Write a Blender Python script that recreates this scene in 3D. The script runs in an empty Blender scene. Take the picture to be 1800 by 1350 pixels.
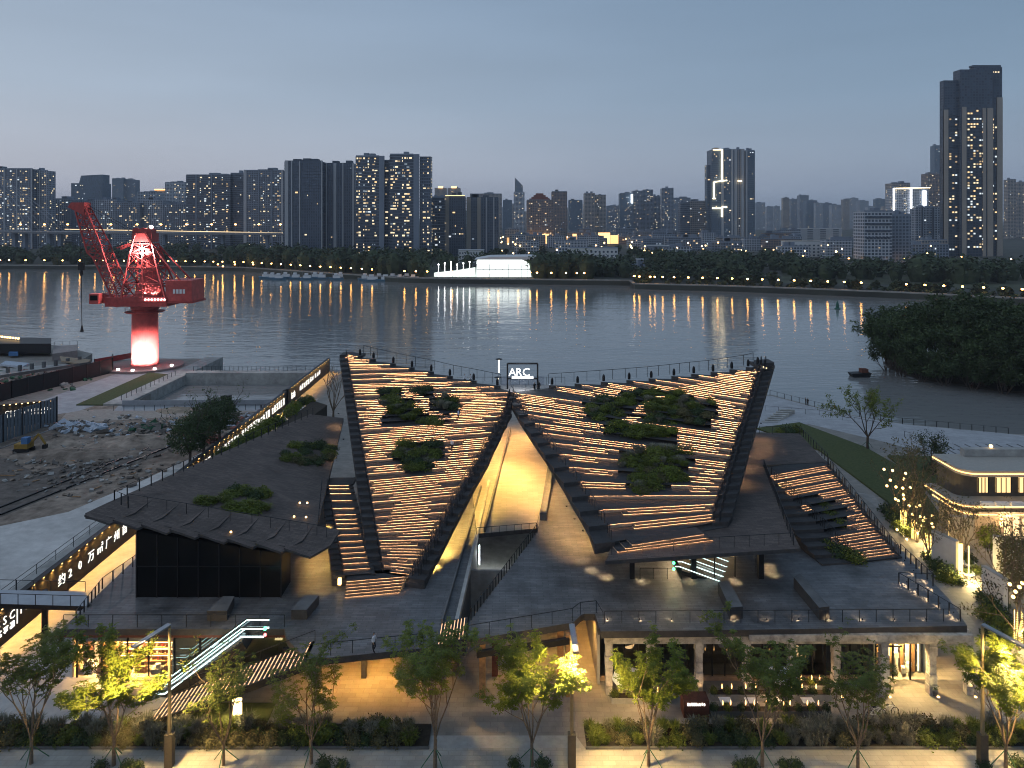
import bpy, bmesh, math, random
from mathutils import Vector, Matrix, Euler, noise as mnoise
R = math.radians
rnd = random.Random(7)
SC = bpy.context.scene
COL = SC.collection

# ------------------------------------------------------------------ camera
F, H0, HC = 1250.0, 385.0, 42.0          # focal length in photo pixels, horizon row, eye height (m)
cam = bpy.data.cameras.new('camera'); cam.sensor_width = 36.0; cam.lens = F / 1800 * 36
cam.shift_y = -(675 - H0) / 1800; cam.clip_end = 30000; cam.clip_start = 0.5
camo = bpy.data.objects.new('camera', cam); COL.objects.link(camo)
camo.location = (0, 0, HC); camo.rotation_euler = (R(90), 0, 0); SC.camera = camo

# ------------------------------------------------------------------ sky, sun, exposure (dusk)
W = bpy.data.worlds.new('World'); SC.world = W; W.use_nodes = True
def build_world():
    nt = W.node_tree; nt.nodes.clear(); N = nt.nodes.new; L = nt.links.new
    out = N('ShaderNodeOutputWorld'); bg = N('ShaderNodeBackground')
    tc = N('ShaderNodeTexCoord'); sep = N('ShaderNodeSeparateXYZ'); L(tc.outputs['Generated'], sep.inputs[0])
    ramp = N('ShaderNodeValToRGB'); L(sep.outputs['Z'], ramp.inputs[0])
    e = ramp.color_ramp.elements
    e[0].position = 0.0; e[0].color = (.300, .335, .420, 1)
    e[1].position = 1.0; e[1].color = (.170, .240, .345, 1)
    for p, c in ((.07, (.272, .318, .400, 1)), (.16, (.222, .290, .388, 1)), (.30, (.176, .244, .345, 1))):
        k = ramp.color_ramp.elements.new(p); k.color = c
    # the afterglow lies to the west (-x): a broad, smooth change of brightness round the horizon
    mr = N('ShaderNodeMapRange'); mr.interpolation_type = 'SMOOTHSTEP'; L(sep.outputs['X'], mr.inputs[0])
    mr.inputs[1].default_value = -.9; mr.inputs[2].default_value = .9; mr.inputs[3].default_value = 0; mr.inputs[4].default_value = 1
    glow = N('ShaderNodeValToRGB'); L(mr.outputs[0], glow.inputs[0])
    glow.color_ramp.elements[0].color = (.715, .660, .615, 1); glow.color_ramp.elements[1].color = (.315, .380, .420, 1)
    dbl = N('ShaderNodeMix'); dbl.data_type = 'RGBA'; dbl.blend_type = 'ADD'; dbl.inputs['Factor'].default_value = 1; L(glow.outputs[0], dbl.inputs['A']); L(glow.outputs[0], dbl.inputs['B'])
    mul = N('ShaderNodeMix'); mul.data_type = 'RGBA'; mul.blend_type = 'MULTIPLY'; mul.inputs['Factor'].default_value = 1
    L(ramp.outputs[0], mul.inputs['A']); L(dbl.outputs['Result'], mul.inputs['B'])
    # thin even cloud veil
    mp = N('ShaderNodeMapping'); mp.inputs['Scale'].default_value = (1.0, 1.0, 7.0); L(tc.outputs['Generated'], mp.inputs[0])
    nz = N('ShaderNodeTexNoise'); nz.inputs['Scale'].default_value = 1.6; nz.inputs['Detail'].default_value = 4; L(mp.outputs[0], nz.inputs['Vector'])
    m2 = N('ShaderNodeMapRange'); L(nz.outputs[0], m2.inputs[0]); m2.inputs[3].default_value = .84; m2.inputs[4].default_value = 1.14
    mu2 = N('ShaderNodeMix'); mu2.data_type = 'RGBA'; mu2.blend_type = 'MULTIPLY'; mu2.inputs['Factor'].default_value = 1
    L(mul.outputs['Result'], mu2.inputs['A']); L(m2.outputs[0], mu2.inputs['B'])
    sky = N('ShaderNodeTexSky'); sky.sky_type = 'NISHITA'; sky.sun_disc = False
    sky.sun_elevation = R(1.0); sky.sun_rotation = R(-100); sky.air_density = 1.2; sky.dust_density = 2
    ms = N('ShaderNodeMix'); ms.data_type = 'RGBA'; ms.blend_type = 'MIX'; ms.inputs['Factor'].default_value = .03
    L(mu2.outputs['Result'], ms.inputs['A']); L(sky.outputs[0], ms.inputs['B'])
    L(ms.outputs['Result'], bg.inputs['Color']); bg.inputs['Strength'].default_value = SKY_STRENGTH
    L(bg.outputs[0], out.inputs['Surface'])
SKY_STRENGTH = 1.18
HAZE = 1.0e-4
STREET_W = 20000
build_world()
sun = bpy.data.lights.new('sun', 'SUN'); sun.energy = .28; sun.angle = R(60); sun.color = (.85, .9, 1.0)
suno = bpy.data.objects.new('sun', sun); COL.objects.link(suno); suno.location = (-200, -100, 300)
suno.rotation_euler = (R(50), 0, R(-70))
SC.view_settings.view_transform = 'Standard'; SC.view_settings.look = 'None'
SC.view_settings.exposure = 0.18; SC.view_settings.gamma = 1.0; SC.view_settings.use_curve_mapping = False
SC.render.engine = 'CYCLES'
cy = SC.cycles
cy.use_denoising = True; cy.pixel_filter_type = 'BLACKMAN_HARRIS'; cy.filter_width = 1.05; cy.max_bounces = 6; cy.diffuse_bounces = 2; cy.glossy_bounces = 3; cy.transmission_bounces = 4
cy.transparent_max_bounces = 10; cy.volume_bounces = 0; cy.sample_clamp_indirect = 4.0; cy.use_light_tree = True
cy.caustics_reflective = False; cy.caustics_refractive = False

# ------------------------------------------------------------------ helpers
def P(px, py, z):
    """photo pixel on a level plane of height z -> metres"""
    Y = F * (HC - z) / (py - H0)
    return Vector(((px - 900) * Y / F, Y, z))
def PD(px, py, Y):
    """photo pixel at distance Y -> metres"""
    return Vector(((px - 900) * Y / F, Y, HC - (py - H0) * Y / F))
def lerp(a, b, t): return a + (b - a) * t
def interp(xs, ys, x):
    if x <= xs[0]: return ys[0]
    for i in range(1, len(xs)):
        if x <= xs[i]:
            return lerp(ys[i-1], ys[i], (x - xs[i-1]) / (xs[i] - xs[i-1]))
    return ys[-1]

LOCAL = set()
class MB:
    """collects shapes; build() links them as one mesh object"""
    def __init__(s): s.v = []; s.f = []; s.m = []; s.mi = 0
    def add(s, vs, fs):
        b = len(s.v); s.v.extend(tuple(v) for v in vs)
        for f in fs: s.f.append(tuple(b + i for i in f)); s.m.append(s.mi)
        return s
    def quad(s, a, b, c, d): return s.add([a, b, c, d], [(0, 1, 2, 3)])
    def box(s, c, d, rz=0.0):
        x, y, z = d[0] / 2, d[1] / 2, d[2] / 2; co, si = math.cos(rz), math.sin(rz); vs = []
        for dx, dy, dz in ((-x,-y,-z),(x,-y,-z),(x,y,-z),(-x,y,-z),(-x,-y,z),(x,-y,z),(x,y,z),(-x,y,z)):
            vs.append((c[0] + dx*co - dy*si, c[1] + dx*si + dy*co, c[2] + dz))
        return s.add(vs, [(0,3,2,1),(4,5,6,7),(0,1,5,4),(1,2,6,5),(2,3,7,6),(3,0,4,7)])
    def bx(s, x0, x1, y0, y1, z0, z1):
        return s.box(((x0+x1)/2, (y0+y1)/2, (z0+z1)/2), (abs(x1-x0), abs(y1-y0), abs(z1-z0)))
    def prism(s, top, t, side_mi=None):
        """top polygon (3D points, ccw from above) extruded down by t (number or per-point bottoms z)"""
        n = len(top); top = [Vector(p) for p in top]
        ar = sum(top[i].x * top[(i+1) % n].y - top[(i+1) % n].x * top[i].y for i in range(n))
        if ar < 0: top = top[::-1]
        bot = [Vector((p.x, p.y, p.z - t)) for p in top]
        b = len(s.v); s.v.extend(tuple(p) for p in top + bot)
        s.f.append(tuple(range(b, b+n))); s.m.append(s.mi)
        k = s.mi if side_mi is None else side_mi
        s.f.append(tuple(b + n + i for i in reversed(range(n)))); s.m.append(k)
        for i in range(n):
            j = (i+1) % n
            s.f.append((b+i, b+n+i, b+n+j, b+j)); s.m.append(k)
        return s
    def bar(s, a, b, w, h=None, up=(0, 0, 1)):
        """rectangular bar from a to b"""
        h = h or w; a = Vector(a); b = Vector(b); d = (b - a)
        if d.length < 1e-6: return s
        d.normalize(); u = Vector(up)
        if abs(d.dot(u)) > .98: u = Vector((1, 0, 0))
        sx = d.cross(u).normalized() * w / 2; sy = sx.cross(d).normalized() * h / 2
        vs = [a-sx-sy, a+sx-sy, a+sx+sy, a-sx+sy, b-sx-sy, b+sx-sy, b+sx+sy, b-sx+sy]
        return s.add(vs, [(3,2,1,0),(4,5,6,7),(0,1,5,4),(1,2,6,5),(2,3,7,6),(3,0,4,7)])
    def tube(s, pts, rad, n=6, cap=True):
        pts = [Vector(p) for p in pts]; m = len(pts)
        if not hasattr(rad, '__len__'): rad = [rad] * m
        rings = []
        for i, p in enumerate(pts):
            d = (pts[min(i+1, m-1)] - pts[max(i-1, 0)]).normalized()
            u = Vector((0, 0, 1)) if abs(d.z) < .9 else Vector((1, 0, 0))
            a = d.cross(u).normalized(); b = a.cross(d).normalized()
            rings.append([p + (a * math.cos(2*math.pi*k/n) + b * math.sin(2*math.pi*k/n)) * rad[i] for k in range(n)])
        vs = [v for r in rings for v in r]; fs = []
        for i in range(m - 1):
            for k in range(n):
                j = (k + 1) % n
                fs.append((i*n+k, i*n+j, (i+1)*n+j, (i+1)*n+k))
        if cap: fs.append(tuple(reversed(range(n)))); fs.append(tuple((m-1)*n + k for k in range(n)))
        return s.add(vs, fs)
    def lathe(s, c, prof, n=16):
        """prof: list of (r, z) from bottom to top round the point c"""
        vs = []; fs = []; m = len(prof)
        for r, z in prof:
            for k in range(n):
                a = 2 * math.pi * k / n; vs.append((c[0] + r*math.cos(a), c[1] + r*math.sin(a), c[2] + z))
        for i in range(m - 1):
            for k in range(n):
                j = (k+1) % n; fs.append((i*n+k, i*n+j, (i+1)*n+j, (i+1)*n+k))
        fs.append(tuple(reversed(range(n)))); fs.append(tuple((m-1)*n+k for k in range(n)))
        return s.add(vs, fs)
    def ball(s, c, r, n=8, sz=1.0):
        m = max(4, n // 2 + 1)
        return s.lathe(c, [(max(.01, r*math.sin(math.pi*i/m)), -r*sz*math.cos(math.pi*i/m)) for i in range(m+1)], n)
    def build(s, name, mats, parent=None, smooth=False, **props):
        me = bpy.data.meshes.new(name); me.from_pydata(s.v, [], s.f)
        if not isinstance(mats, (list, tuple)): mats = [mats]
        for m in mats: me.materials.append(m)
        if len(mats) > 1: me.polygons.foreach_set('material_index', s.m)
        if smooth: me.polygons.foreach_set('use_smooth', [True] * len(s.f))
        me.update(); o = bpy.data.objects.new(name, me)
        return link(o, parent, **props)
def link(o, parent=None, **props):
    COL.objects.link(o)
    if parent is not None:
        o.parent = parent; o.matrix_parent_inverse = Matrix.Translation(-Vector(parent.location)) if parent.name not in LOCAL else Matrix()
        if parent.parent is not None and parent.name not in LOCAL:
            o.matrix_parent_inverse = Matrix()      # the part's own frame is the world's already
    for k, v in props.items():
        if v is not None: o[k] = v
    return o
def tag(o, label, cat, group=None, kind=None):
    o['label'] = label; o['category'] = cat
    if group: o['group'] = group
    if kind: o['kind'] = kind
    return o
def thing(name, loc, label, cat, group=None, local=False):
    """an Empty at the thing's base; parts are given in world coordinates unless local"""
    o = bpy.data.objects.new(name, None); COL.objects.link(o); o.location = loc; o.empty_display_size = .3
    if local: LOCAL.add(o.name)
    return tag(o, label, cat, group)
def structure(o): o['kind'] = 'structure'; return o
def copy_tree(src, loc, rz=0.0, sc=1.0, label=None, group=None):
    c = src.copy(); COL.objects.link(c); c.location = loc; c.rotation_euler = (0, 0, rz)
    c.scale = (sc, sc, sc) if not hasattr(sc, '__len__') else sc
    if label: c['label'] = label
    if group: c['group'] = group
    for ch in list(src.children):
        d = ch.copy(); COL.objects.link(d); d.parent = c
        for g in list(ch.children):
            e = g.copy(); COL.objects.link(e); e.parent = d
    return c
def lamp_light(kind, name, loc, power, color, parent=None, size=.2, spot=None, blend=.6, aim=None):
    l = bpy.data.lights.new(name, kind); l.energy = power; l.color = color
    if kind == 'SPOT': l.spot_size = R(spot or 90); l.spot_blend = blend
    if kind in ('POINT', 'SPOT'): l.shadow_soft_size = size
    if kind == 'AREA': l.size = size
    o = bpy.data.objects.new(name, l); o.location = loc
    if aim is not None:
        o.rotation_euler = (Vector(aim) - Vector(loc)).to_track_quat('-Z', 'Y').to_euler()
    COL.objects.link(o)
    if parent is not None:
        o.parent = parent; o.matrix_parent_inverse = Matrix.Translation(-Vector(parent.location)) if parent.parent is None else Matrix()
    return o

# ------------------------------------------------------------------ materials
def _new(name):
    m = bpy.data.materials.new(name); m.use_nodes = True; nt = m.node_tree; nt.nodes.clear()
    return m, nt, nt.nodes.new, nt.links.new
def _sc(c, k): return (min(1, c[0]*k), min(1, c[1]*k), min(1, c[2]*k), 1)
def M(name, col, rough=.8, var=.18, scale=1.5, bump=0.0, metal=0.0, spec=.3, col2=None, stretch=(1, 1, 1), obj_var=0.0, stains=0.0, translucent=0.0):
    m, nt, N, L = _new(name)
    out = N('ShaderNodeOutputMaterial'); b = N('ShaderNodeBsdfPrincipled')
    g = N('ShaderNodeNewGeometry'); mp = N('ShaderNodeMapping'); mp.inputs['Scale'].default_value = stretch
    L(g.outputs['Position'], mp.inputs[0])
    nz = N('ShaderNodeTexNoise'); nz.inputs['Scale'].default_value = scale; nz.inputs['Detail'].default_value = 7; nz.inputs['Roughness'].default_value = .62
    L(mp.outputs[0], nz.inputs['Vector'])
    rp = N('ShaderNodeValToRGB'); rp.color_ramp.elements[0].position = .3; rp.color_ramp.elements[1].position = .7
    rp.color_ramp.elements[0].color = _sc(col, 1 - var)
    rp.color_ramp.elements[1].color = _sc(col2, 1) if col2 else _sc(col, 1 + var)
    L(nz.outputs[0], rp.inputs[0]); c = rp.outputs[0]
    if stains:
        n2 = N('ShaderNodeTexNoise'); n2.inputs['Scale'].default_value = scale * .12; n2.inputs['Detail'].default_value = 8; n2.inputs['Roughness'].default_value = .7
        L(g.outputs['Position'], n2.inputs['Vector'])
        mr = N('ShaderNodeMapRange'); L(n2.outputs[0], mr.inputs[0]); mr.inputs[1].default_value = .35; mr.inputs[2].default_value = .68
        mr.inputs[3].default_value = 1 - stains; mr.inputs[4].default_value = 1 + stains
        mx = N('ShaderNodeMix'); mx.data_type = 'RGBA'; mx.blend_type = 'MULTIPLY'; mx.inputs['Factor'].default_value = 1
        L(c, mx.inputs['A']); L(mr.outputs[0], mx.inputs['B']); c = mx.outputs['Result']
    if obj_var:
        oi = N('ShaderNodeObjectInfo'); mr = N('ShaderNodeMapRange'); L(oi.outputs['Random'], mr.inputs[0])
        mr.inputs[3].default_value = 1 - obj_var; mr.inputs[4].default_value = 1 + obj_var
        mx = N('ShaderNodeMix'); mx.data_type = 'RGBA'; mx.blend_type = 'MULTIPLY'; mx.inputs['Factor'].default_value = 1
        L(c, mx.inputs['A']); L(mr.outputs[0], mx.inputs['B']); c = mx.outputs['Result']
    L(c, b.inputs['Base Color'])
    b.inputs['Roughness'].default_value = rough; b.inputs['Metallic'].default_value = metal; b.inputs['Specular IOR Level'].default_value = spec
    if bump:
        bm = N('ShaderNodeBump'); bm.inputs['Strength'].default_value = bump; bm.inputs['Distance'].default_value = .05
        L(nz.outputs[0], bm.inputs['Height']); L(bm.outputs[0], b.inputs['Normal'])
    if translucent:
        t = N('ShaderNodeBsdfTranslucent'); L(c, t.inputs['Color']); ms = N('ShaderNodeMixShader'); ms.inputs[0].default_value = translucent
        L(b.outputs[0], ms.inputs[1]); L(t.outputs[0], ms.inputs[2]); L(ms.outputs[0], out.inputs['Surface'])
    else: L(b.outputs[0], out.inputs['Surface'])
    return m
def PAVE(name, col, w=1.2, h=.6, mortar=.55, rough=.7, var=.2, rot=0.0, stains=.35, gap=.02, vert=False, spec=.3):
    """paving or masonry units: brick texture on world position, weather stains"""
    m, nt, N, L = _new(name)
    out = N('ShaderNodeOutputMaterial'); b = N('ShaderNodeBsdfPrincipled'); L(b.outputs[0], out.inputs['Surface'])
    g = N('ShaderNodeNewGeometry'); mp = N('ShaderNodeMapping'); L(g.outputs['Position'], mp.inputs[0]); mp.inputs['Rotation'].default_value = (R(90) if vert else 0, 0, rot)
    br = N('ShaderNodeTexBrick'); L(mp.outputs[0], br.inputs['Vector']); br.inputs['Scale'].default_value = 1
    br.inputs['Color1'].default_value = _sc(col, 1 - var); br.inputs['Color2'].default_value = _sc(col, 1 + var); br.inputs['Mortar'].default_value = _sc(col, mortar)
    br.inputs['Mortar Size'].default_value = gap; br.inputs['Brick Width'].default_value = w; br.inputs['Row Height'].default_value = h
    nz = N('ShaderNodeTexNoise'); nz.inputs['Scale'].default_value = .35; nz.inputs['Detail'].default_value = 9; nz.inputs['Roughness'].default_value = .7; L(g.outputs['Position'], nz.inputs['Vector'])
    mr = N('ShaderNodeMapRange'); L(nz.outputs[0], mr.inputs[0]); mr.inputs[1].default_value = .3; mr.inputs[2].default_value = .7; mr.inputs[3].default_value = 1 - stains; mr.inputs[4].default_value = 1 + stains
    mx = N('ShaderNodeMix'); mx.data_type = 'RGBA'; mx.blend_type = 'MULTIPLY'; mx.inputs['Factor'].default_value = 1
    L(br.outputs['Color'], mx.inputs['A']); L(mr.outputs[0], mx.inputs['B'])
    L(mx.outputs['Result'], b.inputs['Base Color'])
    r2 = N('ShaderNodeMapRange'); L(nz.outputs[0], r2.inputs[0]); r2.inputs[3].default_value = rough - .2; r2.inputs[4].default_value = rough + .15
    L(r2.outputs[0], b.inputs['Roughness']); b.inputs['Specular IOR Level'].default_value = spec
    bm = N('ShaderNodeBump'); bm.inputs['Strength'].default_value = .35; bm.inputs['Distance'].default_value = .02; bm.invert = True
    L(br.outputs['Fac'], bm.inputs['Height']); L(bm.outputs[0], b.inputs['Normal'])
    return m
def E(name, col, strength, sampling='AUTO'):
    m, nt, N, L = _new(name)
    out = N('ShaderNodeOutputMaterial'); e = N('ShaderNodeEmission'); e.inputs['Color'].default_value = (*col, 1); e.inputs['Strength'].default_value = strength
    L(e.outputs[0], out.inputs['Surface']); m.cycles.emission_sampling = sampling
    return m
def E1(name, col, strength):
    """one-sided lamp strip: only the face side gives light"""
    m = E(name, col, strength); nt = m.node_tree; N, L = nt.nodes.new, nt.links.new
    out = [n for n in nt.nodes if n.type == 'OUTPUT_MATERIAL'][0]; e = [n for n in nt.nodes if n.type == 'EMISSION'][0]
    g = N('ShaderNodeNewGeometry'); d = N('ShaderNodeBsdfDiffuse'); d.inputs[0].default_value = (.03, .03, .03, 1); mx = N('ShaderNodeMixShader')
    L(g.outputs['Backfacing'], mx.inputs[0]); L(e.outputs[0], mx.inputs[1]); L(d.outputs[0], mx.inputs[2]); L(mx.outputs[0], out.inputs['Surface'])
    m.cycles.emission_sampling = 'FRONT'; return m
def GLASS(name, tint=(.85, .9, .9), refl=.12, rough=.02):
    m, nt, N, L = _new(name)
    out = N('ShaderNodeOutputMaterial'); t = N('ShaderNodeBsdfTransparent'); t.inputs[0].default_value = (*tint, 1)
    gl = N('ShaderNodeBsdfGlossy'); gl.inputs['Roughness'].default_value = rough; gl.inputs['Color'].default_value = (.9, .95, 1, 1)
    fr = N('ShaderNodeFresnel'); fr.inputs[0].default_value = 1.5; ad = N('ShaderNodeMath'); ad.operation = 'ADD'; ad.inputs[1].default_value = refl; ad.use_clamp = True
    L(fr.outputs[0], ad.inputs[0]); mx = N('ShaderNodeMixShader'); L(ad.outputs[0], mx.inputs[0]); L(t.outputs[0], mx.inputs[1]); L(gl.outputs[0], mx.inputs[2])
    L(mx.outputs[0], out.inputs['Surface']); return m
def WATER(name):
    m, nt, N, L = _new(name)
    out = N('ShaderNodeOutputMaterial'); b = N('ShaderNodeBsdfPrincipled'); L(b.outputs[0], out.inputs['Surface'])
    b.inputs['Base Color'].default_value = (.205, .205, .200, 1); b.inputs['Roughness'].default_value = .07; b.inputs['IOR'].default_value = 1.40; b.inputs['Specular IOR Level'].default_value = .9
    g = N('ShaderNodeNewGeometry'); prev = None
    for sc, st, di, ve in ((.55, .22, .5, (.40, 1.0, 1)), (.10, .13, 1.6, (.35, 1.0, 1)), (2.4, .10, .10, (.6, 1.0, 1))):
        mp = N('ShaderNodeMapping'); mp.inputs['Scale'].default_value = ve; mp.inputs['Rotation'].default_value = (0, 0, R(4)); L(g.outputs['Position'], mp.inputs[0])
        nz = N('ShaderNodeTexNoise'); nz.inputs['Scale'].default_value = sc; nz.inputs['Detail'].default_value = 3; L(mp.outputs[0], nz.inputs['Vector'])
        bm = N('ShaderNodeBump'); bm.inputs['Strength'].default_value = st; bm.inputs['Distance'].default_value = di; L(nz.outputs[0], bm.inputs['Height'])
        if prev: L(prev.outputs[0], bm.inputs['Normal'])
        prev = bm
    L(prev.outputs[0], b.inputs['Normal']); return m

WARM = (1.0, .60, .26); WARM2 = (1.0, .70, .38); YEL = (1.0, .74, .30); COOL = (.82, .97, 1.0)
mt = {
 'plaza': PAVE('plaza paving', (.235, .215, .19), 1.2, .6, .8, .7, .10, 0, .25),
 'walk': PAVE('pale pavement', (.34, .32, .285), 1.0, .5, .82, .75, .08, 0, .22),
 'deck': PAVE('dark stone deck', (.110, .111, .115), 1.2, .30, .5, .5, .20, 0, .6, .02, False, .4),
 'brickroof': PAVE('brown brick roof', (.105, .082, .072), .8, .22, .6, .8, .22, 0, .35),
 'tread': PAVE('grey brown tread', (.044, .042, .043), 1.6, .5, .6, .75, .15, 0, .3),
 'riser': M('pale riser stone', (.34, .27, .21), .7, .18, 3, .1),
 'fascia': M('dark fascia', (.055, .052, .052), .6, .25, 2),
 'dark': M('dark metal', (.022, .022, .024), .5, .2, 4, 0, .4),
 'rail': M('black railing', (.030, .031, .034), .5, .1, 5, 0, .3),
 'conc': M('weathered concrete', (.34, .33, .31), .85, .22, .8, .3, stains=.3),
 'concd': M('dark concrete', (.12, .12, .12), .85, .25, .8, .2, stains=.3),
 'oldconc': M('old chipped concrete', (.40, .37, .33), .9, .45, 1.6, .7, stains=.3),
 'wallw': M('white render wall', (.62, .60, .57), .8, .06, 2),
 'site': M('site earth', (.19, .145, .112), .95, .45, .5, .6, col2=(.34, .275, .22), stains=.4),
 'road': M('pale concrete road', (.50, .48, .455), .9, .16, .6, .15, stains=.22),
 'lawn': M('lawn', (.075, .105, .032), .95, .4, 2.5, .5, col2=(.085, .095, .035)),
 'soil': M('bed soil', (.035, .028, .02), .95, .3, 3),
 'leafA': M('bright leaf', (.12, .165, .018), .6, .35, 6, 0, 0, .3, col2=(.20, .25, .03), obj_var=.15, translucent=.3),
 'leafB': M('mid leaf', (.10, .14, .022), .6, .35, 5, 0, 0, .3, col2=(.18, .21, .035), obj_var=.2, translucent=.25),
 'leafC': M('dark leaf', (.036, .064, .022), .65, .35, 4, 0, 0, .3, col2=(.068, .100, .034), obj_var=.25, translucent=.15),
 'leafG': M('silver grass', (.17, .17, .12), .8, .3, 5, 0, 0, .2, col2=(.30, .28, .20), obj_var=.2, translucent=.2),
 'leafO': M('olive leaf', (.10, .095, .045), .7, .35, 5, 0, 0, .2, col2=(.17, .15, .07), obj_var=.2, translucent=.2),
 'leafF': M('far foliage', (.036, .056, .034), .8, .5, .15, 0, 0, .2, col2=(.075, .100, .050)),
 'bark': M('bark', (.17, .125, .085), .9, .3, 6, .4),
 'barkd': M('dark bark', (.07, .055, .045), .9, .3, 6, .4),
 'stake': M('green stake', (.04, .12, .06), .6, .2, 5),
 'red': M('crane red paint', (.50, .075, .065), .5, .22, .8, .05, 0, .4, stains=.2),
 'redd': M('dark crane red', (.36, .050, .045), .55, .25, 1.2, 0, 0, .35),
 'steel': M('galvanised steel', (.35, .36, .38), .4, .12, 4, 0, .8),
 'glassd': M('dark glass', (.006, .0065, .007), .08, .2, .3, 0, 0, .12),
 'glass': GLASS('clear glass'),
 'glasst': GLASS('tinted glass', (.30, .32, .33), .06),
 'water': WATER('river water'),
 'wood': M('warm wood', (.30, .17, .08), .6, .3, 3, .1, stretch=(1, 6, 1)),
 'rust': M('rusty panel', (.11, .040, .025), .8, .3, 3, .1),
 'white': M('white paint', (.70, .70, .70), .6, .05, 3),
 'blackwall': M('dark sign wall', (.030, .026, .022), .55, .25, 1.2),
 'led': E1('warm strip light', (1.0, .60, .33), 165),
 'ledw': E('cold white strip light', COOL, 9),
 'ledy': E('yellow strip light', (1.0, .62, .22), 7),
 'bulb': E('warm bulb', (1.0, .62, .22), 5.0),
 'bulbw': E('white bulb', (1, 1, 1), 16),
 'lampfar': E('sodium lamp', (1.0, .46, .11), 34),
 'textw': E('lit white letters', (1.0, .95, .85), 1.5),
 'green': E('green signal', (.05, 1, .25), 10), 'redl': E('red signal', (1, .08, .08), 10),
}
# ================================================================== ground, river, far bank
def flat(name, pts, z, m, th=None):
    mb = MB(); pts = [Vector((p[0], p[1], z)) for p in pts]
    mb.prism(pts, th or .5); return structure(mb.build(name, m))
near_edge = [(-420, 262), (-178, 246), (-150, 236), (-131, 222), (-127, 207), (-112, 214), (-93, 214), (-88, 190), (-86.5, 162),
             (-53, 162), (-53, 197), (-44, 197), (-40, 176), (-30, 172), (20, 170), (62, 170), (71, 154), (80, 146), (98, 139), (140, 131), (420, 120)]
# the dock basin is a notch in the quay: x -86..-60 is closed on the river side by the dock wall
flat('ground', [(-420, -250), (420, -250)] + near_edge[::-1], 0, mt['plaza'], 6)
mb = MB(); mb.quad((-3000, 60, -3), (3000, 60, -3), (3000, 1400, -3), (-3000, 1400, -3)); structure(mb.build('river_water', mt['water']))
bank_px = [(-900, 462), (0, 467), (300, 469), (430, 471), (560, 480), (700, 489), (800, 491), (1000, 493), (1108, 494), (1116, 500), (1250, 503), (1400, 508), (1600, 516), (1800, 526), (2300, 552)]
bank = [P(x, y, 0) for x, y in bank_px]
def bankY(px):
    return interp([b[0] for b in bank_px], [p.y for p in bank], px)
flat('far_ground', [(p.x, p.y) for p in bank] + [(9000, 300), (9000, 9500), (-9000, 9500), (-9000, 700)], 0, M('far earth', (.060, .062, .050), .95, .4, .02), 8)
mb = MB()      # pale coping and parapet along the far bank
for a, b in zip(bank[:-1], bank[1:]):
    mb.bar(a + Vector((0, 1.0, .35)), b + Vector((0, 1.0, .35)), 1.6, .9)
structure(mb.build('far_quay', M('quay stone', (.26, .25, .23), .9, .25, .3)))

# ------------------------------------------------------------------ near ground surfaces (sheets a few mm apart)
def sheet(name, pts, z, m):
    mb = MB(); pts = [Vector((p[0], p[1], z)) for p in pts]
    ar = sum(pts[i].x * pts[(i+1) % len(pts)].y - pts[(i+1) % len(pts)].x * pts[i].y for i in range(len(pts)))
    if ar < 0: pts = pts[::-1]
    mb.add(pts, [tuple(range(len(pts)))]); return structure(mb.build(name, m))
def px0(*l): return [P(x, y, 0) for x, y in l]
# pavement beside the street, with a kerb step to the road nearer than the picture shows
flat('pavement', [(-120, 44), (120, 44), (120, 56.3), (-120, 56.3)], .12, mt['walk'], .4)
flat('road', [(-120, 25), (120, 25), (120, 43.8), (-120, 43.8)], .02, M('asphalt', (.05, .05, .052), .85, .2, 2, .2), .3)
mb = MB(); mb.bx(-120, 120, 43.8, 44.0, -.1, .15); structure(mb.build('kerb', mt['conc']))
mb = MB()
for i in range(-20, 20): mb.bx(i * 6, i * 6 + 3, 34, 34.15, .02, .0245)
structure(mb.build('lane_marking', mt['white']))
sheet('entrance_path', px0((752, 1318), (1030, 1318), (1012, 1293), (757, 1293)), .008, M('light entrance stone', (.34, .33, .31), .7, .15, 1.5))
# site side, west of the sign wall
XW = -50.2
sheet('construction_ground', [(-420, 60), (XW, 60), (XW, 158), (-88, 158), (-90, 164), (-420, 175)], .006, mt['site'])
sheet('site_road', px0((0, 925), (0, 1600), (40, 1600), (330, 870), (520, 745), (560, 700), (430, 760), (250, 845), (120, 900)), .012, mt['road'])
sheet('site_track', px0((0, 800), (60, 830), (210, 800), (330, 770), (280, 800), (120, 860), (0, 910)), .010, M('rutted mud', (.10, .082, .07), .95, .4, .8, .7, col2=(.17, .145, .125)))
sheet('sand_yard', px0((100, 745), (520, 720), (480, 712), (340, 712), (120, 722)), .010, M('pale sand', (.33, .29, .25), .95, .2, 1.2, .3))
sheet('crane_path', px0((60, 735), (140, 722), (345, 652), (225, 650), (70, 705)), .014, PAVE('grey path stone', (.33, .33, .34), 2.2, .9, .7, .7, .1, .4, .2))
mbx = MB(); mbx.prism(px0((134, 713), (190, 713), (300, 660), (262, 656)), .5); lawn1 = mbx.build('crane_lawn', mt['lawn']); lawn1.location.z = .25; structure(lawn1)
# dock basin: dock water shows in a cut with concrete walls
basin = [P(325, 708, 0), P(560, 708, 0), P(600, 661, 0), P(336, 661, 0)]
sheet('dock_apron', px0((200, 722), (500, 722), (510, 706), (215, 706)), .018, M('pale apron', (.33, .34, .35), .85, .12, 1))
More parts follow.
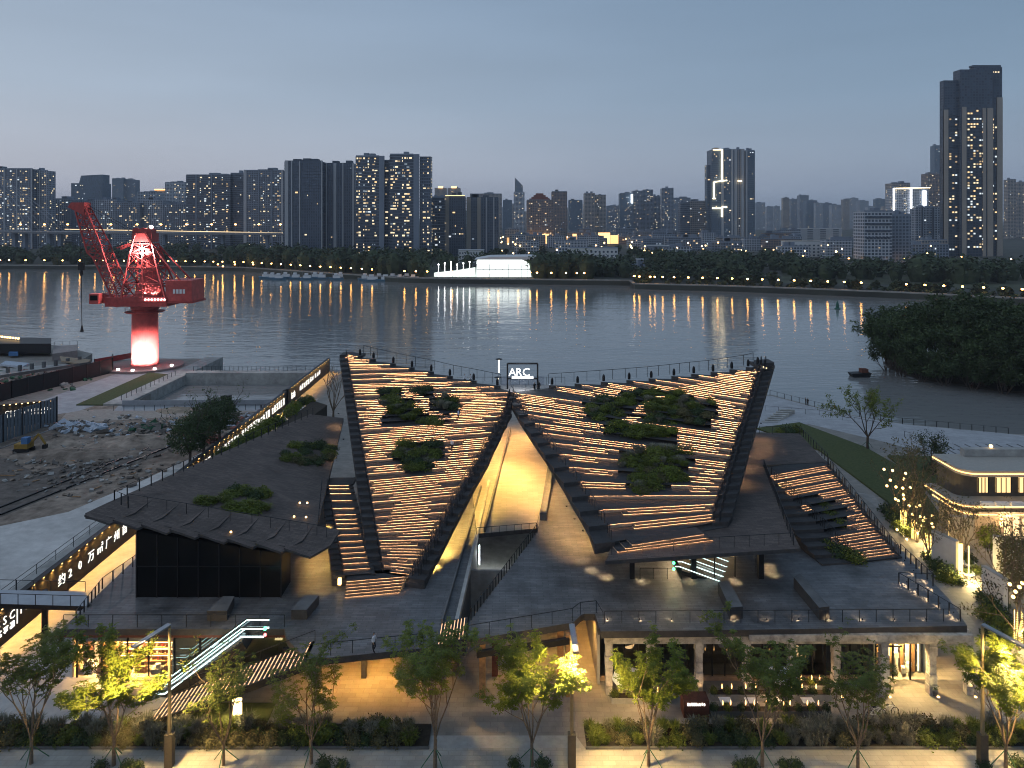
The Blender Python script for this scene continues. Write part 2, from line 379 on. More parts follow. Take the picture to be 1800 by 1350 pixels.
# east side: riverside walk, lawns
sheet('riverside_walk', [P(1335, 760, 0), P(1420, 745, 0), P(1560, 778, 0), P(1640, 800, 0), P(1900, 805, 0), P(2000, 790, 0), (96, 139.5), (80, 145.5), (70.5, 153.5), (61.5, 169), (-20, 169), (-20, 140)], .008, PAVE('river walk stone', (.36, .36, .37), 2.0, .5, .72, .7, .1, .3, .18))
mbx = MB(); mbx.prism([P(1330, 752, .3), P(1405, 742, .3), P(1520, 785, .3), P(1600, 830, .3), P(1650, 900, .3), P(1640, 960, .3), P(1560, 880, .3), P(1440, 790, .3)], .6)
structure(mbx.build('riverside_lawn', mt['lawn']))
mbx = MB(); mbx.prism([P(1560, 800, .32), P(1800, 806, .32), P(1960, 815, .32), P(1800, 826, .32), P(1640, 870, .32), P(1600, 832, .32)], .6)
structure(mbx.build('garden_lawn', mt['lawn']))
sheet('garden_path', px0((1505, 865), (1535, 870), (1900, 1330), (1760, 1330), (1715, 1190), (1650, 1030), (1560, 905)), .010, PAVE('garden path stone', (.27, .255, .235), 1.0, .5, .7, .7, .1, 0, .2))
# dock walls
mb = MB()
a, b, c, d = basin
mb.bx(-92.0, -87.0, 160, 214, -3.5, .45)                       # west wall
dk = mb.build('dock_wall', mt['conc']); tag(dk, 'long concrete dock wall beside the grass strip below the red crane', 'wall')
mb = MB(); mb.bx(-87.0, -53, 189.5, 192.5, -3.5, 1.0); dk = mb.build('dock_wall', mt['conc']); tag(dk, 'concrete dam wall with a railing closing the dock from the river', 'wall')
dw = MB(); dw.quad((-87, 161, -2.2), (-52.5, 161, -2.2), (-52.5, 189.5, -2.2), (-87, 189.5, -2.2)); structure(dw.build('dock_water', mt['water']))
# ================================================================== the pavilion
def railing_mesh(pts, h=1.1, step=1.5, rails=(1.0,), w=.05, rw=.045, mb=None):
    mb = mb or MB(); pts = [Vector(p) for p in pts]
    for a, b in zip(pts[:-1], pts[1:]):
        d = (b - a).length; n = max(1, round(d / step))
        for k in range(n + 1):
            p = a.lerp(b, k / n); mb.box((p.x, p.y, p.z + h / 2), (w, w, h))
        for r in rails:
            mb.bar(a + Vector((0, 0, h * r)), b + Vector((0, 0, h * r)), rw)
    return mb
pav = thing('riverside_pavilion', (0, 70, 0), 'dark stone pavilion with two winged stair roofs rising like an open book', 'building')
ZL, ZM, ZU = 5.0, 6.0, 10.0        # west deck, main terrace, slab under the east wing

# ---- decks
def deck(name, pts, z, t, mats=None):
    mb = MB(); mb.prism([Vector((p[0], p[1], z)) for p in pts], t, 1)
    return mb.build(name, mats or [mt['deck'], mt['fascia']], pav)
void = [P(800, 1100, ZL), P(826, 1092, ZM), P(945, 934, ZM), P(838, 945, ZL)]
# west deck: from its west edge to the light well
wd = [P(108, 1106, ZL), P(500, 1106, ZL), P(505, 1124, ZL), P(541, 1160, ZL), P(768, 1137, ZL), P(790, 1128, ZL), P(800, 1104, ZL), P(838, 945, ZL), Vector((-5.5, 96, 0)), Vector((-41.5, 96, 0))]
deck('west_deck', wd, ZL, .55)
# floor at the back, under the ridge, between the wings
deck('inner_floor', [P(838, 943, ZL), P(945, 933, ZL), Vector((6.8, 100, 0)), Vector((9, 140, 0)), Vector((-10, 140, 0)), Vector((-5.4, 96.2, 0))], ZL + .3, .5, [PAVE('inner floor stone', (.26, .235, .20), 1.4, .5, .75, .6, .1, 0, .15), mt['fascia']])
# main terrace: centre and east
mt_poly = [P(820, 1126, ZM), P(1008, 1094, ZM), P(1020, 1082, ZM), P(1026, 1079, ZM), P(1046, 1079, ZM), P(1056, 1110, ZM), P(1392, 1106, ZM), P(1700, 1100, ZM), P(1666, 1050, ZM), P(1600, 984, ZM), P(1560, 942, ZM), P(1120, 880, ZM), P(968, 826, ZM), P(945, 934, ZM), P(826, 1092, ZM)]
deck('main_terrace', mt_poly, ZM, .6)
# slab that carries the east wing
us = [P(1064, 986, ZU), P(1407, 964, ZU), P(1372, 890, ZU), P(1341, 818, ZU), P(1452, 812, ZU), P(1405, 762, ZU), P(1330, 760, ZU), P(1230, 790, ZU), P(1100, 900, ZU)]
deck('upper_slab', us, ZU, .36, [mt['brickroof'], mt['fascia']])

# ---- stepped wings
def lin(xs, ys, v): return interp(xs, ys, v)
def catmull_list(lst, t):
    i = int(math.floor(t)); i = max(0, min(len(lst) - 2, i)); f = t - i
    return Vector(lst[i]).lerp(Vector(lst[i+1]), f)
def face_strip(m, a, b, nr, h):
    q, r = Vector((0, 0, h)), Vector((0, 0, h - .035)); m.quad(a - nr*.008 + q, a - nr*.036 + r, b - nr*.036 + r, b - nr*.008 + q)
    v = [Vector(x) for x in m.v]
    if (v[1] - v[0]).cross(v[2] - v[0]).dot(nr) > 0: m.f[0] = tuple(reversed(m.f[0]))
class Wing:
    """tiers: each a contour of 4 photo points (outer left, inner left, inner right, outer right) at its own height"""
    def __init__(s, name, con, zs, label):
        s.con = con; s.zs = zs; s.n = len(con)
        s.w = [[P(x, y, z) for (x, y) in c] for c, z in zip(con, zs)]
        mb = MB()                                # inclined soffit body under the treads
        mb_pts = []
        n = s.n
        for i in range(n):
            a, d = s.w[i][0], s.w[i][3]
            mb_pts.append((a + Vector((0, 0, -1.0)), d + Vector((0, 0, -1.0)), a + Vector((0, 0, -.5)), d + Vector((0, 0, -.5))))
        for i in range(n - 1):
            p, q = mb_pts[i], mb_pts[i+1]
            mb.add([p[0], p[1], q[1], q[0], p[2], p[3], q[3], q[2]], [(0,3,2,1),(4,5,6,7),(0,1,5,4),(1,2,6,5),(2,3,7,6),(3,0,4,7)])
        s.o = mb.build(name, mt['fascia'], pav, label=label)
    def locate(s, px, py):
        for i in range(s.n - 1):
            y0 = s.yat(i, px); y1 = s.yat(i + 1, px)
            if y1 < py <= y0 + .01: return P(px, py, s.zs[i])
        return P(px, py, s.zs[-1] if py < s.yat(s.n - 1, px) else s.zs[0])
    def yat(s, i, px):
        c = s.con[i]; a, b = c[1], c[2]
        t = (px - a[0]) / max(1e-3, (b[0] - a[0])); return lerp(a[1], b[1], t)
    def tiers(s, rise, seed, blocked, pattern, lit_pad=0.0, single=False):
        rr = random.Random(seed)
        for i in range(s.n):
            A, B, C, D = s.w[i]
            if i + 1 < s.n: A2, B2, C2, D2 = s.w[i+1]
            else:
                back = Vector((0, 2.2, 0)); A2, B2, C2, D2 = [p + back for p in (A, B, C, D)]
            z = s.zs[i]
            over = .35
            def ext(p, q): 
                v = Vector((q.x - p.x, q.y - p.y, 0)); l = v.length
                return Vector((q.x, q.y, z)) + (v / l * over if l > 1e-4 else Vector((0, 0, 0)))
            mb = MB(); th = max(.34, min(.5, rise + .1))
            # tread with pointed ends: the front edge is longer than the back one
            tipL = A.copy(); tipR = D.copy()
            eA, eB, eC, eD = ext(A, A2), ext(B, B2), ext(C, C2), ext(D, D2)
            mb.prism([tipL, B, C, tipR, eD, eC, eB, eA], .03, 1)
            dn = Vector((0, 0, -.03)); uu = (C - B).normalized()
            mb.prism([p + dn for p in (tipL, B - uu * .02, eB - uu * .02, eA)], th - .05, 1)
            mb.prism([p + dn for p in (C + uu * .02, tipR, eD, eC + uu * .02)], th - .05, 1)
            mb.build('tier', [mt['tread'], mt['fascia']], s.o)
            if i == 0: continue
            # lit riser between B and C, set back under the nosing, cut where plants stand
            dirv = (C - B); length = dirv.length
            if length < .6: continue
            u = dirv / length; nrm = Vector((u.y, -u.x, 0))          # towards the camera
            if nrm.y > 0: nrm = -nrm
            spans = [(0.0, 1.0)]
            for (bx0, bx1, by0, by1) in blocked:
                ym = s.yat(i, (bx0 + bx1) / 2)
                if by0 - 1 <= ym <= by1 + 1:
                    def tof(px):
                        # photo x -> parameter along B..C
                        k = (px - 900) / F; den = (u.x - k * u.y) * length
                        return max(0, min(1, (k * B.y - B.x) / den)) if abs(den) > 1e-6 else 0
                    t0, t1 = tof(bx0), tof(bx1); new = []
                    for (p0, p1) in spans:
                        if t1 <= p0 or t0 >= p1: new.append((p0, p1)); continue
                        if t0 > p0: new.append((p0, t0))
                        if t1 < p1: new.append((t1, p1))
                    spans = new
            for (t0, t1) in spans:
                if (t1 - t0) * length < .8: continue
                s.riser(B, u, nrm, t0 * length, t1 * length, z, rise, rr, pattern, single)
    def riser(s, B, u, nrm, d0, d1, z, rise, rr, pattern, single):
        def at(d, out, h): q = B + u * d - nrm * .10 + nrm * out; return Vector((q.x, q.y, h))
        zl = z - rise
        rp = MB()                                   # riser stone
        rp.quad(at(d0, .0, zl), at(d1, .0, zl), at(d1, .0, z - .03), at(d0, .0, z - .03)); rp.build('riser', mt['riser'], s.o)
        def strip(e0, e1, out, h):
            if e1 - e0 < .3: return
            m = MB(); m.quad(at(e0, out + .078, h + .012), at(e0, out + .050, h - .026), at(e1, out + .050, h - .026), at(e1, out + .078, h + .012))
            v = [Vector(q) for q in m.v]
            if (v[1] - v[0]).cross(v[2] - v[0]).dot(nrm) > 0: m.f[0] = tuple(reversed(m.f[0]))
            m.build('light_strip', mt['led'], s.o)
        def nosing(e0, e1, out, h):
            m = MB(); m.prism([at(e0, out + .085, h), at(e1, out + .085, h), at(e1, out - .3, h), at(e0, out - .3, h)], .03, 0); m.build('step', mt['tread'], s.o)
        def step(e0, e1, out, h):
            m = MB(); m.prism([at(e0, out, h - .028), at(e1, out, h - .028), at(e1, -.05, h - .028), at(e0, -.05, h - .028)], max(.05, h - .028 - zl), 1)
            m.build('step', [mt['tread'], mt['riser']], s.o)
            m = MB(); m.prism([at(e0, out + .085, h), at(e1, out + .085, h), at(e1, -.06, h), at(e0, -.06, h)], .03, 0); m.build('step', mt['tread'], s.o)
            strip(e0 + .03, e1 - .03, out, h - .040)
        nosing(d0, d1, 0, z + .004)
        if single:
            strip(d0, d1, 0, z - .044); return
        L = d1 - d0
        f0, f1 = pattern(rr, L)
        if f1 - f0 > .05:
            e0, e1 = d0 + f0 * L, d0 + f1 * L
            g0 = min(.8, (e0 - d0)) * rr.uniform(.3, 1); g1 = min(.8, (d1 - e1)) * rr.uniform(.3, 1)
            step(e0 - g0, e1 + g1, .74, zl + rise / 3); step(e0, e1, .37, zl + rise * 2 / 3)
        strip(d0, d1, 0, z - .044)
def pat_main(rr, L):
    if rr.random() < .06: return (0, 0)
    a = rr.choice([0.05, .14, .24, .34, .44]); b = rr.choice([.97, .9, .8, .7, .62])
    return (a, b) if b - a > .25 else (a, 1.0)

# west wing -----------------------------------------------------------------
def west_contours():
    con = []; zs = []
    tips = [(746,1020),(754,1003),(762,986),(772,969),(781,952),(790,934),(798,918),(806,903),(814,887),(822,872),(829,858),(837,844),(844,832),(851,820),(858,808),(863,795),(869,782),(875,771),(880,761),(884,750),(889,742),(893,732),(898,724),(899,715),(900,706),(901,698),(902,690)]
    back = [(880,678),(838,669),(796,661),(763,653),(729,646),(696,639),(661,631),(637,625)]
    for i in range(35):
        s = 15.14 * math.exp(-i / 55.1); y = 625 + (s - 8.2) / 6.8 * 375
        xi = 612 + (675 - 612) * (y - 630) / 370; xo = xi - (14 + 12 * (y - 625) / 385)
        if i <= 26:
            tx, ty = tips[i]; k = 1 - i / 26
            xr = tx - (9 + 19 * k); yr = ty - (1.0 + 4.0 * k)
        else:
            tx, ty = back[i - 27]; xr = tx - 9; yr = ty + 1.0
        con.append(((xo, y + 1), (xi, y), (xr, yr), (tx, ty))); zs.append(5.9 + .4 * i)
    return con, zs
cw, zw = west_contours()
WW = Wing('west_wing', cw, zw, 'west stair wing of the roof')
beds_w = [(668, 705, 683, 695), (680, 728, 695, 722), (672, 790, 722, 746), (727, 762, 679, 694), (755, 806, 694, 722), (700, 780, 776, 790), (690, 782, 790, 812), (712, 760, 812, 826)]
WW.tiers(.4, 11, beds_w, pat_main)
# the narrow path of steps between the two upper beds
def path_steps(wing, pts, w_px, n, seed):
    for k in range(n):
        t = k / (n - 1) * (len(pts) - 1); i = min(len(pts) - 2, int(t)); x = lerp(pts[i][0], pts[i+1][0], t - i); y = lerp(pts[i][1], pts[i+1][1], t - i)
        a = wing.locate(x - w_px / 2, y); z = a.z + .16; a = P(x - w_px / 2, y, z); b = P(x + w_px / 2, y - (0.5 if wing is WW else -.8), z)
        m = MB(); u = (b - a).normalized(); nr = Vector((u.y, -u.x, 0)); nr = -nr if nr.y > 0 else nr
        m.prism([a, b, b - nr * .5, a - nr * .5], .05); m.prism([a - nr*.09 - Vector((0,0,.05)), b - nr*.09 - Vector((0,0,.05)), b - nr * .5 - Vector((0,0,.05)), a - nr * .5 - Vector((0,0,.05))], .22, 1)
        m.build('step', [mt['tread'], mt['riser']], wing.o)
        m = MB(); face_strip(m, a, b, nr, -.052)
        m.build('light_strip', mt['led'], wing.o)
path_steps(WW, [(722, 690), (742, 702), (740, 713), (768, 728), (786, 738)], 24, 16, 3)

# east wing -----------------------------------------------------------------
def east_contours():
    con = []; zs = []
    lin_ = [(1081,952),(1069,922),(1052,896),(1035,871),(1019,846),(1000,820),(983,797),(967,777),(953,760),(940,743),(928,728),(917,712),(907,699),(902,690)]
    back = [(965,677),(1010,674),(1056,671),(1101,668),(1140,665),(1180,661),(1215,657),(1249,654),(1282,649),(1311,645),(1328,641)]
    ry = [921,905,887,872,857,843,829,815,802,791,779,767,756,745,733,723,712,703,693,684,675,665,656,648,641]
    for i in range(25):
        y = ry[i]; xr = interp([641, 799, 898, 930], [1336, 1285, 1255, 1249], y); xo = interp([641, 791, 903, 930], [1361, 1317, 1287, 1276], y)
        if i < 14:
            x, yl = lin_[i]; k = 1 - i / 13; lo = (x - 10 - 26 * k, yl + 1 + 3 * k); li = (x, yl)
        else:
            lo = back[i - 14]; li = (lo[0] + 10, lo[1] + 1.6)
        con.append((lo, li, (xr, y - 2), (xo, y - 4))); zs.append(10.58 + .44 * i)
    return con, zs
ce, ze = east_contours()
WE = Wing('east_wing', ce, ze, 'east stair wing of the roof')
beds_e = [(1022, 1060, 700, 712), (1030, 1095, 712, 738), (1090, 1140, 688, 712), (1120, 1220, 683, 700), (1125, 1262, 700, 722), (1085, 1250, 722, 745), (1060, 1190, 745, 771), (1088, 1222, 786, 812), (1086, 1210, 812, 835), (1100, 1180, 835, 868)]
WE.tiers(.44, 23, beds_e, pat_main)
path_steps(WE, [(1165, 696), (1135, 712), (1122, 728), (1090, 744), (1066, 750)], 26, 17, 4)
# three low steps between the slab and the first tier
def low_steps(parent, rows, z0, rise, name='step'):
    for k, (a, b) in enumerate(rows):
        z = z0 + rise * (k + 1)
        A, B = P(*a, z), P(*b, z); u = (B - A).normalized(); nr = Vector((u.y, -u.x, 0)); nr = -nr if nr.y > 0 else nr
        m = MB(); dn = Vector((0, 0, -.05))
        m.prism([A, B, B - nr * 1.6, A - nr * 1.6], .05); m.prism([A - nr*.085 + dn, B - nr*.085 + dn, B - nr * 1.6 + dn, A - nr * 1.6 + dn], z - .05 - z0, 1)
        m.build(name, [mt['tread'], mt['riser']], parent)
        m = MB(); face_strip(m, A, B, nr, -.052); m.build('light_strip', mt['led'], parent)
low_steps(WE.o, [((1086, 969), (1254, 948)), ((1100, 963), (1246, 944)), ((1112, 957), (1238, 938))], ZU, .19)
# foot of the west wing: six low steps over the full width
low_steps(WW.o, [((606 + .6*k, 1049 - 5.6*k), (702 + 3*k, 1040 - 5.6*k)) for k in range(6)], ZL, .15)

# side flight west of the west wing ---------------------------------------------------
con = []; zs = []
for i in range(17):
    y = 1011 - interp([0, 16], [0, 160], i) * (1 + .03 * math.sin(i)); t = (1011 - y) / 160
    xi = lerp(606, 577, t); xr = lerp(652, 612, t)
    con.append(((xi - lerp(22, 12, t), y + 2), (xi, y), (xr, y - lerp(3.5, 0, t)), (xr + 8, y - 2))); zs.append(6.05 + .165 * i)
WS = Wing('side_flight', con, zs, 'narrow side flight')
WS.tiers(.165, 5, [], None, single=True)

# east stair down to the terrace -----------------------------------------------------
con = []; zs = []
for i in range(12):
    t = i / 11; yr = lerp(980, 818, t ** .93); xr = lerp(1577, 1452, t ** .93); xl = lerp(1500, 1352, t); yl = lerp(988, 836, t ** .95)
    con.append(((xl - lerp(55, 10, t) - 12 * math.sin(math.pi * t), yl + 4 * (1 - t)), (xl + 2, yl), (xr, yr), (xr + 9, yr - 1))); zs.append(6.15 + .345 * i)
WSE = Wing('east_flight', con, zs, 'east stair flight down to the terrace')
WSE.tiers(.345, 8, [(1420, 1470, 868, 900), (1440, 1490, 895, 935), (1400, 1440, 866, 880)], lambda rr, L: (rr.choice([.0, .12, .4, .45]), 1.0))

# west roof with saw-tooth front --------------------------------------------------------
rf = [P(150, 902, 12.9), P(548, 968, 9.4), P(575, 852, 9.1), P(604, 735, 10.6), P(545, 728, 11.4), P(188, 884, 12.9)]
mb = MB()
top = rf; n = len(top); b0 = len(mb.v)
cen = sum((Vector(p) for p in top), Vector()) / n
for i in range(n):
    a, b = top[i], top[(i+1) % n]; mb.add([a, b, cen], [(0, 1, 2) if (b-a).cross(cen-a).z > 0 else (0, 2, 1)])
mb.mi = 1
for i in range(n):
    a, b = top[i], top[(i+1) % n]; dn = Vector((0, 0, -.55)); mb.quad(a, b, b + dn, a + dn); mb.add([a + dn, b + dn, cen + dn], [(0, 1, 2)])
WR = mb.build('west_roof', [mt['brickroof'], mt['fascia']], pav)
for k in range(8):                                   # overlapping slabs along the front edge
    t0 = k / 8; t1 = (k + 1) / 8
    a = rf[0].lerp(rf[1], t0); b = rf[0].lerp(rf[1], t1); back = Vector((1.8, 4.2, .25))
    m = MB(); m.prism([a + Vector((.2, -.5, .05)), b + Vector((.1, -.9, -.18)), b + Vector((1.6, 1.0, .10)), b + back + Vector((0, 0, -.03)), a + back + Vector((0, 0, -.03))], .22, 1)
    m.build('edge_slab', [mt['brickroof'], mt['fascia']], WR)
# roof fold line and lights
for (x, y) in [(222,901),(246,899),(257,905),(274,901),(289,904),(308,902),(294,897),(366,869),(358,897),(374,897),(434,927),(406,934),(513,932),(534,924),(527,883),(540,883),(517,907),(538,908)]:
    z = interp([150, 548], [12.75, 9.4], x) + .12 - (lambda t: 0)(0)
    k = (930 - y) / 200; z = lerp(z, 10.6, max(0, min(1, k))) + .25
    p = P(x, y, z); m = MB(); m.lathe((p.x, p.y, p.z - .12), [(.11, 0), (.11, .12), (.05, .16)], 8); o = m.build('roof_light', mt['bulb'], WR)
# railings on the roofs and decks ------------------------------------------------------------
def rail(pts, **k): return railing_mesh(pts, **k).build('railing', mt['rail'], pav)
rail([rf[0] + Vector((3.6, 1.2, 0)), rf[5] + Vector((.6, .3, 0)), rf[4] + Vector((.6, -.5, 0))], step=1.7, w=.09, h=1.2)
rail([rf[0].lerp(rf[1], t) + Vector((1.0, 2.6, .12)) for t in (.08, .35, .65, .99)], step=2.2, h=1.1, w=.04)
rail([rf[1] + Vector((-.2, 2.6, .1)), P(566, 852, 9.25)], step=2.0, h=1.1)
# wings: hand rails run up the inner edges
def wing_rail(w, side, i0, i1, stepn=1, off=0.0, h=1.05, wth=.05):
    mb = MB(); prev = None
    for i in range(i0, i1):
        p = w.w[i][side] + Vector((off, .25, 0)); q = Vector((p.x, p.y, w.zs[i]))
        nx = w.w[min(i+1, w.n-1)][side] + Vector((off, .0, 0))
        for t in ((.1, .6) if stepn == 1 else (.05, .35, .65)):
            r = q.lerp(Vector((nx.x, nx.y, q.z)), t); mb.box((r.x, r.y, r.z + h/2), (wth, wth, h))
        if prev is not None: mb.bar(prev + Vector((0, 0, h)), q + Vector((0, 0, h)), .05)
        prev = q
    return mb.build('railing', mt['rail'], w.o, kind='stuff')
wing_rail(WW, 1, 0, 35, 1, -.25, .75, .07); wing_rail(WW, 2, 0, 26, 2, .35, 1.0, .06); wing_rail(WW, 2, 0, 24, 2, 1.0, 1.0, .06)
wing_rail(WE, 1, 0, 14, 2, -.3, 1.0, .06); wing_rail(WE, 2, 0, 25, 2, .25, 1.0, .06); wing_rail(WE, 2, 0, 25, 2, .9, 1.0, .06)
wing_rail(WS, 1, 0, 17, 1, -.2, .7); wing_rail(WSE, 1, 0, 12, 2, .2, 1.0, .06); wing_rail(WSE, 2, 0, 12, 2, .35, 1.1, .08)
def back_rail(w, side, i0, i1):
    pts = [Vector((w.w[i][side].x, w.w[i][side].y + 1.0, w.zs[i])) for i in range(i0, i1)]
    return railing_mesh(pts, step=1.6, h=1.5, w=.06, rw=.06).build('railing', mt['rail'], w.o)
back_rail(WW, 3, 27, 35); back_rail(WE, 0, 14, 25)
for w, side, i0, i1 in ((WW, 3, 27, 35), (WE, 0, 14, 25)):      # dark bollard heads on the slab ends
    for i in range(i0, i1):
        p = w.w[i][side] + Vector((0.5 if side == 0 else -.5, .5, 0))
        m = MB(); m.lathe((p.x, p.y, w.zs[i]), [(.20, 0), (.22, .5), (.18, .8), (.08, 1.0)], 8); m.build('bollard', mt['dark'], w.o)
rail([P(822, 1122, ZM), P(1006, 1091, ZM), P(1020, 1080, ZM), P(1048, 1077, ZM), P(1060, 1098, ZM)], step=1.8)
rail([P(1063, 1096, ZM), P(1392, 1094, ZM), P(1688, 1092, ZM)], step=1.55)
rail([P(1688, 1092, ZM), P(1580, 1026, ZM)], step=1.1, w=.09); rail([P(1640, 1028, ZM), P(1583, 974, ZM)], step=1.1, w=.09); rail([P(1580, 1026, ZM), P(1640, 1028, ZM)], step=2)
rail([P(828, 1090, ZM), P(944, 936, ZM)], step=.75, w=.09, h=1.0); rail([P(944, 936, ZM), P(968, 835, ZM)], step=6, w=.05, h=1.0)
rail([P(543, 1156, ZL), P(768, 1133, ZL)], step=1.9); rail([P(112, 1102, ZL), P(500, 1102, ZL)], step=2.2)
rail([P(134, 1094, ZL), P(180, 1035, ZL)], step=.9, w=.09); rail([P(180, 1035, ZL), P(250, 985, ZL)], step=1.4, w=.09)
rail([P(838, 943, ZL + .3), P(943, 934, ZL + .3)], step=.9, w=.05, h=1.0)
rail([P(1075, 975, ZU), P(1395, 956, ZU)], step=1.5, w=.04); rail([P(1395, 958, ZU), P(1343, 822, ZU)], step=.9, w=.07); rail([P(1455, 812, ZU), P(1408, 764, ZU)], step=1.2, w=.08)
rail([P(1405, 764, ZU), P(1335, 762, ZU)], step=2)
# kerb wall along the light well and the low raised channel
mb = MB(); mb.bar(P(803, 1098, ZL) + Vector((0, 0, .2)), P(860, 850, ZL) + Vector((0, 0, .2)), .35, .7); mb.build('kerb_wall', mt['conc'], pav)
mb = MB(); mb.bar(P(777, 1098, ZL) + Vector((0, 0, .25)), P(846, 860, ZL) + Vector((0, 0, .25)), .18, .55); mb.build('kerb_wall', mt['concd'], pav)
mb = MB(); mb.bar(P(852, 940, ZL) + Vector((0, 0, .5)), P(897, 760, ZL) + Vector((0, 0, .5)), .25, .9); mb.build('kerb_wall', mt['concd'], pav)
mb = MB(); mb.bar(P(955, 915, ZM) + Vector((0, 0, .4)), P(968, 830, ZM) + Vector((0, 0, .5)), .8, 1.0); mb.build('kerb_wall', mt['concd'], pav)
# floor of the light well and its inner walls (light comes from a strip on the wall)
mb = MB(); mb.prism([P(795, 1108, .05), P(830, 1108, .05), P(960, 940, .05), P(830, 920, .05)], .2); mb.build('well_floor', mt['conc'], pav)
mb = MB(); a, b = P(838, 947, ZL), P(803, 1098, ZL); mb.quad(Vector((a.x, a.y, ZL-.5)), Vector((b.x, b.y, ZL-.5)), Vector((b.x, b.y, .05)), Vector((a.x, a.y, .05))); mb.build('well_wall', mt['concd'], pav)
p = P(839, 975, 2.6); mb = MB(); mb.box((p.x + .25, p.y, p.z), (.08, .12, 2.2)); mb.build('wall_light', E('white wall light', (.9, 1, 1), 16), pav)
lamp_light('POINT', 'well_light', (p.x + .8, p.y + .3, p.z), 260, (.9, 1, 1), pav, .2)
# lit balusters of the two little stairs
def stair_lights(name, a0, a1, b0, b1, n, zt0, zt1):
    """n treads climbing from a to b; a0/b0 front points, a1/b1 back points (photo px)"""
    for k in range(n):
        t = k / (n - 1); z = lerp(zt0, zt1, t)
        p = P(lerp(a0[0], b0[0], t), lerp(a0[1], b0[1], t), z); q = P(lerp(a1[0], b1[0], t), lerp(a1[1], b1[1], t), z)
        t2 = (k + 1) / (n - 1); p2 = P(lerp(a0[0], b0[0], t2), lerp(a0[1], b0[1], t2), z); q2 = P(lerp(a1[0], b1[0], t2), lerp(a1[1], b1[1], t2), z)
        yield p, q, p2, q2, z
# columns under the decks
def column(x, y, z0, z1, w, m, parent=None):
    mb = MB(); mb.bx(x - w/2, x + w/2, y - w/2, y + w/2, z0, z1); return mb.build('column', m, parent or pav)
for x, y in ((848, 1226), (870, 1186), (985, 1190), (1000, 1222)):
    p = P(x, y, 0); column(p.x, p.y, 0, ZM - .6, .55, mt['rust'] if x == 870 else mt['wood'])
for x in (560, 640, 720):
    p = P(x, 1190, 0); column(p.x, p.y, 0, ZL - .5, .45, mt['concd'])
p = P(1111, 1016, ZM); column(p.x, p.y, ZM, ZU - .3, .45, mt['dark'])
for x in (1219, 1337): p = P(x, 1016, ZM); column(p.x, p.y, ZM, ZU - .3, .5, mt['dark'])
# dark beam under the centre deck
mb = MB(); a, b = P(838, 1150, 5.0), P(1000, 1126, 5.0); mb.bar(a, b, .35, .5); mb.build('beam', mt['dark'], pav)
mb = MB(); a, b = P(480, 1190, 3.6), P(760, 1176, 3.6); mb.bar(a + Vector((0, 2.6, .6)), b + Vector((0, 2.6, .6)), .4, .5); mb.build('beam', mt['dark'], pav)
for k in range(5):
    a = P(505 + 55*k, 1185 - 3*k, 4.0); mb = MB(); mb.bar(a + Vector((0, 2, .2)), a + Vector((1.1, 2, .9)), .14); mb.build('brace', mt['wood'], pav)
# planter benches on the terrace
for pts, z in (([(1262, 1022), (1281, 1020), (1306, 1066), (1283, 1068)], ZM + 1.1), ([(1395, 1014), (1406, 1008), (1458, 1066), (1440, 1068)], ZM + 1.1)):
    mb = MB(); mb.prism([P(x, y, z) for x, y in pts], 1.1, 1); mb.build('bench_wall', [mt['concd'], mt['fascia']], pav)
for pts, z in (([(364, 1074), (399, 1074), (412, 1048), (392, 1048)], ZL + .9), ([(512, 1072), (539, 1072), (561, 1046), (534, 1046)], ZL + .9)):
    mb = MB(); mb.prism([P(x, y, z) for x, y in pts], .9, 1); mb.build('bench_wall', [mt['concd'], mt['fascia']], pav)
# black glass box under the west roof
gb = MB(); y0 = P(240, 1050, ZL).y; xa = P(240, 1050, ZL).x; xb = P(494, 1050, ZL).x
gz = [(xa, 12.0), (xb, 9.3)]
gb.add([(xa, y0, ZL), (xb, y0, ZL), (xb, y0, 9.25), (xa, y0, 11.45), (xa, y0 + 3, ZL), (xb, y0 + 3, ZL), (xb, y0 + 3, 9.2), (xa, y0 + 3, 11.4)], [(0,1,2,3),(5,4,7,6),(4,0,3,7),(1,5,6,2),(3,2,6,7)])
gbo = gb.build('glass_box', mt['glassd'], pav)
for k in range(8):
    t = k / 7; x = lerp(xa, xb, t); zt = lerp(11.45, 9.25, t); m = MB(); m.bx(x - .05, x + .05, y0 - .08, y0 + .01, ZL, zt); m.build('mullion', mt['dark'], gbo)
m = MB(); m.bx(xa, xb, y0 - .07, y0 + .01, ZL + 3.0, ZL + 3.08); m.build('mullion', mt['dark'], gbo)
for k in range(4):
    p = P(500 + 14 * k, 967 - 2*k, 9.0)
p = P(563, 958, 8.6); m = MB(); m.box(p, (.7, .3, .35)); m.build('wall_lamp', mt['bulb'], pav)
p = P(597, 1022, 5.9); m = MB(); m.box(p, (.3, .3, .6)); m.build('wall_lamp', mt['bulb'], pav)
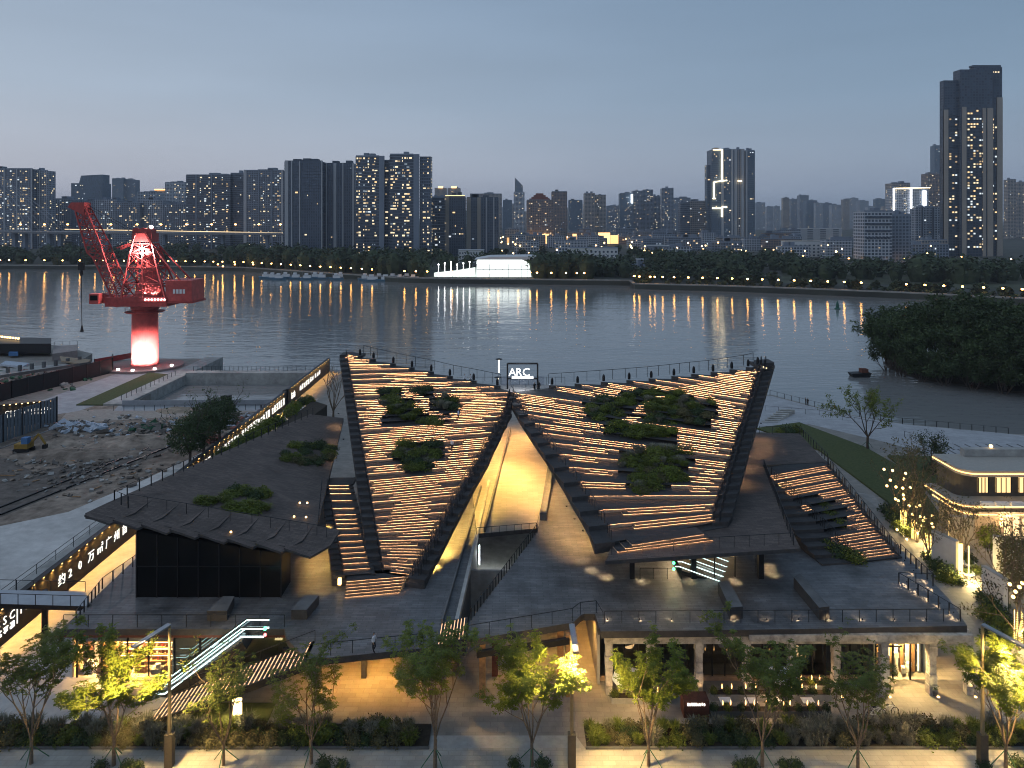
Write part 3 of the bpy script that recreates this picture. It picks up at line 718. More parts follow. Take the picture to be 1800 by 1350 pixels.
# downlights: small lamp under each slab edge and its light
def downlight(loc, power, col=WARM2, size=100, blend=.8, parent=None):
    m = MB(); m.lathe((loc[0], loc[1], loc[2] - .10), [(.12, 0), (.13, .10)], 8); m.mi = 1; m.add([(loc[0] + .09 * math.cos(-k * math.pi / 4), loc[1] + .09 * math.sin(-k * math.pi / 4), loc[2] - .106) for k in range(8)], [tuple(range(8))]); m.build('downlight', [mt['dark'], mt['bulb']], parent or pav)
    lamp_light('SPOT', 'downlight_beam', (loc[0], loc[1], loc[2] - .12), power, col, parent or pav, .12, size, blend, (loc[0], loc[1], loc[2] - 5))
for x, y in ((1040, 1003), (1065, 1014), (1130, 1022), (1210, 1022), (1290, 1022), (1358, 1010), (1352, 996), (1025, 985), (1010, 962), (996, 938)):
    p = P(x, y, ZM); downlight((p.x, p.y, ZM + 3.2), 1300 if x > 1035 else 450, WARM2, 36, 1.0)
for k in range(14):                                  # along the edge of the west wing, above the inner floor
    i = 2 + k * 1.5; ii = int(i); q = WW.w[ii][3]; downlight((q.x - .7, q.y + .9, WW.zs[ii] - 1.05), 1700, (1.0, .60, .13), 110, .8)
for k in range(10):
    i = 3 + k; q = WE.w[i][0]; downlight((q.x + .9, q.y + 1.2, WE.zs[i] - 1.05), 2600 if i < 7 else 5200, (1.0, .56, .17), 95, .9)
for (x, y) in ((-3, 113), (2, 119), (-1, 105)): downlight((x, y, 12.5), 10500, (1.0, .48, .12), 120, .9)
for (x, y, pw) in ((556, 985, 1400), (558, 1005, 1400), (560, 1030, 1400), (572, 965, 1500)):   # between the glass box and the side flight
    p = P(x, y, ZL); downlight((p.x, p.y, ZL + 3.6), pw, (1.0, .58, .16), 80, .8)
for t in (.15, .35, .55, .75, .9):                                                       # soffit of the west roof, side by the sign wall
    q = rf[0].lerp(rf[1], t); 
for (x, y) in ((1345, 775), (1352, 790), (1330, 800), (1320, 822), (1308, 850)):
    p = P(x, y, ZU); downlight((p.x - .6, p.y, ZU + 2.6), 420, WARM, 120, .9)
for (x, y) in ((588, 752), (592, 775), (596, 800)):
    p = P(x, y, 10.4); downlight((p.x + .6, p.y, 12.6), 300, WARM, 120, .9)
# low edge lights on the terrace
for x in list(range(1068, 1700, 56)):
    p = P(x, 1094, ZM); m = MB(); m.box((p.x, p.y, ZM + .30), (.08, .08, .10)); m.build('edge_light', mt['dark'], pav)
    lamp_light('SPOT', 'edge_light_beam', (p.x, p.y + .06, ZM + .30), 45, WARM2, pav, .05, 120, .9, (p.x, p.y + .5, ZM))
for (x, y) in ((1676, 1082), (1652, 1066), (1632, 1052), (1612, 1040), (1594, 1028), (1630, 1022), (1606, 1008), (1590, 990), (1640, 1035)):
    p = P(x, y, ZM); m = MB(); m.box((p.x, p.y, ZM + .30), (.08, .08, .10)); m.build('edge_light', mt['dark'], pav)
    lamp_light('SPOT', 'edge_light_beam', (p.x - .06, p.y, ZM + .30), 50, WARM2, pav, .05, 120, .9, (p.x - .4, p.y, ZM))

# ---- east front: old concrete frame, glazing behind, lit room at the end
yf = 63.0
xs_col = [(x - 900) * yf / F for x in (1070, 1143, 1228, 1312, 1391, 1469, 1553, 1637, 1702)]
rb = random.Random(4)
for k, x in enumerate(xs_col):
    mb = MB(); w = .62
    z = 0.0                                           # drums of old column, chipped at the joints
    while z < 5.0:
        h = rb.uniform(.7, 1.1); h = min(h, 5.0 - z); g = rb.uniform(-.03, .05)
        mb.bx(x - w/2 - g, x + w/2 + g, yf - w/2 - g, yf + w/2 + g, z, z + h - .05); mb.bx(x - w/2 + .06, x + w/2 - .06, yf - w/2 + .06, yf + w/2 - .06, z + h - .05, z + h); z += h
    mb.build('column', mt['oldconc'], pav)
for k in range(len(xs_col) - 1):
    mb = MB(); mb.bx(xs_col[k] + (0 if k else -.4), xs_col[k+1] - .002, yf - .32, yf + .32, 4.55, 5.35); mb.build('beam', mt['oldconc'], pav)
    if k >= 3:
        mb = MB(); mb.bx(xs_col[k], xs_col[k+1] - .002, yf - .75, yf - .33, 5.0, 5.55); mb.build('beam', mt['oldconc'], pav)
mb = MB(); mb.bx(xs_col[-1] - .35, xs_col[-1] + .35, yf + .33, yf + 11, 4.6, 5.38); mb.build('beam', mt['oldconc'], pav)
for y in (yf + 5.5, yf + 10.5):
    column(xs_col[-1], y, 0, 4.6, .6, mt['oldconc'])
mb = MB(); mb.bx(xs_col[0] - 1.0, xs_col[4], yf - .4, yf + .4, 5.40, 5.95)
mb.build('fascia_beam', mt['fascia'], pav)
yg = 64.9
x0, x1, x2 = xs_col[0] - .6, xs_col[6] + .2, P(1632, 1195, 0).x
mb = MB(); mb.quad((x0, yg, .35), (x1, yg, .35), (x1, yg, 5.35), (x0, yg, 5.35)); mb.build('glazing', mt['glasst'], pav)
mb = MB(); mb.quad((x1, yg, .1), (x2, yg, .1), (x2, yg, 5.35), (x1, yg, 5.35)); mb.quad((x2, yg, .1), (x2, yg + 5, .1), (x2, yg + 5, 5.35), (x2, yg, 5.35)); mb.build('glazing', mt['glass'], pav)
mb = MB(); mb.bx(x0, x1, yg - .2, yg + .2, 0, .34); mb.build('plinth', M('warm plinth', (.35, .24, .16), .7, .2, 2), pav)
for k in range(23):
    x = lerp(x0, x1, k / 22); mb = MB(); mb.bx(x - .05, x + .05, yg - .1, yg - .01, .35, 5.35); mb.build('mullion', mt['dark'], pav)
for x in (x1, lerp(x1, x2, .33), lerp(x1, x2, .66), x2): mb = MB(); mb.bx(x - .06, x + .06, yg - .12, yg - .01, 0, 5.35); mb.build('mullion', mt['dark'], pav)
for zz in (3.0,): mb = MB(); mb.bx(x1, lerp(x1, x2, .5), yg - .13, yg - .015, zz, zz + .12); mb.build('mullion', mt['dark'], pav)
# room behind the glass
mb = MB(); mb.bx(x0, x2 + .0, yg + 6.5, yg + 6.8, 0, 5.38); mb.bx(x0 - .2, x0 - .01, yg, yg + 6.5, 0, 5.38); mb.bx(x0, x1 - .13, yg + 2.4, yg + 2.5, .02, 5.38); mb.build('room_wall', M('room wall', (.30, .27, .23), .8, .2, 1), pav)
mb = MB(); mb.bx(x1 - .12, x1 - .02, yg + .1, yg + 6.5, .02, 5.38); mb.build('room_wall', mt['wallw'], pav)
for k in range(9):
    x = lerp(x1 + .3, x2 - .3, k / 8); mb = MB(); mb.bx(x - .16, x + .16, yg + .9, yg + 1.05, .1, 4.8); mb.build('room_panel', mt['wood'] if k % 2 else mt['wallw'], pav)
for k, (x, z) in enumerate(((.2, 2.2), (.45, 3.2), (.7, 1.6), (.3, 1.0), (.6, .9))):
    mb = MB(); xx = lerp(x1, x2, x); mb.box((xx, yg + .55, z * .6), (.5, .3, .45), .3 * k); mb.build('display_block', mt['white'], pav)
lamp_light('AREA', 'room_light', ((x1 + x2)/2, yg + .22, 4.4), 2000, (1.0, .64, .24), pav, .4, aim=((x1 + x2)/2, yg + 1.0, 1.2))
mb = MB(); mb.bx(x1 + .3, x2 - .3, yg + .7, yg + .95, 5.22, 5.3); mb.build('ceiling_light', E('room lamp', (1, .80, .46), 7), pav)
mb = MB(); mb.bx(x1 + .3, x1 + .36, yg + .8, yg + .87, .3, 5.0); mb.bx(x2 - .42, x2 - .36, yg + .8, yg + .87, .3, 5.0); mb.bx(x1 + 1.7, x1 + 1.76, yg + .8, yg + .87, .3, 5.0); mb.build('wall_light', E('room lamp tall', (1, .72, .34), 5), pav)
lamp_light('POINT', 'room_glow', (lerp(x0, x1, .5), yg + 1.2, 4.3), 110, WARM2, pav, .6)
for x, z in ((1640, 1.5), (1665, 3.5), (1690, .4)):
    p = P(x, 1205, 0); 
for k in (5, 6, 7, 8):                                # uplights at the last columns
    m = MB(); m.lathe((xs_col[k] + .3, yf - .55, .01), [(.12, 0), (.12, .05)], 8); m.build('uplight', mt['bulb'], pav)
    lamp_light('SPOT', 'uplight_beam', (xs_col[k] + .1, yf - .75, .12), 380 if k > 6 else 120, YEL, pav, .08, 60, .8, (xs_col[k], yf - .2, 4))
for k in (0, 2, 3):
    lamp_light('SPOT', 'uplight_beam', (xs_col[k] + .1, yf - .75, .12), 120, WARM, pav, .08, 50, .8, (xs_col[k], yf - .2, 2))
lamp_light('POINT', 'porch_light', (xs_col[-1] - 2, yf + 5, 4.2), 1100, (1, .56, .16), pav, .3)
m = MB(); m.lathe((xs_col[-1] - 2, yf + 5, 4.25), [(.2, 0), (.2, .1)], 8); m.build('downlight', mt['bulb'], pav)
# passage walls and lights between the centre and the east front
mb = MB(); xw = P(1056, 1210, 0).x; mb.bx(xw - .25, xw, yf + 1.2, 78, 0, ZM - .6); mb.build('passage_wall', mt['conc'], pav)
for (x, y, pw) in ((1030, 1180, 1700), (1035, 1130, 1700), (900, 1180, 420), (950, 1160, 420), (720, 1200, 1500), (640, 1200, 1600), (570, 1205, 1500), (670, 1180, 1200)):
    p = P(x, y, 0); downlight((p.x, p.y, (ZM if x > 800 else ZL) - .62), pw, (1.0, .50, .11), 120, .8)
mb = MB(); mb.bx(-24, 7, 76, 76.3, 0, ZL - .56); mb.build('back_wall', mt['conc'], pav)
# ================================================================== west front: shop, stairs, escalator, footbridge, sign wall
ys = 65.2
xa, xb, xc = P(136, 1188, 0).x, P(306, 1188, 0).x, P(402, 1188, 0).x
mb = MB(); mb.quad((xa, ys, .05), (xb, ys, .05), (xb, ys, 4.4), (xa, ys, 4.4)); mb.quad((xb, ys, .05), (xc + 6, ys, .05), (xc + 6, ys, 4.4), (xb, ys, 4.4)); mb.build('glazing', mt['glass'], pav)
for x in (136, 180, 225, 262, 307, 352, 390, 430): xx = (x - 900) * ys / F; m = MB(); m.bx(xx - .07, xx + .07, ys - .1, ys - .012, 0, 4.42); m.build('mullion', mt['dark'], pav)
mb = MB(); mb.bx(xa - 1.9, xc + 7.5, ys - 1.0, ys - .6, 4.2, 4.44); mb.build('fascia_beam', mt['rust'], pav)
mb = MB(); mb.bx(xa - .2, xc + 7, ys + 6.5, ys + 6.8, 0, 4.42); mb.bx(xa - .4, xa - .22, ys, ys + 6.8, 0, 4.42); mb.bx(xa - .1, xb - .15, ys + 2.3, ys + 2.4, .02, 4.42); mb.build('shop_wall', M('shop wall', (.50, .38, .26), .8, .2, 1.5), pav)
mb = MB(); mb.bx(xb - .1, xb + .1, ys + .05, ys + 6.4, .02, 4.42); mb.build('shop_wall', mt['wallw'], pav)
mb = MB(); mb.bx(xa - .1, xb - .15, ys + .05, ys + .12, 3.25, 4.40); mb.build('shop_blind', M('cream blind', (.55, .45, .33), .8, .08, 2), pav)
for k in range(4):
    mb = MB(); z = .45 + k * .62; mb.bx(xa + 3.2, xb - .3, ys + 1.6, ys + 2.1, z, z + .06); mb.build('shelf', mt['wood'], pav)
    mb = MB(); mb.bx(xa + 3.2, xb - .3, ys + 1.62, ys + 1.66, z + .50, z + .54); mb.build('shelf_light', E('shelf lamp %d' % k, (1, .58, .20), 13), pav)
    rk = random.Random(k)
    for j in range(12):
        x = lerp(xa + 3.4, xb - .5, j / 11); h = rk.uniform(.18, .4); mb = MB(); mb.lathe((x, ys + 1.85, z + .062), [(.1, 0), (rk.uniform(.1, .16), h*.5), (.07, h)], 7); mb.build('goods', mt[rk.choice(['white', 'rust', 'wood', 'red'])], pav)
for k in range(5):
    x = lerp(xa + .5, xa + 2.9, k / 4); mb = MB(); mb.bx(x - .18, x + .18, ys + 1.3, ys + 1.4, .02, 3.3); mb.build('shop_curtain', mt['white'] if k % 2 else mt['wood'], pav)
for k, (x, y, z) in enumerate(((.10, .6, .9), (.24, .7, .75), (.45, .7, .5), (.62, .8, .6), (.80, .6, .5), (.93, .8, .7))):
    mb = MB(); xx = lerp(xa, xb, x); mb.box((xx, ys + y, z/2 + .02), (.9, .6, z)); mb.box((xx + .1, ys + y, z + .2), (.4, .3, .34), .4); mb.build('display_table', mt['wood'] if k % 2 else mt['white'], pav)
mb = MB(); mb.bx(xa + .4, xb - .4, ys + 1.6, ys + 1.9, 4.25, 4.33); mb.bx(xa + .4, xb - .4, ys + 4.0, ys + 4.3, 4.25, 4.33); mb.build('ceiling_light', E('shop lamp', (1, .62, .26), 4), pav)
lamp_light('AREA', 'shop_light', ((xa + xb)/2, ys + .5, 4.0), 4200, (1.0, .52, .16), pav, .6, aim=((xa + xb)/2, ys + 2.0, 1.0))
lamp_light('POINT', 'foyer_light', (xb + 3.5, ys + 3.5, 4.0), 25, WARM2, pav, .3)

# ---- staircase from the plaza to the west deck
st = thing('staircase', (-24, 60.4, 0), 'long dark staircase with lit tread edges climbing from plaza to west deck', 'stairs')
n = 30; a0, a1, b0, b1 = (258, 1279), (276, 1236), (538, 1162), (541, 1126)
for k in range(n):
    t, t2 = k / n, (k + 1) / n; z = ZL * (k + 1) / n
    x0 = lerp(P(*a0, 0).x, P(*b0, ZL).x, t); x1 = lerp(P(*a0, 0).x, P(*b0, ZL).x, t2)
    m = MB(); m.bx(x0 - .03, x1, 59.0, 62.2, z - .06, z); m.bx(x0 + .05, x1, 59.0, 62.2, z - .17, z - .06); m.build('step', [mt['tread']], st)
    m = MB(); m.quad((x0 + .045, 59.0, z - .165), (x0 + .045, 62.2, z - .165), (x0 + .045, 62.2, z - .065), (x0 + .045, 59.0, z - .065)); m.build('riser', mt['riser'], st)
    m = MB(); m.bx(x0 + .02, x0 + .11, 59.05, 62.15, z + .001, z + .012); m.build('light_strip', E('tread glow', (1, .58, .32), 1.35) if k == 0 else bpy.data.materials['tread glow'], st)  # glowing line on the tread stands for light falling from under the nosing
xs0, xs1 = P(*a0, 0).x, P(*b0, ZL).x
for y in (58.95, 62.25):
    m = MB(); m.bar((xs0, y, -.05), (xs1, y, ZL - .2), .12, .55); m.build('stringer', mt['dark'], st)
    railing_mesh([(xs0 + .3, y, .2), (xs1, y, ZL)], step=1.6, h=1.0, w=.04).build('railing', mt['rail'], st)
# small stair between the two decks
ss = thing('deck_steps', (-6.5, 61.5, ZL), 'short flight of lit steps joining the two decks beside the light well', 'stairs')
for k in range(8):
    t = k / 8; x0 = lerp(P(770, 1136, ZL).x, P(818, 1122, ZM).x, t); x1 = lerp(P(770, 1136, ZL).x, P(818, 1122, ZM).x, (k+1)/8); z = ZL + (ZM - ZL) * (k + 1) / 8
    yb = lerp(61.6, 60.9, t); m = MB(); m.bx(x0 - .03, x1, yb, yb + 3.3, z - .05, z); m.bx(x0 + .05, x1, yb, yb + 3.3, ZL - .5, z - .05); m.build('step', mt['tread'], ss)
    m = MB(); m.quad((x0 + .045, yb, z - .125), (x0 + .045, yb + 3.3, z - .125), (x0 + .045, yb + 3.3, z - .052), (x0 + .045, yb, z - .052)); m.build('riser', mt['riser'], ss)
    m = MB(); m.bx(x0 + .01, x0 + .08, yb + .05, yb + 3.2, z + .001, z + .012); m.build('light_strip', bpy.data.materials['tread glow'], ss)  # light pool on each tread drawn as a glowing line
m = MB(); m.prism([P(768, 1137, ZL), P(820, 1124, ZL), Vector((-3.0, 64.5, ZL)), Vector((-6.2, 64.8, ZL))], .5); m.build('landing', mt['fascia'], ss)

# ---- escalator
es = thing('escalator', (-26, 63.4, 0), 'escalator with glowing white handrails rising beside the shop', 'escalator')
A = Vector((P(290, 1225, 0).x, 63.2, 0)); B = Vector((P(440, 1100, ZL).x, 63.2, ZL))
path = [A + Vector((-1.2, 0, .0)), A, B, B + Vector((2.0, 0, 0))]
m = MB()
for k in range(22):
    t = k / 22; p = A.lerp(B, t); m.bx(p.x, p.x + (B.x - A.x)/22, 62.75, 63.65, p.z - .1, p.z + .2)
m.build('step_band', mt['steel'], es, kind='stuff')
m = MB(); m.bar(A + Vector((-.5, 0, -.45)), B + Vector((.3, 0, -.5)), 1.5, .7); m.build('truss', mt['dark'], es)
for y in (62.5, 63.9):
    off = Vector((0, y - 63.2, 0))
    m = MB()
    for p, q in zip(path[:-1], path[1:]): m.quad(p + off + Vector((0, 0, .25)), q + off + Vector((0, 0, .25)), q + off + Vector((0, 0, 1.05)), p + off + Vector((0, 0, 1.05)))
    m.build('balustrade', mt['glass'], es)
    m = MB(); m.tube([p + off + Vector((0, 0, 1.10)) for p in path], .06, 6); m.build('handrail', mt['dark'], es)
    m = MB(); m.tube([p + off + Vector((0, -.03, .98)) for p in path], .035, 6); m.build('light_strip', E('escalator strip', (.62, 1.0, .93), 4.0) if y < 63 else bpy.data.materials['escalator strip'], es)
    m = MB(); m.tube([p + off + Vector((0, -.09, .30)) for p in path], .05, 6); m.build('light_strip', E('escalator skirt light', (.75, .98, .96), 3.2) if y < 63 else bpy.data.materials['escalator skirt light'], es)
m = MB(); m.ball(B + Vector((2.1, -.7, 1.0)), .16); m.build('signal', mt['green'], es)
m = MB(); m.ball(B + Vector((2.1, -.7, .45)), .14); m.build('signal', mt['redl'], es)
lamp_light('POINT', 'escalator_glow', (A.lerp(B, .5) + Vector((0, 0, 1.0))), 40, (.8, 1, .97), es, .5)

# second escalator inside the hall under the east wing, with its lit ceiling and figures of light
e2 = thing('indoor_escalator', P(1270, 1014, ZM), 'bright white escalator inside the glazed hall under the east wing', 'escalator')
c0, c1 = P(1290, 1010, ZM) + Vector((2.5, 0, -1.2)), P(1195, 990, ZM) + Vector((0, -2, 1.4))
for k, y in enumerate((71.6, 72.6, 73.6, 74.6, 75.8, 77.0)):
    m = MB(); m.tube([(P(1188, 1000, 7.4).x + .5*k, y - 1.0, 7.5), (P(1195, 1000, 7.4).x + .5*k, y - 1.0, 7.5), (P(1195, 1000, 7.4).x + 5.2 + .5*k, y - 1.0, 5.6)], .045, 6); m.build('light_strip', E('hall escalator strip', (.75, 1, .97), 2.2) if k == 0 else bpy.data.materials['hall escalator strip'], e2)
m = MB(); m.bar((P(1205, 1000, 7.8).x, 73.4, 6.6), (P(1205, 1000, 7.8).x + 5.4, 73.4, 4.9), 4.4, .4); m.build('truss', mt['dark'], e2)
m = MB(); m.ball((P(1186, 995, 7.8).x, 70.5, 7.9), .14); m.ball((P(1186, 995, 7.8).x, 70.5, 7.3), .14); m.build('signal', mt['green'], e2)
hx0, hx1 = P(1120, 1000, ZM).x, P(1345, 1000, ZM).x
mb = MB(); mb.bx(hx0 - 4, hx1, 84, 84.3, ZM, ZU - .76); mb.build('hall_wall', M('hall wall', (.45, .36, .25), .8, .15, 1), pav)
mb = MB(); mb.bx(P(1222, 975, 8.6).x, P(1320, 975, 8.6).x, 75.6, 75.8, 6.1, 9.4); mb.build('hall_panel', E('hall light panel', (1, .62, .26), 1.1), pav)
mb = MB()
for x in (1222, 1256, 1292, 1340): xx = (x - 900) * 71.6 / F; mb.bx(xx - .05, xx + .05, 71.55, 71.65, ZM, ZU - .76)
mb.build('mullion', mt['dark'], pav)
mb = MB(); mb.quad(((1222-900)*71.7/F, 71.7, ZM), ((1340-900)*71.7/F, 71.7, ZM), ((1340-900)*71.7/F, 71.7, ZU - .76), ((1222-900)*71.7/F, 71.7, ZU - .76)); mb.build('glazing', mt['glass'], pav)
lamp_light('POINT', 'hall_glow', ((hx0 + hx1)/2 - 2, 77, 8.6), 700, WARM2, pav, .5)
rail([P(1125, 1018, ZM), P(1222, 1018, ZM)], step=1.3)

# ---- footbridge at the west edge
fb = thing('footbridge', (-46, 67.5, 0), 'pale footbridge on a dark post crossing to the west deck', 'bridge')
q0, q1, q2, q3 = P(-120, 1058, ZL), P(160, 1066, ZL), P(150, 1040, ZL), P(-120, 1034, ZL)
m = MB(); m.prism([q0, q1, q2, q3], .45, 1); m.build('deck', [M('pale bridge deck', (.38, .40, .43), .7, .12, 1), mt['dark']], fb)
railing_mesh([q0, q1 + Vector((-.3, 0, 0))], step=1.7, h=1.0).build('railing', mt['rail'], fb); railing_mesh([q3, q2], step=1.7, h=1.0).build('railing', mt['rail'], fb)
p = P(79, 1118, 0); m = MB(); m.bx(p.x - .22, p.x + .22, p.y - .2, p.y + .2, 0, ZL - .4); m.build('post', mt['dark'], fb)

# ---- long sign wall with lit letters
def text_mesh(txt, size, name='letters'):
    cu = bpy.data.curves.new(name, 'FONT'); cu.body = txt; cu.size = size; cu.extrude = .03; cu.align_x = 'LEFT'; cu.resolution_u = 2
    o = bpy.data.objects.new(name, cu); COL.objects.link(o); dg = bpy.context.evaluated_depsgraph_get()
    me = bpy.data.meshes.new_from_object(o.evaluated_get(dg)); bpy.data.objects.remove(o); bpy.data.curves.remove(cu)
    return me
def put_text(txt, size, mat, origin, right, up, parent, name='letters', cell=None, gap=1.0):
    """text standing on the plane spanned by right/up; each character its own mesh"""
    x = 0.0; out = right.cross(up)
    for ch in txt:
        if ch == ' ': x += size * .6; continue
        me = text_mesh(ch, size); me.materials.clear(); me.materials.append(mat)
        o = bpy.data.objects.new(name, me)
        mtx = Matrix((right, up, out)).transposed().to_4x4(); mtx.translation = origin + right * x
        me.transform(mtx); link(o, parent); x += size * gap
def glyph(mb, org, right, up, w, h, rr):
    """a block of strokes: lettering too small in the photo to read"""
    def bar(x0, y0, x1, y1):
        mb.bar(org + right * x0 * w + up * y0 * h, org + right * x1 * w + up * y1 * h, .1, .13, right.cross(up))
    for y in sorted(rr.sample([.08, .3, .5, .72, .92], 3)): bar(rr.uniform(0, .15), y, rr.uniform(.85, 1), y)
    for x in sorted(rr.sample([.1, .35, .5, .65, .9], 2)): bar(x, rr.uniform(0, .2), x, rr.uniform(.75, 1))
    if rr.random() < .6: bar(.2, .1, .75, .5)
sw = thing('sign_wall', (XW, 120, 0), 'long dark wall with glowing white characters and a row of small downlights', 'wall')
segs = [(58, 96.5), (97.0, 158), (159.5, 196)]
for a, b in segs:
    m = MB(); m.bx(XW - .45, XW, a, b, 0, 3.7); m.build('panel', mt['blackwall'], sw)
    m = MB(); m.bx(XW - .5, XW + .16, a, b, 3.705, 3.8); m.build('coping', mt['dark'], sw)
m = MB(); m.bx(XW - 2.2, XW - .51, 56, 110, 0, 3.3); m.build('ledge', mt['conc'], sw)
m = MB(); m.bx(XW - .8, XW - .3, 158.05, 159.45, 0, 3.9); m.build('pier', mt['dark'], sw)
y = 59.0; k = 0
while y < 195:
    if not 157 < y < 160:
        m = MB(); m.box((XW + .10, y, 3.66), (.14, .14, .08)); m.build('downlight', mt['bulb'], sw)
        lamp_light('SPOT', 'downlight_beam', (XW + .14, y, 3.60), 480, (1.0, .52, .12), sw, .05, 110, .75, (XW + .45, y, 0))
    y += 1.55 if y < 97 else 2.0; k += 1
railing_mesh([(XW - 1.6, 58, 3.3), (XW - 1.6, 97, 3.3)], step=3.2, h=1.1, rails=(1.0, .5)).build('railing', mt['rail'], sw)
rt, up = Vector((0, 1, 0)), Vector((0, 0, 1))
put_text('约20万㎡广州首个滨江', 1.35, mt['textw'], Vector((XW + .03, 78.6, 1.35)), rt, up, sw, gap=1.36)
put_text('CSSC', 1.15, mt['textw'], Vector((XW + .03, 68.3, 1.9)), rt, up, sw, gap=.78)
m = MB(); m.bx(XW + .01, XW + .06, 72.05, 72.17, 1.0, 3.0); m.build('letters', mt['textw'], sw)
put_text('19', 1.15, mt['textw'], Vector((XW + .03, 72.4, 1.7)), rt, up, sw, gap=.7)
rg = random.Random(9)
m = MB()
for k in range(4): glyph(m, Vector((XW + .04, 68.35 + k * .9, 1.0)), rt, up, .62, .6, rg)
m.build('letters', mt['textw'], sw)
yy = 107.5
for wd_ in (3, 5, 0, 8, 0, 3, 8, 0, 6, 0):
    m = MB()
    if wd_ == 3:
        m = MB()
    for k in range(wd_ or 1):
        if wd_: glyph(m, Vector((XW + .04, yy, 1.1)), rt, up, 1.0, 1.55, rg); yy += 1.42
        else: yy += .9
    if m.v: m.build('letters', mt['textw'], sw)
m = MB()
for k in range(2): glyph(m, Vector((XW + .04, 161.8 + 1.5*k, 1.0)), rt, up, 1.4, 1.6, rg)
for k in range(7): glyph(m, Vector((XW + .04, 168 + 1.7*k, 1.3)), rt, up, 1.25, 1.3, rg)
for k in range(3): glyph(m, Vector((XW + .04, 181 + 1.9*k, 1.5)), rt, up, 1.2, 1.1, rg)
m.build('letters', mt['textw'], sw)

# ---- lit name sign on the ridge
rs = thing('name_sign', (1.6, 109, 15.9), 'black rectangular frame holding glowing white letters on the ridge terrace', 'sign')
yS = 110.0
def Q(px, py): return PD(px, py, yS)
m = MB(); a, b = Q(892, 668), Q(945, 639); m.bx(a.x - .12, a.x + .12, yS - .12, yS + .12, 15.2, b.z); m.bx(b.x - .12, b.x + .12, yS - .12, yS + .12, 15.2, b.z); m.bx(a.x, b.x, yS - .12, yS + .12, b.z - .12, b.z + .12); m.bx(a.x, b.x, yS - .12, yS + .12, Q(900, 665.5).z - .1, Q(900, 665.5).z + .1)
m.build('frame', mt['dark'], rs)
put_text('ARC', 1.75, E('sign letters', (.96, .97, 1), 2.2), Vector((Q(894, 660).x, yS - .16, Q(894, 660.5).z)), Vector((1, 0, 0)), up, rs, gap=.60)
m = MB(); m.bx(Q(900, 660).x, Q(937, 660).x, yS - .25, yS - .1, Q(900, 665).z, Q(900, 661.5).z); m.build('light_bar', E('sign light bar', (.92, .95, 1), 7), rs)
lamp_light('POINT', 'sign_glow', (Q(918, 655).x, yS - 1.2, Q(918, 655).z), 200, (.9, .93, 1), rs, .3)
m = MB(); m.prism([Vector((-6, 104.4, 15.7)), Vector((7.5, 104.8, 15.7)), Vector((8.5, 113, 15.7)), Vector((-8, 113, 15.7))], .5, 1); m.build('ridge_terrace', [M('pale terrace stone', (.36, .34, .32), .7, .1, 2), mt['fascia']], pav)
m = MB(); m.quad(Vector((Q(880, 670).x, 112.6, 15.72)), Vector((Q(958, 670).x, 112.6, 15.72)), Vector((Q(958, 670).x, 112.6, 17.1)), Vector((Q(880, 670).x, 112.6, 17.1))); m.build('glass_panel', GLASS('frosted screen', (.75, .75, .8), .12, .3), pav)
railing_mesh([(-7.5, 112.9, 15.7), (8.4, 112.9, 15.7)], step=1.5, h=1.2).build('railing', mt['rail'], pav)
for px, yb, h, nm in ((877, 676, 5.0, 0), (875, 676, 2.0, 1)):
    p = PD(px, yb, 108 + nm); ml = thing('mushroom_lamp', (p.x, p.y, 15.7), 'tall slender lamp with a flat disc head near the name sign' if not nm else 'short lamp with a flat disc head near the name sign', 'lamp')
    m = MB(); m.tube([(p.x, p.y, 15.7), (p.x, p.y, 15.7 + h * .6)], .06, 6); m.build('pole', mt['steel'], ml)
    m = MB(); m.tube([(p.x, p.y, 15.7 + h * .6), (p.x, p.y, 15.68 + h)], .12, 8); m.build('light_tube', E('lamp tube %d' % nm, (1, .9, .7), 2.2), ml)
    m = MB(); m.lathe((p.x, p.y, 15.7 + h), [(.1, -.05), (.55, 0), (.5, .06), (.1, .16)], 14); m.build('disc_head', mt['dark'], ml)
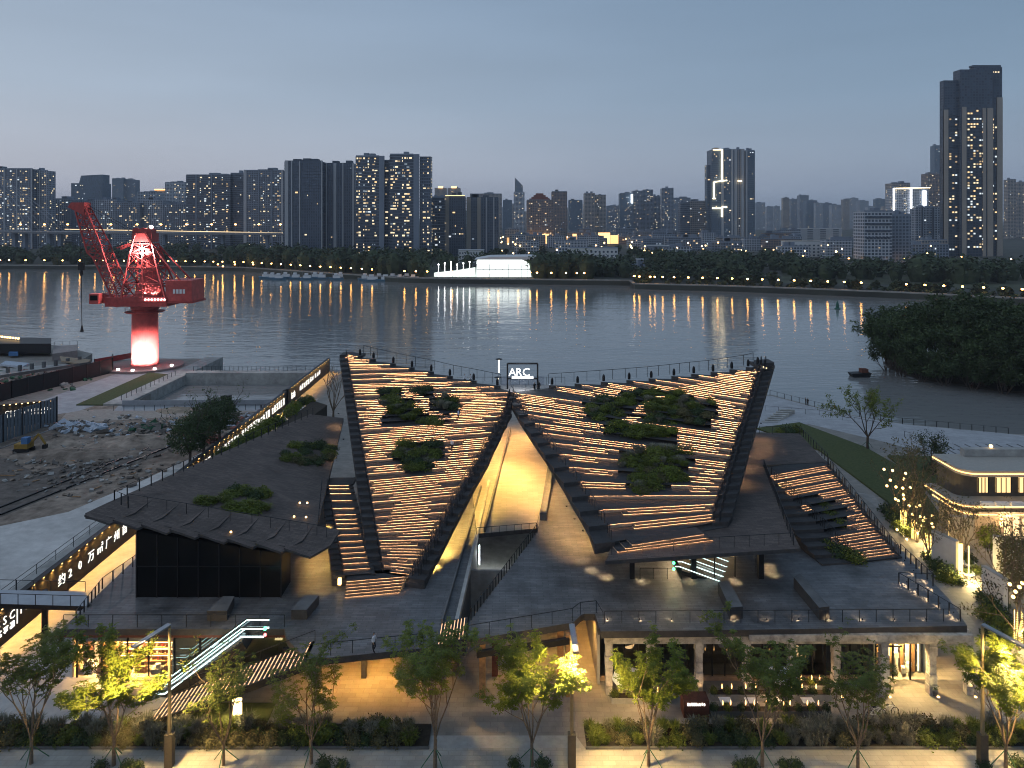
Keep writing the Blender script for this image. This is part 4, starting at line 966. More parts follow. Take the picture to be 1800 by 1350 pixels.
# ================================================================== far bank: skyline
wl = {'w': E('warm lit window', (1.0, .80, .50), 1.25, 'NONE'), 'c': E('cool lit window', (.85, .95, 1.0), 1.0, 'NONE'), 'o': E('orange lit window', (1.0, .66, .32), 1.3, 'NONE')}
wl['d'] = E('dim lit window', (1.0, .72, .42), .45, 'NONE'); wl['k'] = E('bluish dim window', (.6, .75, .9), .35, 'NONE')
wl_list = [wl['w'], wl['c'], wl['o'], wl['d'], wl['k']]
def facade(name, col, var=.2, floor=3.0, bay=3.2, glass=(.034, .048, .068), spec=.5):
    """wall with dark glazing bays: unlit windows too small to tell apart"""
    m, nt, N, L = _new(name)
    out = N('ShaderNodeOutputMaterial'); b = N('ShaderNodeBsdfPrincipled'); L(b.outputs[0], out.inputs['Surface'])
    g = N('ShaderNodeNewGeometry'); sp = N('ShaderNodeSeparateXYZ'); L(g.outputs['Position'], sp.inputs[0])
    ad = N('ShaderNodeMath'); ad.operation = 'ADD'; L(sp.outputs['X'], ad.inputs[0]); L(sp.outputs['Y'], ad.inputs[1])
    cb = N('ShaderNodeCombineXYZ'); L(ad.outputs[0], cb.inputs['X']); L(sp.outputs['Z'], cb.inputs['Y'])
    br = N('ShaderNodeTexBrick'); br.offset = 0.0; br.inputs['Scale'].default_value = 1; br.inputs['Brick Width'].default_value = bay; br.inputs['Row Height'].default_value = floor
    br.inputs['Mortar Size'].default_value = .55; br.inputs['Mortar Smooth'].default_value = .1; L(cb.outputs[0], br.inputs['Vector'])
    br.inputs['Color1'].default_value = (*glass, 1); br.inputs['Color2'].default_value = _sc(glass, 2.2); br.inputs['Mortar'].default_value = _sc(col, 1)
    nz = N('ShaderNodeTexNoise'); nz.inputs['Scale'].default_value = .05; nz.inputs['Detail'].default_value = 5; L(g.outputs['Position'], nz.inputs['Vector'])
    mr = N('ShaderNodeMapRange'); L(nz.outputs[0], mr.inputs[0]); mr.inputs[3].default_value = 1 - var; mr.inputs[4].default_value = 1 + var
    mx = N('ShaderNodeMix'); mx.data_type = 'RGBA'; mx.blend_type = 'MULTIPLY'; mx.inputs['Factor'].default_value = 1
    L(br.outputs['Color'], mx.inputs['A']); L(mr.outputs[0], mx.inputs['B']); L(mx.outputs['Result'], b.inputs['Base Color'])
    r = N('ShaderNodeMapRange'); L(br.outputs['Fac'], r.inputs[0]); r.inputs[3].default_value = .18; r.inputs[4].default_value = .85; L(r.outputs[0], b.inputs['Roughness']); b.inputs['Specular IOR Level'].default_value = spec
    return m
fc = {'grey': facade('grey facade', (.20, .235, .29)), 'pale': facade('pale facade', (.42, .45, .50)), 'blue': facade('blue dark facade', (.095, .125, .175), .15, 3.0, 2.4),
      'brown': facade('brown facade', (.24, .17, .14)), 'beige': facade('beige facade', (.36, .31, .27)), 'dark': facade('dark facade', (.060, .076, .105)), 'glassy': facade('glass tower facade', (.09, .13, .18), .2, 3.6, 1.8, (.06, .09, .12), .7)}  # some distance haze is put into these lighter, bluer wall colours
pl = {'pale': M('pale band', (.40, .41, .43), .8, .1, .05), 'grey': M('grey band', (.20, .235, .29), .8, .1, .05), 'dark': M('dark band', (.075, .095, .125), .7, .1, .05), 'tan': M('tan band', (.34, .30, .26), .8, .1, .05), 'white': M('white band', (.60, .60, .60), .8, .05, .05)}
def tower(x0, x1, yt, Y, style='grey', label=None, lit=.16, fins=(), depth=None, floor=3.0, bay=3.2, group=None, crown=1, band='grey', mix=(.6, .25, .15), seed=None, cols=None, ybot=0.0, name='apartment_tower', lean=0, bands=True):
    rr = random.Random(seed if seed is not None else int(x0 * 7 + yt)); X0 = (x0 - 900) * Y / F; X1 = (x1 - 900) * Y / F; zt = HC - (yt - H0) * Y / F
    d = depth or max(14, min(30, (X1 - X0) * .8)); base = ybot
    hue = {'grey': 'grey', 'pale': 'white', 'blue': 'blue', 'brown': 'brown', 'beige': 'beige', 'dark': 'dark', 'glassy': 'blue glass'}[style]; far_ = 'hazy %s tower block of the far skyline' % hue if name != 'town_block' else '%s %s town block among trees beyond the far bank' % ('low' if zt < 13 else 'mid-height' if zt < 19 else 'taller', hue)
    t = thing(name, ((X0 + X1)/2, Y + d/2, base), label or far_ or 'hazy grey tower block in the far skyline', 'building', group if label is None else group)
    m = MB()
    if lean: m.add([(X0, Y, base), (X1, Y, base), (X1, Y, zt - lean), (X0, Y, zt), (X0, Y+d, base), (X1, Y+d, base), (X1, Y+d, zt - lean), (X0, Y+d, zt)], [(0,1,2,3),(5,4,7,6),(4,0,3,7),(1,5,6,2),(3,2,6,7)])
    else: m.bx(X0, X1, Y, Y + d, base, zt)
    m.build('wall', fc[style], t)
    if crown:
        m = MB(); w = X1 - X0
        m.bx(X0 + .3, X1 - .3, Y + .3, Y + .8, zt, zt + 1.2)
        for k in range(rr.randint(1, 2) + (1 if w > 30 else 0)):
            c = rr.uniform(.2, .8); m.bx(X0 + w * c - w * .1, X0 + w * c + w * .1, Y + d * .35, Y + d * .7, zt, zt + rr.uniform(2.5, 5) * (1 if crown == 1 else crown))
        m.build('roof_house', pl[band], t)
    nf = int((zt - base - 3) / floor)
    if bands and Y < 1250 and nf > 3:
        m = MB()
        for k in range(1, nf + 1): z = base + 3 + k * floor; m.bx(X0 - .35, X1 + .35, Y - .35, Y + d * .98, z - .35, z + .05)
        m.build('floor_bands', pl[band], t, kind='stuff')
    for fx, fw, fm in fins:
        m = MB(); c = (fx - 900) * Y / F; w = fw * Y / F; m.bx(c - w/2, c + w/2, Y - .9, Y + 1.5, base, zt + .6); m.build('fin', pl[fm], t)
    # lit windows, front and the side that shows
    m = MB(); nb = max(1, int((X1 - X0 - 1) / bay)); side = 1 if X1 < 0 else (-1 if X0 > 0 else 0); act = cols or [rr.random() < .75 for _ in range(nb)]
    for k in range(nf):
        z = base + 3 + k * floor + .6; dens = lit * rr.uniform(.5, 1.6)
        for b in range(nb):
            if not act[b % len(act)] or rr.random() > dens: continue
            x = X0 + .8 + b * bay + rr.uniform(0, .4); u = rr.random(); m.mi = 0 if u < mix[0] else (1 if u < mix[0] + mix[1] else 2); m.mi = rr.choice([3, 3, 4]) if rr.random() < .45 else m.mi
            w = rr.choice([.7, 1.0, 1.5, 2.2, 2.8]); h = rr.uniform(.9, 1.7)
            if any(abs(x + w/2 - (fx - 900) * Y / F) < fw * Y / F / 2 + .8 for fx, fw, fm in fins): continue
            m.add([(x, Y - .42, z), (x + w, Y - .42, z), (x + w, Y - .42, z + h), (x, Y - .42, z + h)], [(0, 1, 2, 3)])
        if side and rr.random() < lit * 1.6:
            y = Y + rr.uniform(2, d - 3); xx = X1 + .45 if side > 0 else X0 - .45; m.mi = 0
            m.add([(xx, y, z), (xx, y + 1.8, z), (xx, y + 1.8, z + 1.5), (xx, y, z + 1.5)], [(0, 1, 2, 3)])
    if m.v: m.build('lit_windows', wl_list, t, kind='stuff')
    return t, X0, X1, zt, d
def strip3(t, pts, w, mat, name='light_outline'):
    m = MB()
    for a, b in zip(pts[:-1], pts[1:]): m.bar(a, b, w)
    m.build(name, mat, t)

# the tall dark tower on the east
RT = 800
tt = thing('tower_block', ((1712 - 900) * RT / F, RT + 15, 0), 'tallest dark residential tower with tan piers and lit bays', 'building')
def rbx(x0, x1, yt, y0, y1, mat, nm):
    X0, X1 = (x0 - 900) * RT / F, (x1 - 900) * RT / F; m = MB(); m.bx(X0, X1, y0, y1, 0, HC - (yt - H0) * RT / F); return m.build(nm, mat, tt)
rbx(1663, 1700, 140, RT + 4, RT + 12, fc['dark'], 'wall'); rbx(1688, 1746, 122, RT, RT + 13, fc['dark'], 'wall'); rbx(1718, 1767, 116, RT + 5, RT + 14, fc['dark'], 'wall')
for x0, x1, yt, y in ((1663, 1670, 192, RT + 3), (1691, 1698, 188, RT - 1), (1735, 1745, 190, RT - 1), (1757, 1767, 170, RT + 4), (1727, 1732, 190, RT - 1)):
    rbx(x0, x1, yt, y, y + 2.5, pl['tan'], 'pier')
m = MB()
for k in range(1, 54):
    z = 3 * k; m.bx((1663.5-900)*RT/F, (1690-900)*RT/F, RT + 3.4, RT + 5, z, z + .5); m.bx((1699-900)*RT/F, (1734-900)*RT/F, RT - .8, RT + 1, z, z + .5); m.bx((1746.5-900)*RT/F, (1757-900)*RT/F, RT + 4.2, RT + 6, z, z + .5)
m.build('balcony_bands', pl['dark'], tt, kind='stuff')
m = MB(); rr = random.Random(3)
for k in range(2, 62):
    for x0, n, y, lim in ((1672, 3, RT + 3.2, 155), (1700, 6, RT - .95, 168), (1748, 2, RT + 4.0, 160)):
        for j in range(n):
            if 3*k < lim and rr.random() < (.30 if n == 6 else .24):
                X = (x0 + j * 5.2 - 900) * RT / F; m.mi = rr.choice([0, 0, 3, 2, 1, 3]); z = 3*k + .8
                m.add([(X, y, z), (X + 2.1, y, z), (X + 2.1, y, z + 1.7), (X, y, z + 1.7)], [(0, 1, 2, 3)])
m.build('lit_windows', wl_list, tt, kind='stuff')
m = MB()
for k in range(6): m.bx((1718 + 7*k - 900)*RT/F, (1721 + 7*k - 900)*RT/F, RT + 4.6, RT + 5, 209, 211)
m.bx((1716-900)*RT/F, (1766-900)*RT/F, RT + 6, RT + 13, 214.4, 216.5); m.build('crown', pl['dark'], tt)
m = MB()
for k in range(9): m.bx((1719 + 5*k - 900)*RT/F, (1721.5 + 5*k - 900)*RT/F, RT + 4.5, RT + 4.9, 207.6, 209); 
m.build('crown_lights', wl['w'], tt)

# west group beside the bridge
tower(-60, 57, 297, 1000, 'grey', 'long residential slab behind the bridge cables', .34, [(8, 2, 'pale'), (30, 2, 'pale'), (56, 2, 'pale')], bay=3.6)
tower(57, 84, 300, 1010, 'pale', 'narrow pale block at the end of the long slab', .22, [(70, 2, 'pale')])
t, a, b, z, d = tower(125, 179, 322, 1300, 'glassy', 'dark glass office block with stepped slanted top', .03, crown=0); m = MB(); m.add([(a + 13, 1302, z), (b, 1302, z), (b, 1302, z + 16), (a + 17, 1302, z + 14), (a + 13, 1325, z), (b, 1325, z), (b, 1325, z + 16), (a + 17, 1325, z + 14)], [(0,1,2,3),(5,4,7,6),(4,0,3,7),(1,5,6,2),(3,2,6,7)]); m.build('upper_storeys', fc['glassy'], t)
tower(197, 217, 314, 2000, 'glassy', 'hazy blue office tower, shorter-roofed twin on the river side', .05); tower(219, 238, 316, 2010, 'glassy', 'hazy blue office tower with flat roof beside its twin', .05)
tower(241, 276, 338, 1400, 'pale', 'low white block with a blocky roof house', .12); t, a, b, z, d = tower(272, 290, 334, 1800, 'beige', 'small tower with a glowing orange crown', .1); strip3(t, [(a, 1799, z + 1), (b, 1799, z + 1)], 3, E('orange crown', (1, .5, .15), 4, 'NONE'))
tower(290, 327, 321, 1500, 'pale', 'pale stepped tower with turrets', .16)
for x0, x1, yt, lb in ((84, 126, 350, 'low residential block beneath the glass office block'), (126, 166, 354, 'low residential block with dim red roof light'), (166, 205, 351, 'low residential block behind the crane jib'), (205, 246, 357, 'low residential block below the hazy blue twins'), (246, 286, 352, 'low residential block with many cool windows'), (286, 330, 359, 'low residential block with ribbed balconies behind the crane head'), (330, 372, 356, 'low residential block in front of the tall slab'), (372, 414, 360, 'low pale block beside the motorway lamps')):
    tower(x0, x1, yt, 1050 + (x0 % 5) * 8, 'grey' if (int(x0) // 40) % 2 else 'pale', lb, .20, bay=3.0)
tower(327, 405, 308, 1000, 'dark', 'wide dark residential slab full of lit windows', .30, [(345, 2, 'grey'), (372, 2, 'grey')], bay=3.1, mix=(.45, .4, .15))
tower(405, 428, 305, 1005, 'dark', 'thin dark residential tower between two wide slabs', .10)
tower(428, 499, 300, 960, 'grey', 'residential slab with a pale edge pier next to dark towers', .26, [(431, 5, 'pale'), (455, 2, 'grey'), (478, 2, 'grey'), (496, 3, 'pale')], mix=(.6, .3, .1))
# row of river towers
tower(500, 567, 284, 760, 'blue', 'dark unlit river tower with three pale fins', .012, [(504, 6, 'pale'), (513, 2, 'pale'), (527, 2, 'pale'), (566, 2, 'pale')], bay=2.6, crown=1.4, band='dark')
tower(572, 623, 288, 770, 'blue', 'dark unlit river tower with one wide pale pier', .006, [(574, 2, 'pale'), (589, 5, 'pale'), (603, 2, 'pale'), (621, 3, 'pale')], bay=2.6, band='dark')
tower(625, 667, 275, 720, 'dark', 'well lit river tower with a plain grey corner pier', .42, [(671, 9, 'grey')], bay=2.3, mix=(.85, .05, .1), cols=[1,1,0,1,1,1,0,1,1,0,1], band='grey')
tower(676, 686, 281, 726, 'blue', 'slim lit return between the two well lit towers', .30, bay=2.2, mix=(.9, .0, .1), crown=0)
tower(685, 727, 272, 715, 'dark', 'well lit river tower with wide grey pier and a dark wing', .40, [(732, 10, 'grey')], bay=2.3, mix=(.85, .05, .1), cols=[1,1,1,1,0,1,1,1,1,0,1], band='grey')
tower(738, 757, 275, 718, 'blue', 'dark wing of the well lit river tower', .40, bay=2.2, mix=(.9, 0, .1), cols=[0,1,0,1], crown=0)
tower(759, 781, 347, 790, 'dark', 'short dark block with scattered warm windows', .20, bay=2.4)
t, a, b, z, d = tower(783, 817, 345, 800, 'blue', 'short dark block with a gold lit crown and tan pier', .06, [(786, 6, 'tan')], bay=2.4, band='dark'); strip3(t, [(a, 799, z + .8), (b, 799, z + .8)], .8, E('gold crown', (1, .75, .35), 1.6, 'NONE'))
tower(820, 876, 348, 810, 'blue', 'broad dark block with tan and pale piers', .015, [(824, 7, 'tan'), (842, 6, 'tan'), (855, 2, 'pale'), (868, 2, 'pale')], bay=2.6, band='dark')
for x0, x1, lb in ((764, 785, 'hazy tower with a pair of orange crown lamps'), (787, 809, 'hazy tower with one broad orange crown lamp')):
    t, a, b, z, d = tower(x0, x1, 331, 1900, 'beige', lb, .05); strip3(t, [(lerp(a, b, .3), 1899, z + 3), (lerp(a, b, .7), 1899, z + 3)], 5, E('crown lamp', (1, .6, .25), 3, 'NONE'))
tower(826, 882, 341, 1700, 'beige', 'hazy broad beige block behind the short dark ones', .05, crown=1)
tower(884, 900, 352, 1900, 'glassy', 'hazy narrow tower by the slanted glass one', .05)
# middle distance
t, *_ = tower(905, 919, 312, 2600, 'glassy', 'slender blue glass tower with a slanted tip', .03, crown=0, lean=30, depth=25)
tower(903, 922, 338, 1700, 'pale', 'white striped tower under the slanted glass one', .18)
t, a, b, z, d = tower(926, 972, 352, 1300, 'brown', 'brown hotel with a domed red roof and floodlit base', .22); m = MB()
for k in range(4): m.bx(a + 5 + 4*k, b - 5 - 4*k, 1306 + k, 1325 - k, z + 3.2*k, z + 3.2*k + 3.4)
m.build('roof', M('red roof', (.20, .07, .05), .8, .2, .1), t); strip3(t, [(a, 1297, 10), (b, 1297, 10)], 7, E('hotel base glow', (1, .55, .2), 1.5, 'NONE'))  # glowing band in front of the wall stands for floodlight on the base
tower(970, 997, 337, 1500, 'brown', 'brown office tower next to the domed hotel', .08); tower(1000, 1024, 352, 1900, 'glassy', 'hazy blue block with a glowing red sign', .10)
tower(1027, 1046, 340, 1600, 'beige', 'beige tower, taller of a stepped pair', .10); tower(1046, 1065, 343, 1610, 'beige', 'beige tower, shorter of a stepped pair', .12)
t, a, b, z, d = tower(1090, 1112, 340, 1600, 'glassy', 'blue tower with a bright white lit corner', .16); strip3(t, [(b - 2, 1597, z - 22), (b - 2, 1597, z - 2)], 4, E('white corner light', (.9, .95, 1), 4, 'NONE'))
for x0, x1, yt, Y_, lb in ((1112, 1130, 336, 1650, 'grey residential tower beside the lit corner tower'), (1130, 1148, 334, 1660, 'grey residential tower with twin turrets'), (1148, 1164, 345, 1700, 'lower grey tower between turreted towers'), (1164, 1184, 331, 1620, 'grey residential tower with a stepped top'), (1184, 1214, 348, 2100, 'hazy low block before the tall outlined tower'), (1066, 1088, 362, 2200, 'hazy low block with few lights')):
    tower(x0, x1, yt, Y_, 'grey', lb, .14)
tower(1196, 1212, 356, 1100, 'dark', 'dark block at the foot of the outlined tower', .04); tower(1212, 1248, 354, 1120, 'beige', 'beige block with a domed pink lamp at the foot of the outlined tower', .10)
# tall tower with light outlines
OT = 1100
t, a, b, z, d = tower(1251, 1290, 263, OT, 'glassy', 'tall tower traced with bright golden light lines', .10, [(1270, 4, 'pale'), (1287, 3, 'pale')], bay=2.6)
gl_ = E('golden light line', (1, .80, .48), 5.0)
def OP(x, y): return PD(x, y, OT - 1.6)
for pts in ([(1254, 263), (1269, 263), (1269, 318), (1255, 320), (1255, 347)], [(1253, 349), (1258, 349)], [(1252, 366), (1269, 366), (1269, 381)], [(1269, 318), (1278, 317)], [(1269, 364), (1278, 364)]):
    strip3(t, [OP(*p) for p in pts], 1.6, gl_)
tower(1243, 1251, 290, OT + 10, 'glassy', 'slim stepped shoulder of the outlined tower', .06, crown=0)
t, a, b, z, d = tower(1290, 1309, 263, OT + 2, 'beige', 'pale piered wing of the outlined tower', .05, [(1293, 5, 'pale'), (1305, 4, 'pale')]); strip3(t, [PD(1297, 318, OT - 1), PD(1303, 318, OT - 1)], 1.5, gl_)
t, a, b, z, d = tower(1310, 1327, 265, OT + 4, 'glassy', 'dark glass wing of the outlined tower', .06, [(1312, 3, 'pale')]); strip3(t, [PD(1298, 318.5, OT - 2), PD(1304, 318.5, OT - 2)], 1.2, gl_)
# far hazy rows: nothing but their place tells these apart
rr = random.Random(21)
for x in range(1330, 1570, 15):
    tower(x + rr.uniform(-3, 3), x + rr.uniform(11, 17), rr.uniform(343, 364), rr.uniform(2300, 3200), rr.choice(['grey', 'pale', 'glassy', 'beige']), None, .10, group='hazy towers of the far skyline', bay=5, floor=4.5)
for x in range(1772, 1850, 17): tower(x, x + 14, rr.uniform(310, 325), rr.uniform(1300, 1600), 'beige', None, .12, group='hazy towers of the far skyline')
for x in list(range(-40, 330, 24)): tower(x + rr.uniform(-3, 3), x + rr.uniform(14, 20), rr.uniform(352, 368), rr.uniform(2300, 3000), rr.choice(['grey', 'glassy', 'beige']), None, .08, group='hazy towers of the far skyline', bay=5, floor=4.5)
for x in list(range(880, 1240, 16)): tower(x + rr.uniform(-3, 3), x + rr.uniform(10, 15), rr.uniform(354, 372), rr.uniform(2500, 3400), rr.choice(['grey', 'pale', 'glassy', 'beige']), None, .10, group='hazy towers of the far skyline', bay=5, floor=4.5)
# east cluster
t, a, b, z, d = tower(1570, 1602, 331, 1300, 'pale', 'white block edged with two vertical white light lines', .30, bay=3.2); wlm = E('white light line', (.95, .97, 1), 6.0)
for x in (1571, 1602): strip3(t, [PD(x, 331, 1298), PD(x, 388, 1298)], 1.8, wlm)
strip3(t, [PD(1572, 331, 1298), PD(1635, 330, 1298)], 1.2, gl_)
tower(1569, 1600, 322, 1420, 'beige', 'beige block rising behind the white lit block', .12); t, a, b, z, d = tower(1604, 1632, 332, 1310, 'grey', 'grey block with one bright vertical lamp', .10); strip3(t, [PD(1625, 335, 1308), PD(1625, 362, 1308)], 4, wlm)
tower(1632, 1660, 305, 1500, 'brown', 'red brown tower behind the tall dark tower', .18); tower(1643, 1660, 256, 2000, 'glassy', 'tall hazy glass tower behind the tall dark tower', .05)
tower(1610, 1632, 366, 900, 'pale', 'white low tower with a dark vertical slot', .04, [(1621, 2, 'dark')]); tower(1632, 1660, 366, 905, 'pale', 'white low tower beside the tan piers', .05, [(1640, 2, 'dark')])
t, a, b, z, d = tower(1519, 1568, 372, 640, 'pale', 'pale concrete office block with ribbon windows near the river', .02, bay=4, crown=1.0, name='office_block', bands=False)
m = MB()
for k in range(4):
    zz = z - 4 - k * 6.2
    for j in range(7): m.bx(a + 2 + j * 3.2, a + 4.4 + j * 3.2, 639.4, 639.9, zz - 2, zz)
m.build('window_row', fc['dark'], t, kind='stuff')
tower(1568, 1601, 378, 655, 'grey', 'shaded grey wing of the pale concrete office block', .03, name='office_block', bands=False)  # grey facade style puts the wing's shade into its colour
# low-rise clutter, many small lamps between
styles = ['pale', 'beige', 'grey', 'brown', 'pale']
rr = random.Random(5)
for k in range(70):
    x = rr.uniform(872, 1665); Y_ = rr.uniform(740, 1350); w = rr.uniform(18, 46); yb = H0 + F * HC / Y_; h = rr.uniform(9, 24); yt = yb - h * F / Y_
    tower(x, x + w * F / Y_, yt, Y_, rr.choice(styles), None, .10, group='low town blocks beyond the far bank', name='town_block', depth=14, crown=1, bands=False, mix=(.4, .2, .4))
m = MB()
for k in range(260):
    Y_ = rr.uniform(640, 1500); x = rr.uniform(880, 1660); p = PD(x, 395, Y_); m.ball((p.x, Y_, rr.uniform(4, 16)), rr.uniform(.5, 1.1), 5)
m.build('town_lights', E('town lamps', (1, .62, .25), 9, 'NONE'), None, kind='stuff', label='many tiny orange town lamps between the low blocks', category='lamps')
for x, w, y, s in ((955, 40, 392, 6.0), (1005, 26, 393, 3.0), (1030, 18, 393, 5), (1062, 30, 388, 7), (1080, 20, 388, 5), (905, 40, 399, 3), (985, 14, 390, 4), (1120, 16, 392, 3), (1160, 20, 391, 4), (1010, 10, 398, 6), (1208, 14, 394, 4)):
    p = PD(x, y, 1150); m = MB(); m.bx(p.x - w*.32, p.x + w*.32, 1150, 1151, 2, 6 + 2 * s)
    o = m.build('lit_frontage', E('frontage glow', (1, .55, .22), s * .35, 'NONE')); tag(o, 'orange floodlit street frontage among the low town blocks', 'building', 'floodlit street frontages')  # whole front glows: street light on it is put into the emission
# riverside low buildings
def lowb(name, x0, x1, yt, yb, label, m='white', roof='grey', n=8):
    Y_ = F * HC / (yb - H0); X0, X1 = (x0 - 900)*Y_/F, (x1 - 900)*Y_/F; zt = HC - (yt - H0) * Y_ / F
    t = thing(name, ((X0+X1)/2, Y_ + 6, 0), label, 'building'); q = MB(); q.bx(X0, X1, Y_, Y_ + 12, 0, zt); q.build('wall', pl[m], t)
    q = MB(); q.bx(X0 - .4, X1 + .4, Y_ - .4, Y_ + 12.4, zt + .002, zt + .6); q.build('roof', pl[roof], t)
    for f in range(max(1, int(zt // 3.6))):
        for k in range(n):
            x = lerp(X0, X1, (k + .3) / n); q = MB(); q.bx(x, x + (X1 - X0)/n * .45, Y_ - .12, Y_ - .01, 1.2 + 3.6*f, 2.9 + 3.6*f); q.build('window', fc['dark'], t)
lowb('school_building', 1000, 1086, 436, 468, 'white three-storey building with rows of dark windows behind trees', n=12)
lowb('shed', 1137, 1180, 432, 446, 'long low shed with pale roof among trees', 'grey', 'white'); lowb('shed', 1122, 1176, 457, 470, 'grey-roofed shed with a small lamp near the bank', 'grey', 'pale', 5)
lowb('dormitory', 1380, 1450, 424, 452, 'white building with red roof edge and dark square windows', 'white', 'tan', 9)
lowb('sports_hall', 1390, 1480, 402, 428, 'wide low hall with pale green side', 'pale', 'white', 4); lowb('school_building', 806, 850, 440, 462, 'small white building with ribbon windows beside dark tower', 'white', 'pale', 9)
lowb('gatehouse', 1092, 1118, 466, 486, 'small red brick house at the canal mouth', 'tan', 'grey', 3); lowb('villa', 540, 577, 424, 440, 'small white villa at foot of a dark tower', 'white', 'pale', 4)
# floodlit white marquee: the floodlight is put into glowing walls
mq = thing('white_marquee', ((850 - 900)*515/F, 520, 0), 'blazing white floodlit marquee on the river bank', 'building')
X = lambda x: (x - 900) * 515 / F
m = MB(); m.add([(X(836), 515, 0), (X(934), 515, 0), (X(930), 515, 9.5), (X(905), 515, 12.4), (X(838), 515, 11.8), (X(836), 545, 0), (X(934), 545, 0), (X(930), 545, 9.5), (X(905), 545, 12.4), (X(838), 545, 11.8)], [(0,1,2,3,4),(9,8,7,6,5),(0,4,9,5),(1,6,7,2),(2,7,8,3),(3,8,9,4)]); m.build('hall', E('glowing white wall', (.92, 1, .97), 1.8), mq)
m = MB(); m.add([(X(834), 514, 12.6), (X(936), 514, 12.6), (X(948), 514, 15), (X(860), 514, 14.5), (X(834), 546, 12.6), (X(936), 546, 12.6), (X(948), 546, 15), (X(860), 546, 14.5)], [(0,1,2,3),(5,4,7,6),(4,0,3,7),(1,5,6,2),(3,2,6,7)]); m.build('roof', pl['white'], mq)
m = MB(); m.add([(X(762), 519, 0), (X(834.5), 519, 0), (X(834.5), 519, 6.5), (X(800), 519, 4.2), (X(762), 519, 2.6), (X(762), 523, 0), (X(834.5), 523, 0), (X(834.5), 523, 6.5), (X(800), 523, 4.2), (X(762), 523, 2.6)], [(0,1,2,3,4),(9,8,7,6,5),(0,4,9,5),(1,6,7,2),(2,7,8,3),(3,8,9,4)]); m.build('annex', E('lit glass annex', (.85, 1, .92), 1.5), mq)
for k in range(9): m = MB(); xx = X(838 + 11.2 * k); m.bx(xx - .18, xx + .18, 514.6, 514.95, 0, 9.4); m.build('mullion', pl['grey'], mq)
m = MB(); m.bx(X(838), X(932), 514.5, 514.9, 5.2, 5.6); m.build('mullion', pl['grey'], mq)
for k in range(6): m = MB(); xx = X(770 + 11*k); m.tube([(xx, 518.4, 0), (xx, 518.4, 8.6 + (k % 3))], .10, 5); m.ball((xx, 518.4, 8.8 + (k % 3)), .5, 6); m.build('mast_lamp', mt['bulbw'], mq)
# ------------------------------------------------------------------ bank lamps
lampx = [0, 16, 45, 78, 110, 140, 167, 182, 200, 218, 240, 262, 281, 296, 310, 326, 342, 360, 375, 391, 412, 428, 444, 460, 477, 494, 511, 528, 545, 563, 581, 599, 617, 636, 654, 711, 731, 751, 795, 859, 876, 911, 932, 944, 969, 995, 1014, 1027, 1115, 1124, 1143, 1151, 1165, 1185, 1210, 1235, 1261, 1287, 1314, 1340, 1368, 1396, 1425, 1455, 1484, 1514, 1593, 1626, 1659, 1692, 1729, 1763, 1797, 1830]
def make_lamp():
    t = thing('bank_lamp', (0, 0, 0), 'small lamp post with glowing amber head on the far quay', 'lamp', 'amber lamps along the far quay', True)
    m = MB(); m.tube([(0, 0, 0), (0, 0, 4.2)], .09, 5); m.build('post', mt['dark'], t); m = MB(); m.ball((0, 0, 4.6), .62, 8, .75); m.build('lamp_head', mt['lampfar'], t); return t
L0 = make_lamp(); first = True
for x in lampx:
    Yb = bankY(x) + 3; loc = ((x - 900) * Yb / F, Yb, .3)
    if first: L0.location = loc; first = False
    else: copy_tree(L0, loc)
# second, sparser row of street lamps on the land behind
for x, y in ((1412, 446), (1492, 451), (1500, 459), (1590, 452), (1605, 456), (1690, 448), (1695, 456), (1777, 452), (1205, 447), (1030, 447), (1738, 455), (1385, 454), (383, 463), (392, 467), (413, 463), (445, 463)):
    Yb = F * HC / (y + 14 - H0); copy_tree(L0, ((x - 900) * Yb / F, Yb, 1), label='amber street lamp on the land behind the far quay', group='street lamps behind the far quay')
# ------------------------------------------------------------------ far woods
def wood(name, label, items, seed, leaf=1.15, n=92, mat='leafF'):
    rr = random.Random(seed); m = MB()
    for (x, y, z, r, h) in items:
        for k in range(n):
            th = rr.uniform(0, 2*math.pi); ph = math.acos(rr.uniform(-.35, 1)); rad = rr.uniform(.62, 1.16)
            lob = 1 + .22 * math.sin(3 * th + x) * math.sin(2 * ph + y)
            c = Vector((x + r * rad * lob * math.sin(ph) * math.cos(th), y + r * rad * lob * math.sin(ph) * math.sin(th), z + h * (.55 + .48 * rad * lob * math.cos(ph))))
            s = leaf * rr.uniform(.6, 1.3); e = Euler((rr.uniform(-.9, .9), rr.uniform(-.9, .9), rr.uniform(0, 6.3)))
            a, b = e.to_matrix() @ Vector((s, 0, 0)), e.to_matrix() @ Vector((0, s * .8, 0)); m.add([c - a - b*.4, c + a - b*.6, c + a*.7 + b, c - a*.8 + b*.7], [(0, 1, 2, 3)])
        m.lathe((x, y, z), [(r*.45, 0), (r*.66, h*.30), (r*.66, h*.6), (r*.36, h*.84), (.1, h*.92)], 7)
    o = m.build(name, mt[mat], None, kind='stuff'); o['label'] = label; o['category'] = 'trees'
rr = random.Random(14)
def belt(x0, x1, d0, d1, h0, h1, n):
    out = []
    for k in range(n):
        x = rr.uniform(x0, x1); Yb = bankY(x) + rr.uniform(d0, d1); h = rr.uniform(h0, h1); out.append(((x - 900) * Yb / F, Yb, 0, h * rr.uniform(.45, .7), h))
    return out
wood('riverside_wood', 'dark band of trees along the far bank below the river towers', belt(-60, 745, 14, 90, 6, 13, 130) + belt(400, 745, 16, 80, 9, 20, 60) + belt(470, 640, 30, 70, 14, 20, 14), 1)
wood('riverside_wood', 'dark trees on the far bank east of the white marquee', belt(935, 1035, 12, 60, 12, 19, 34) + belt(1035, 1110, 24, 90, 8, 14, 22), 2)
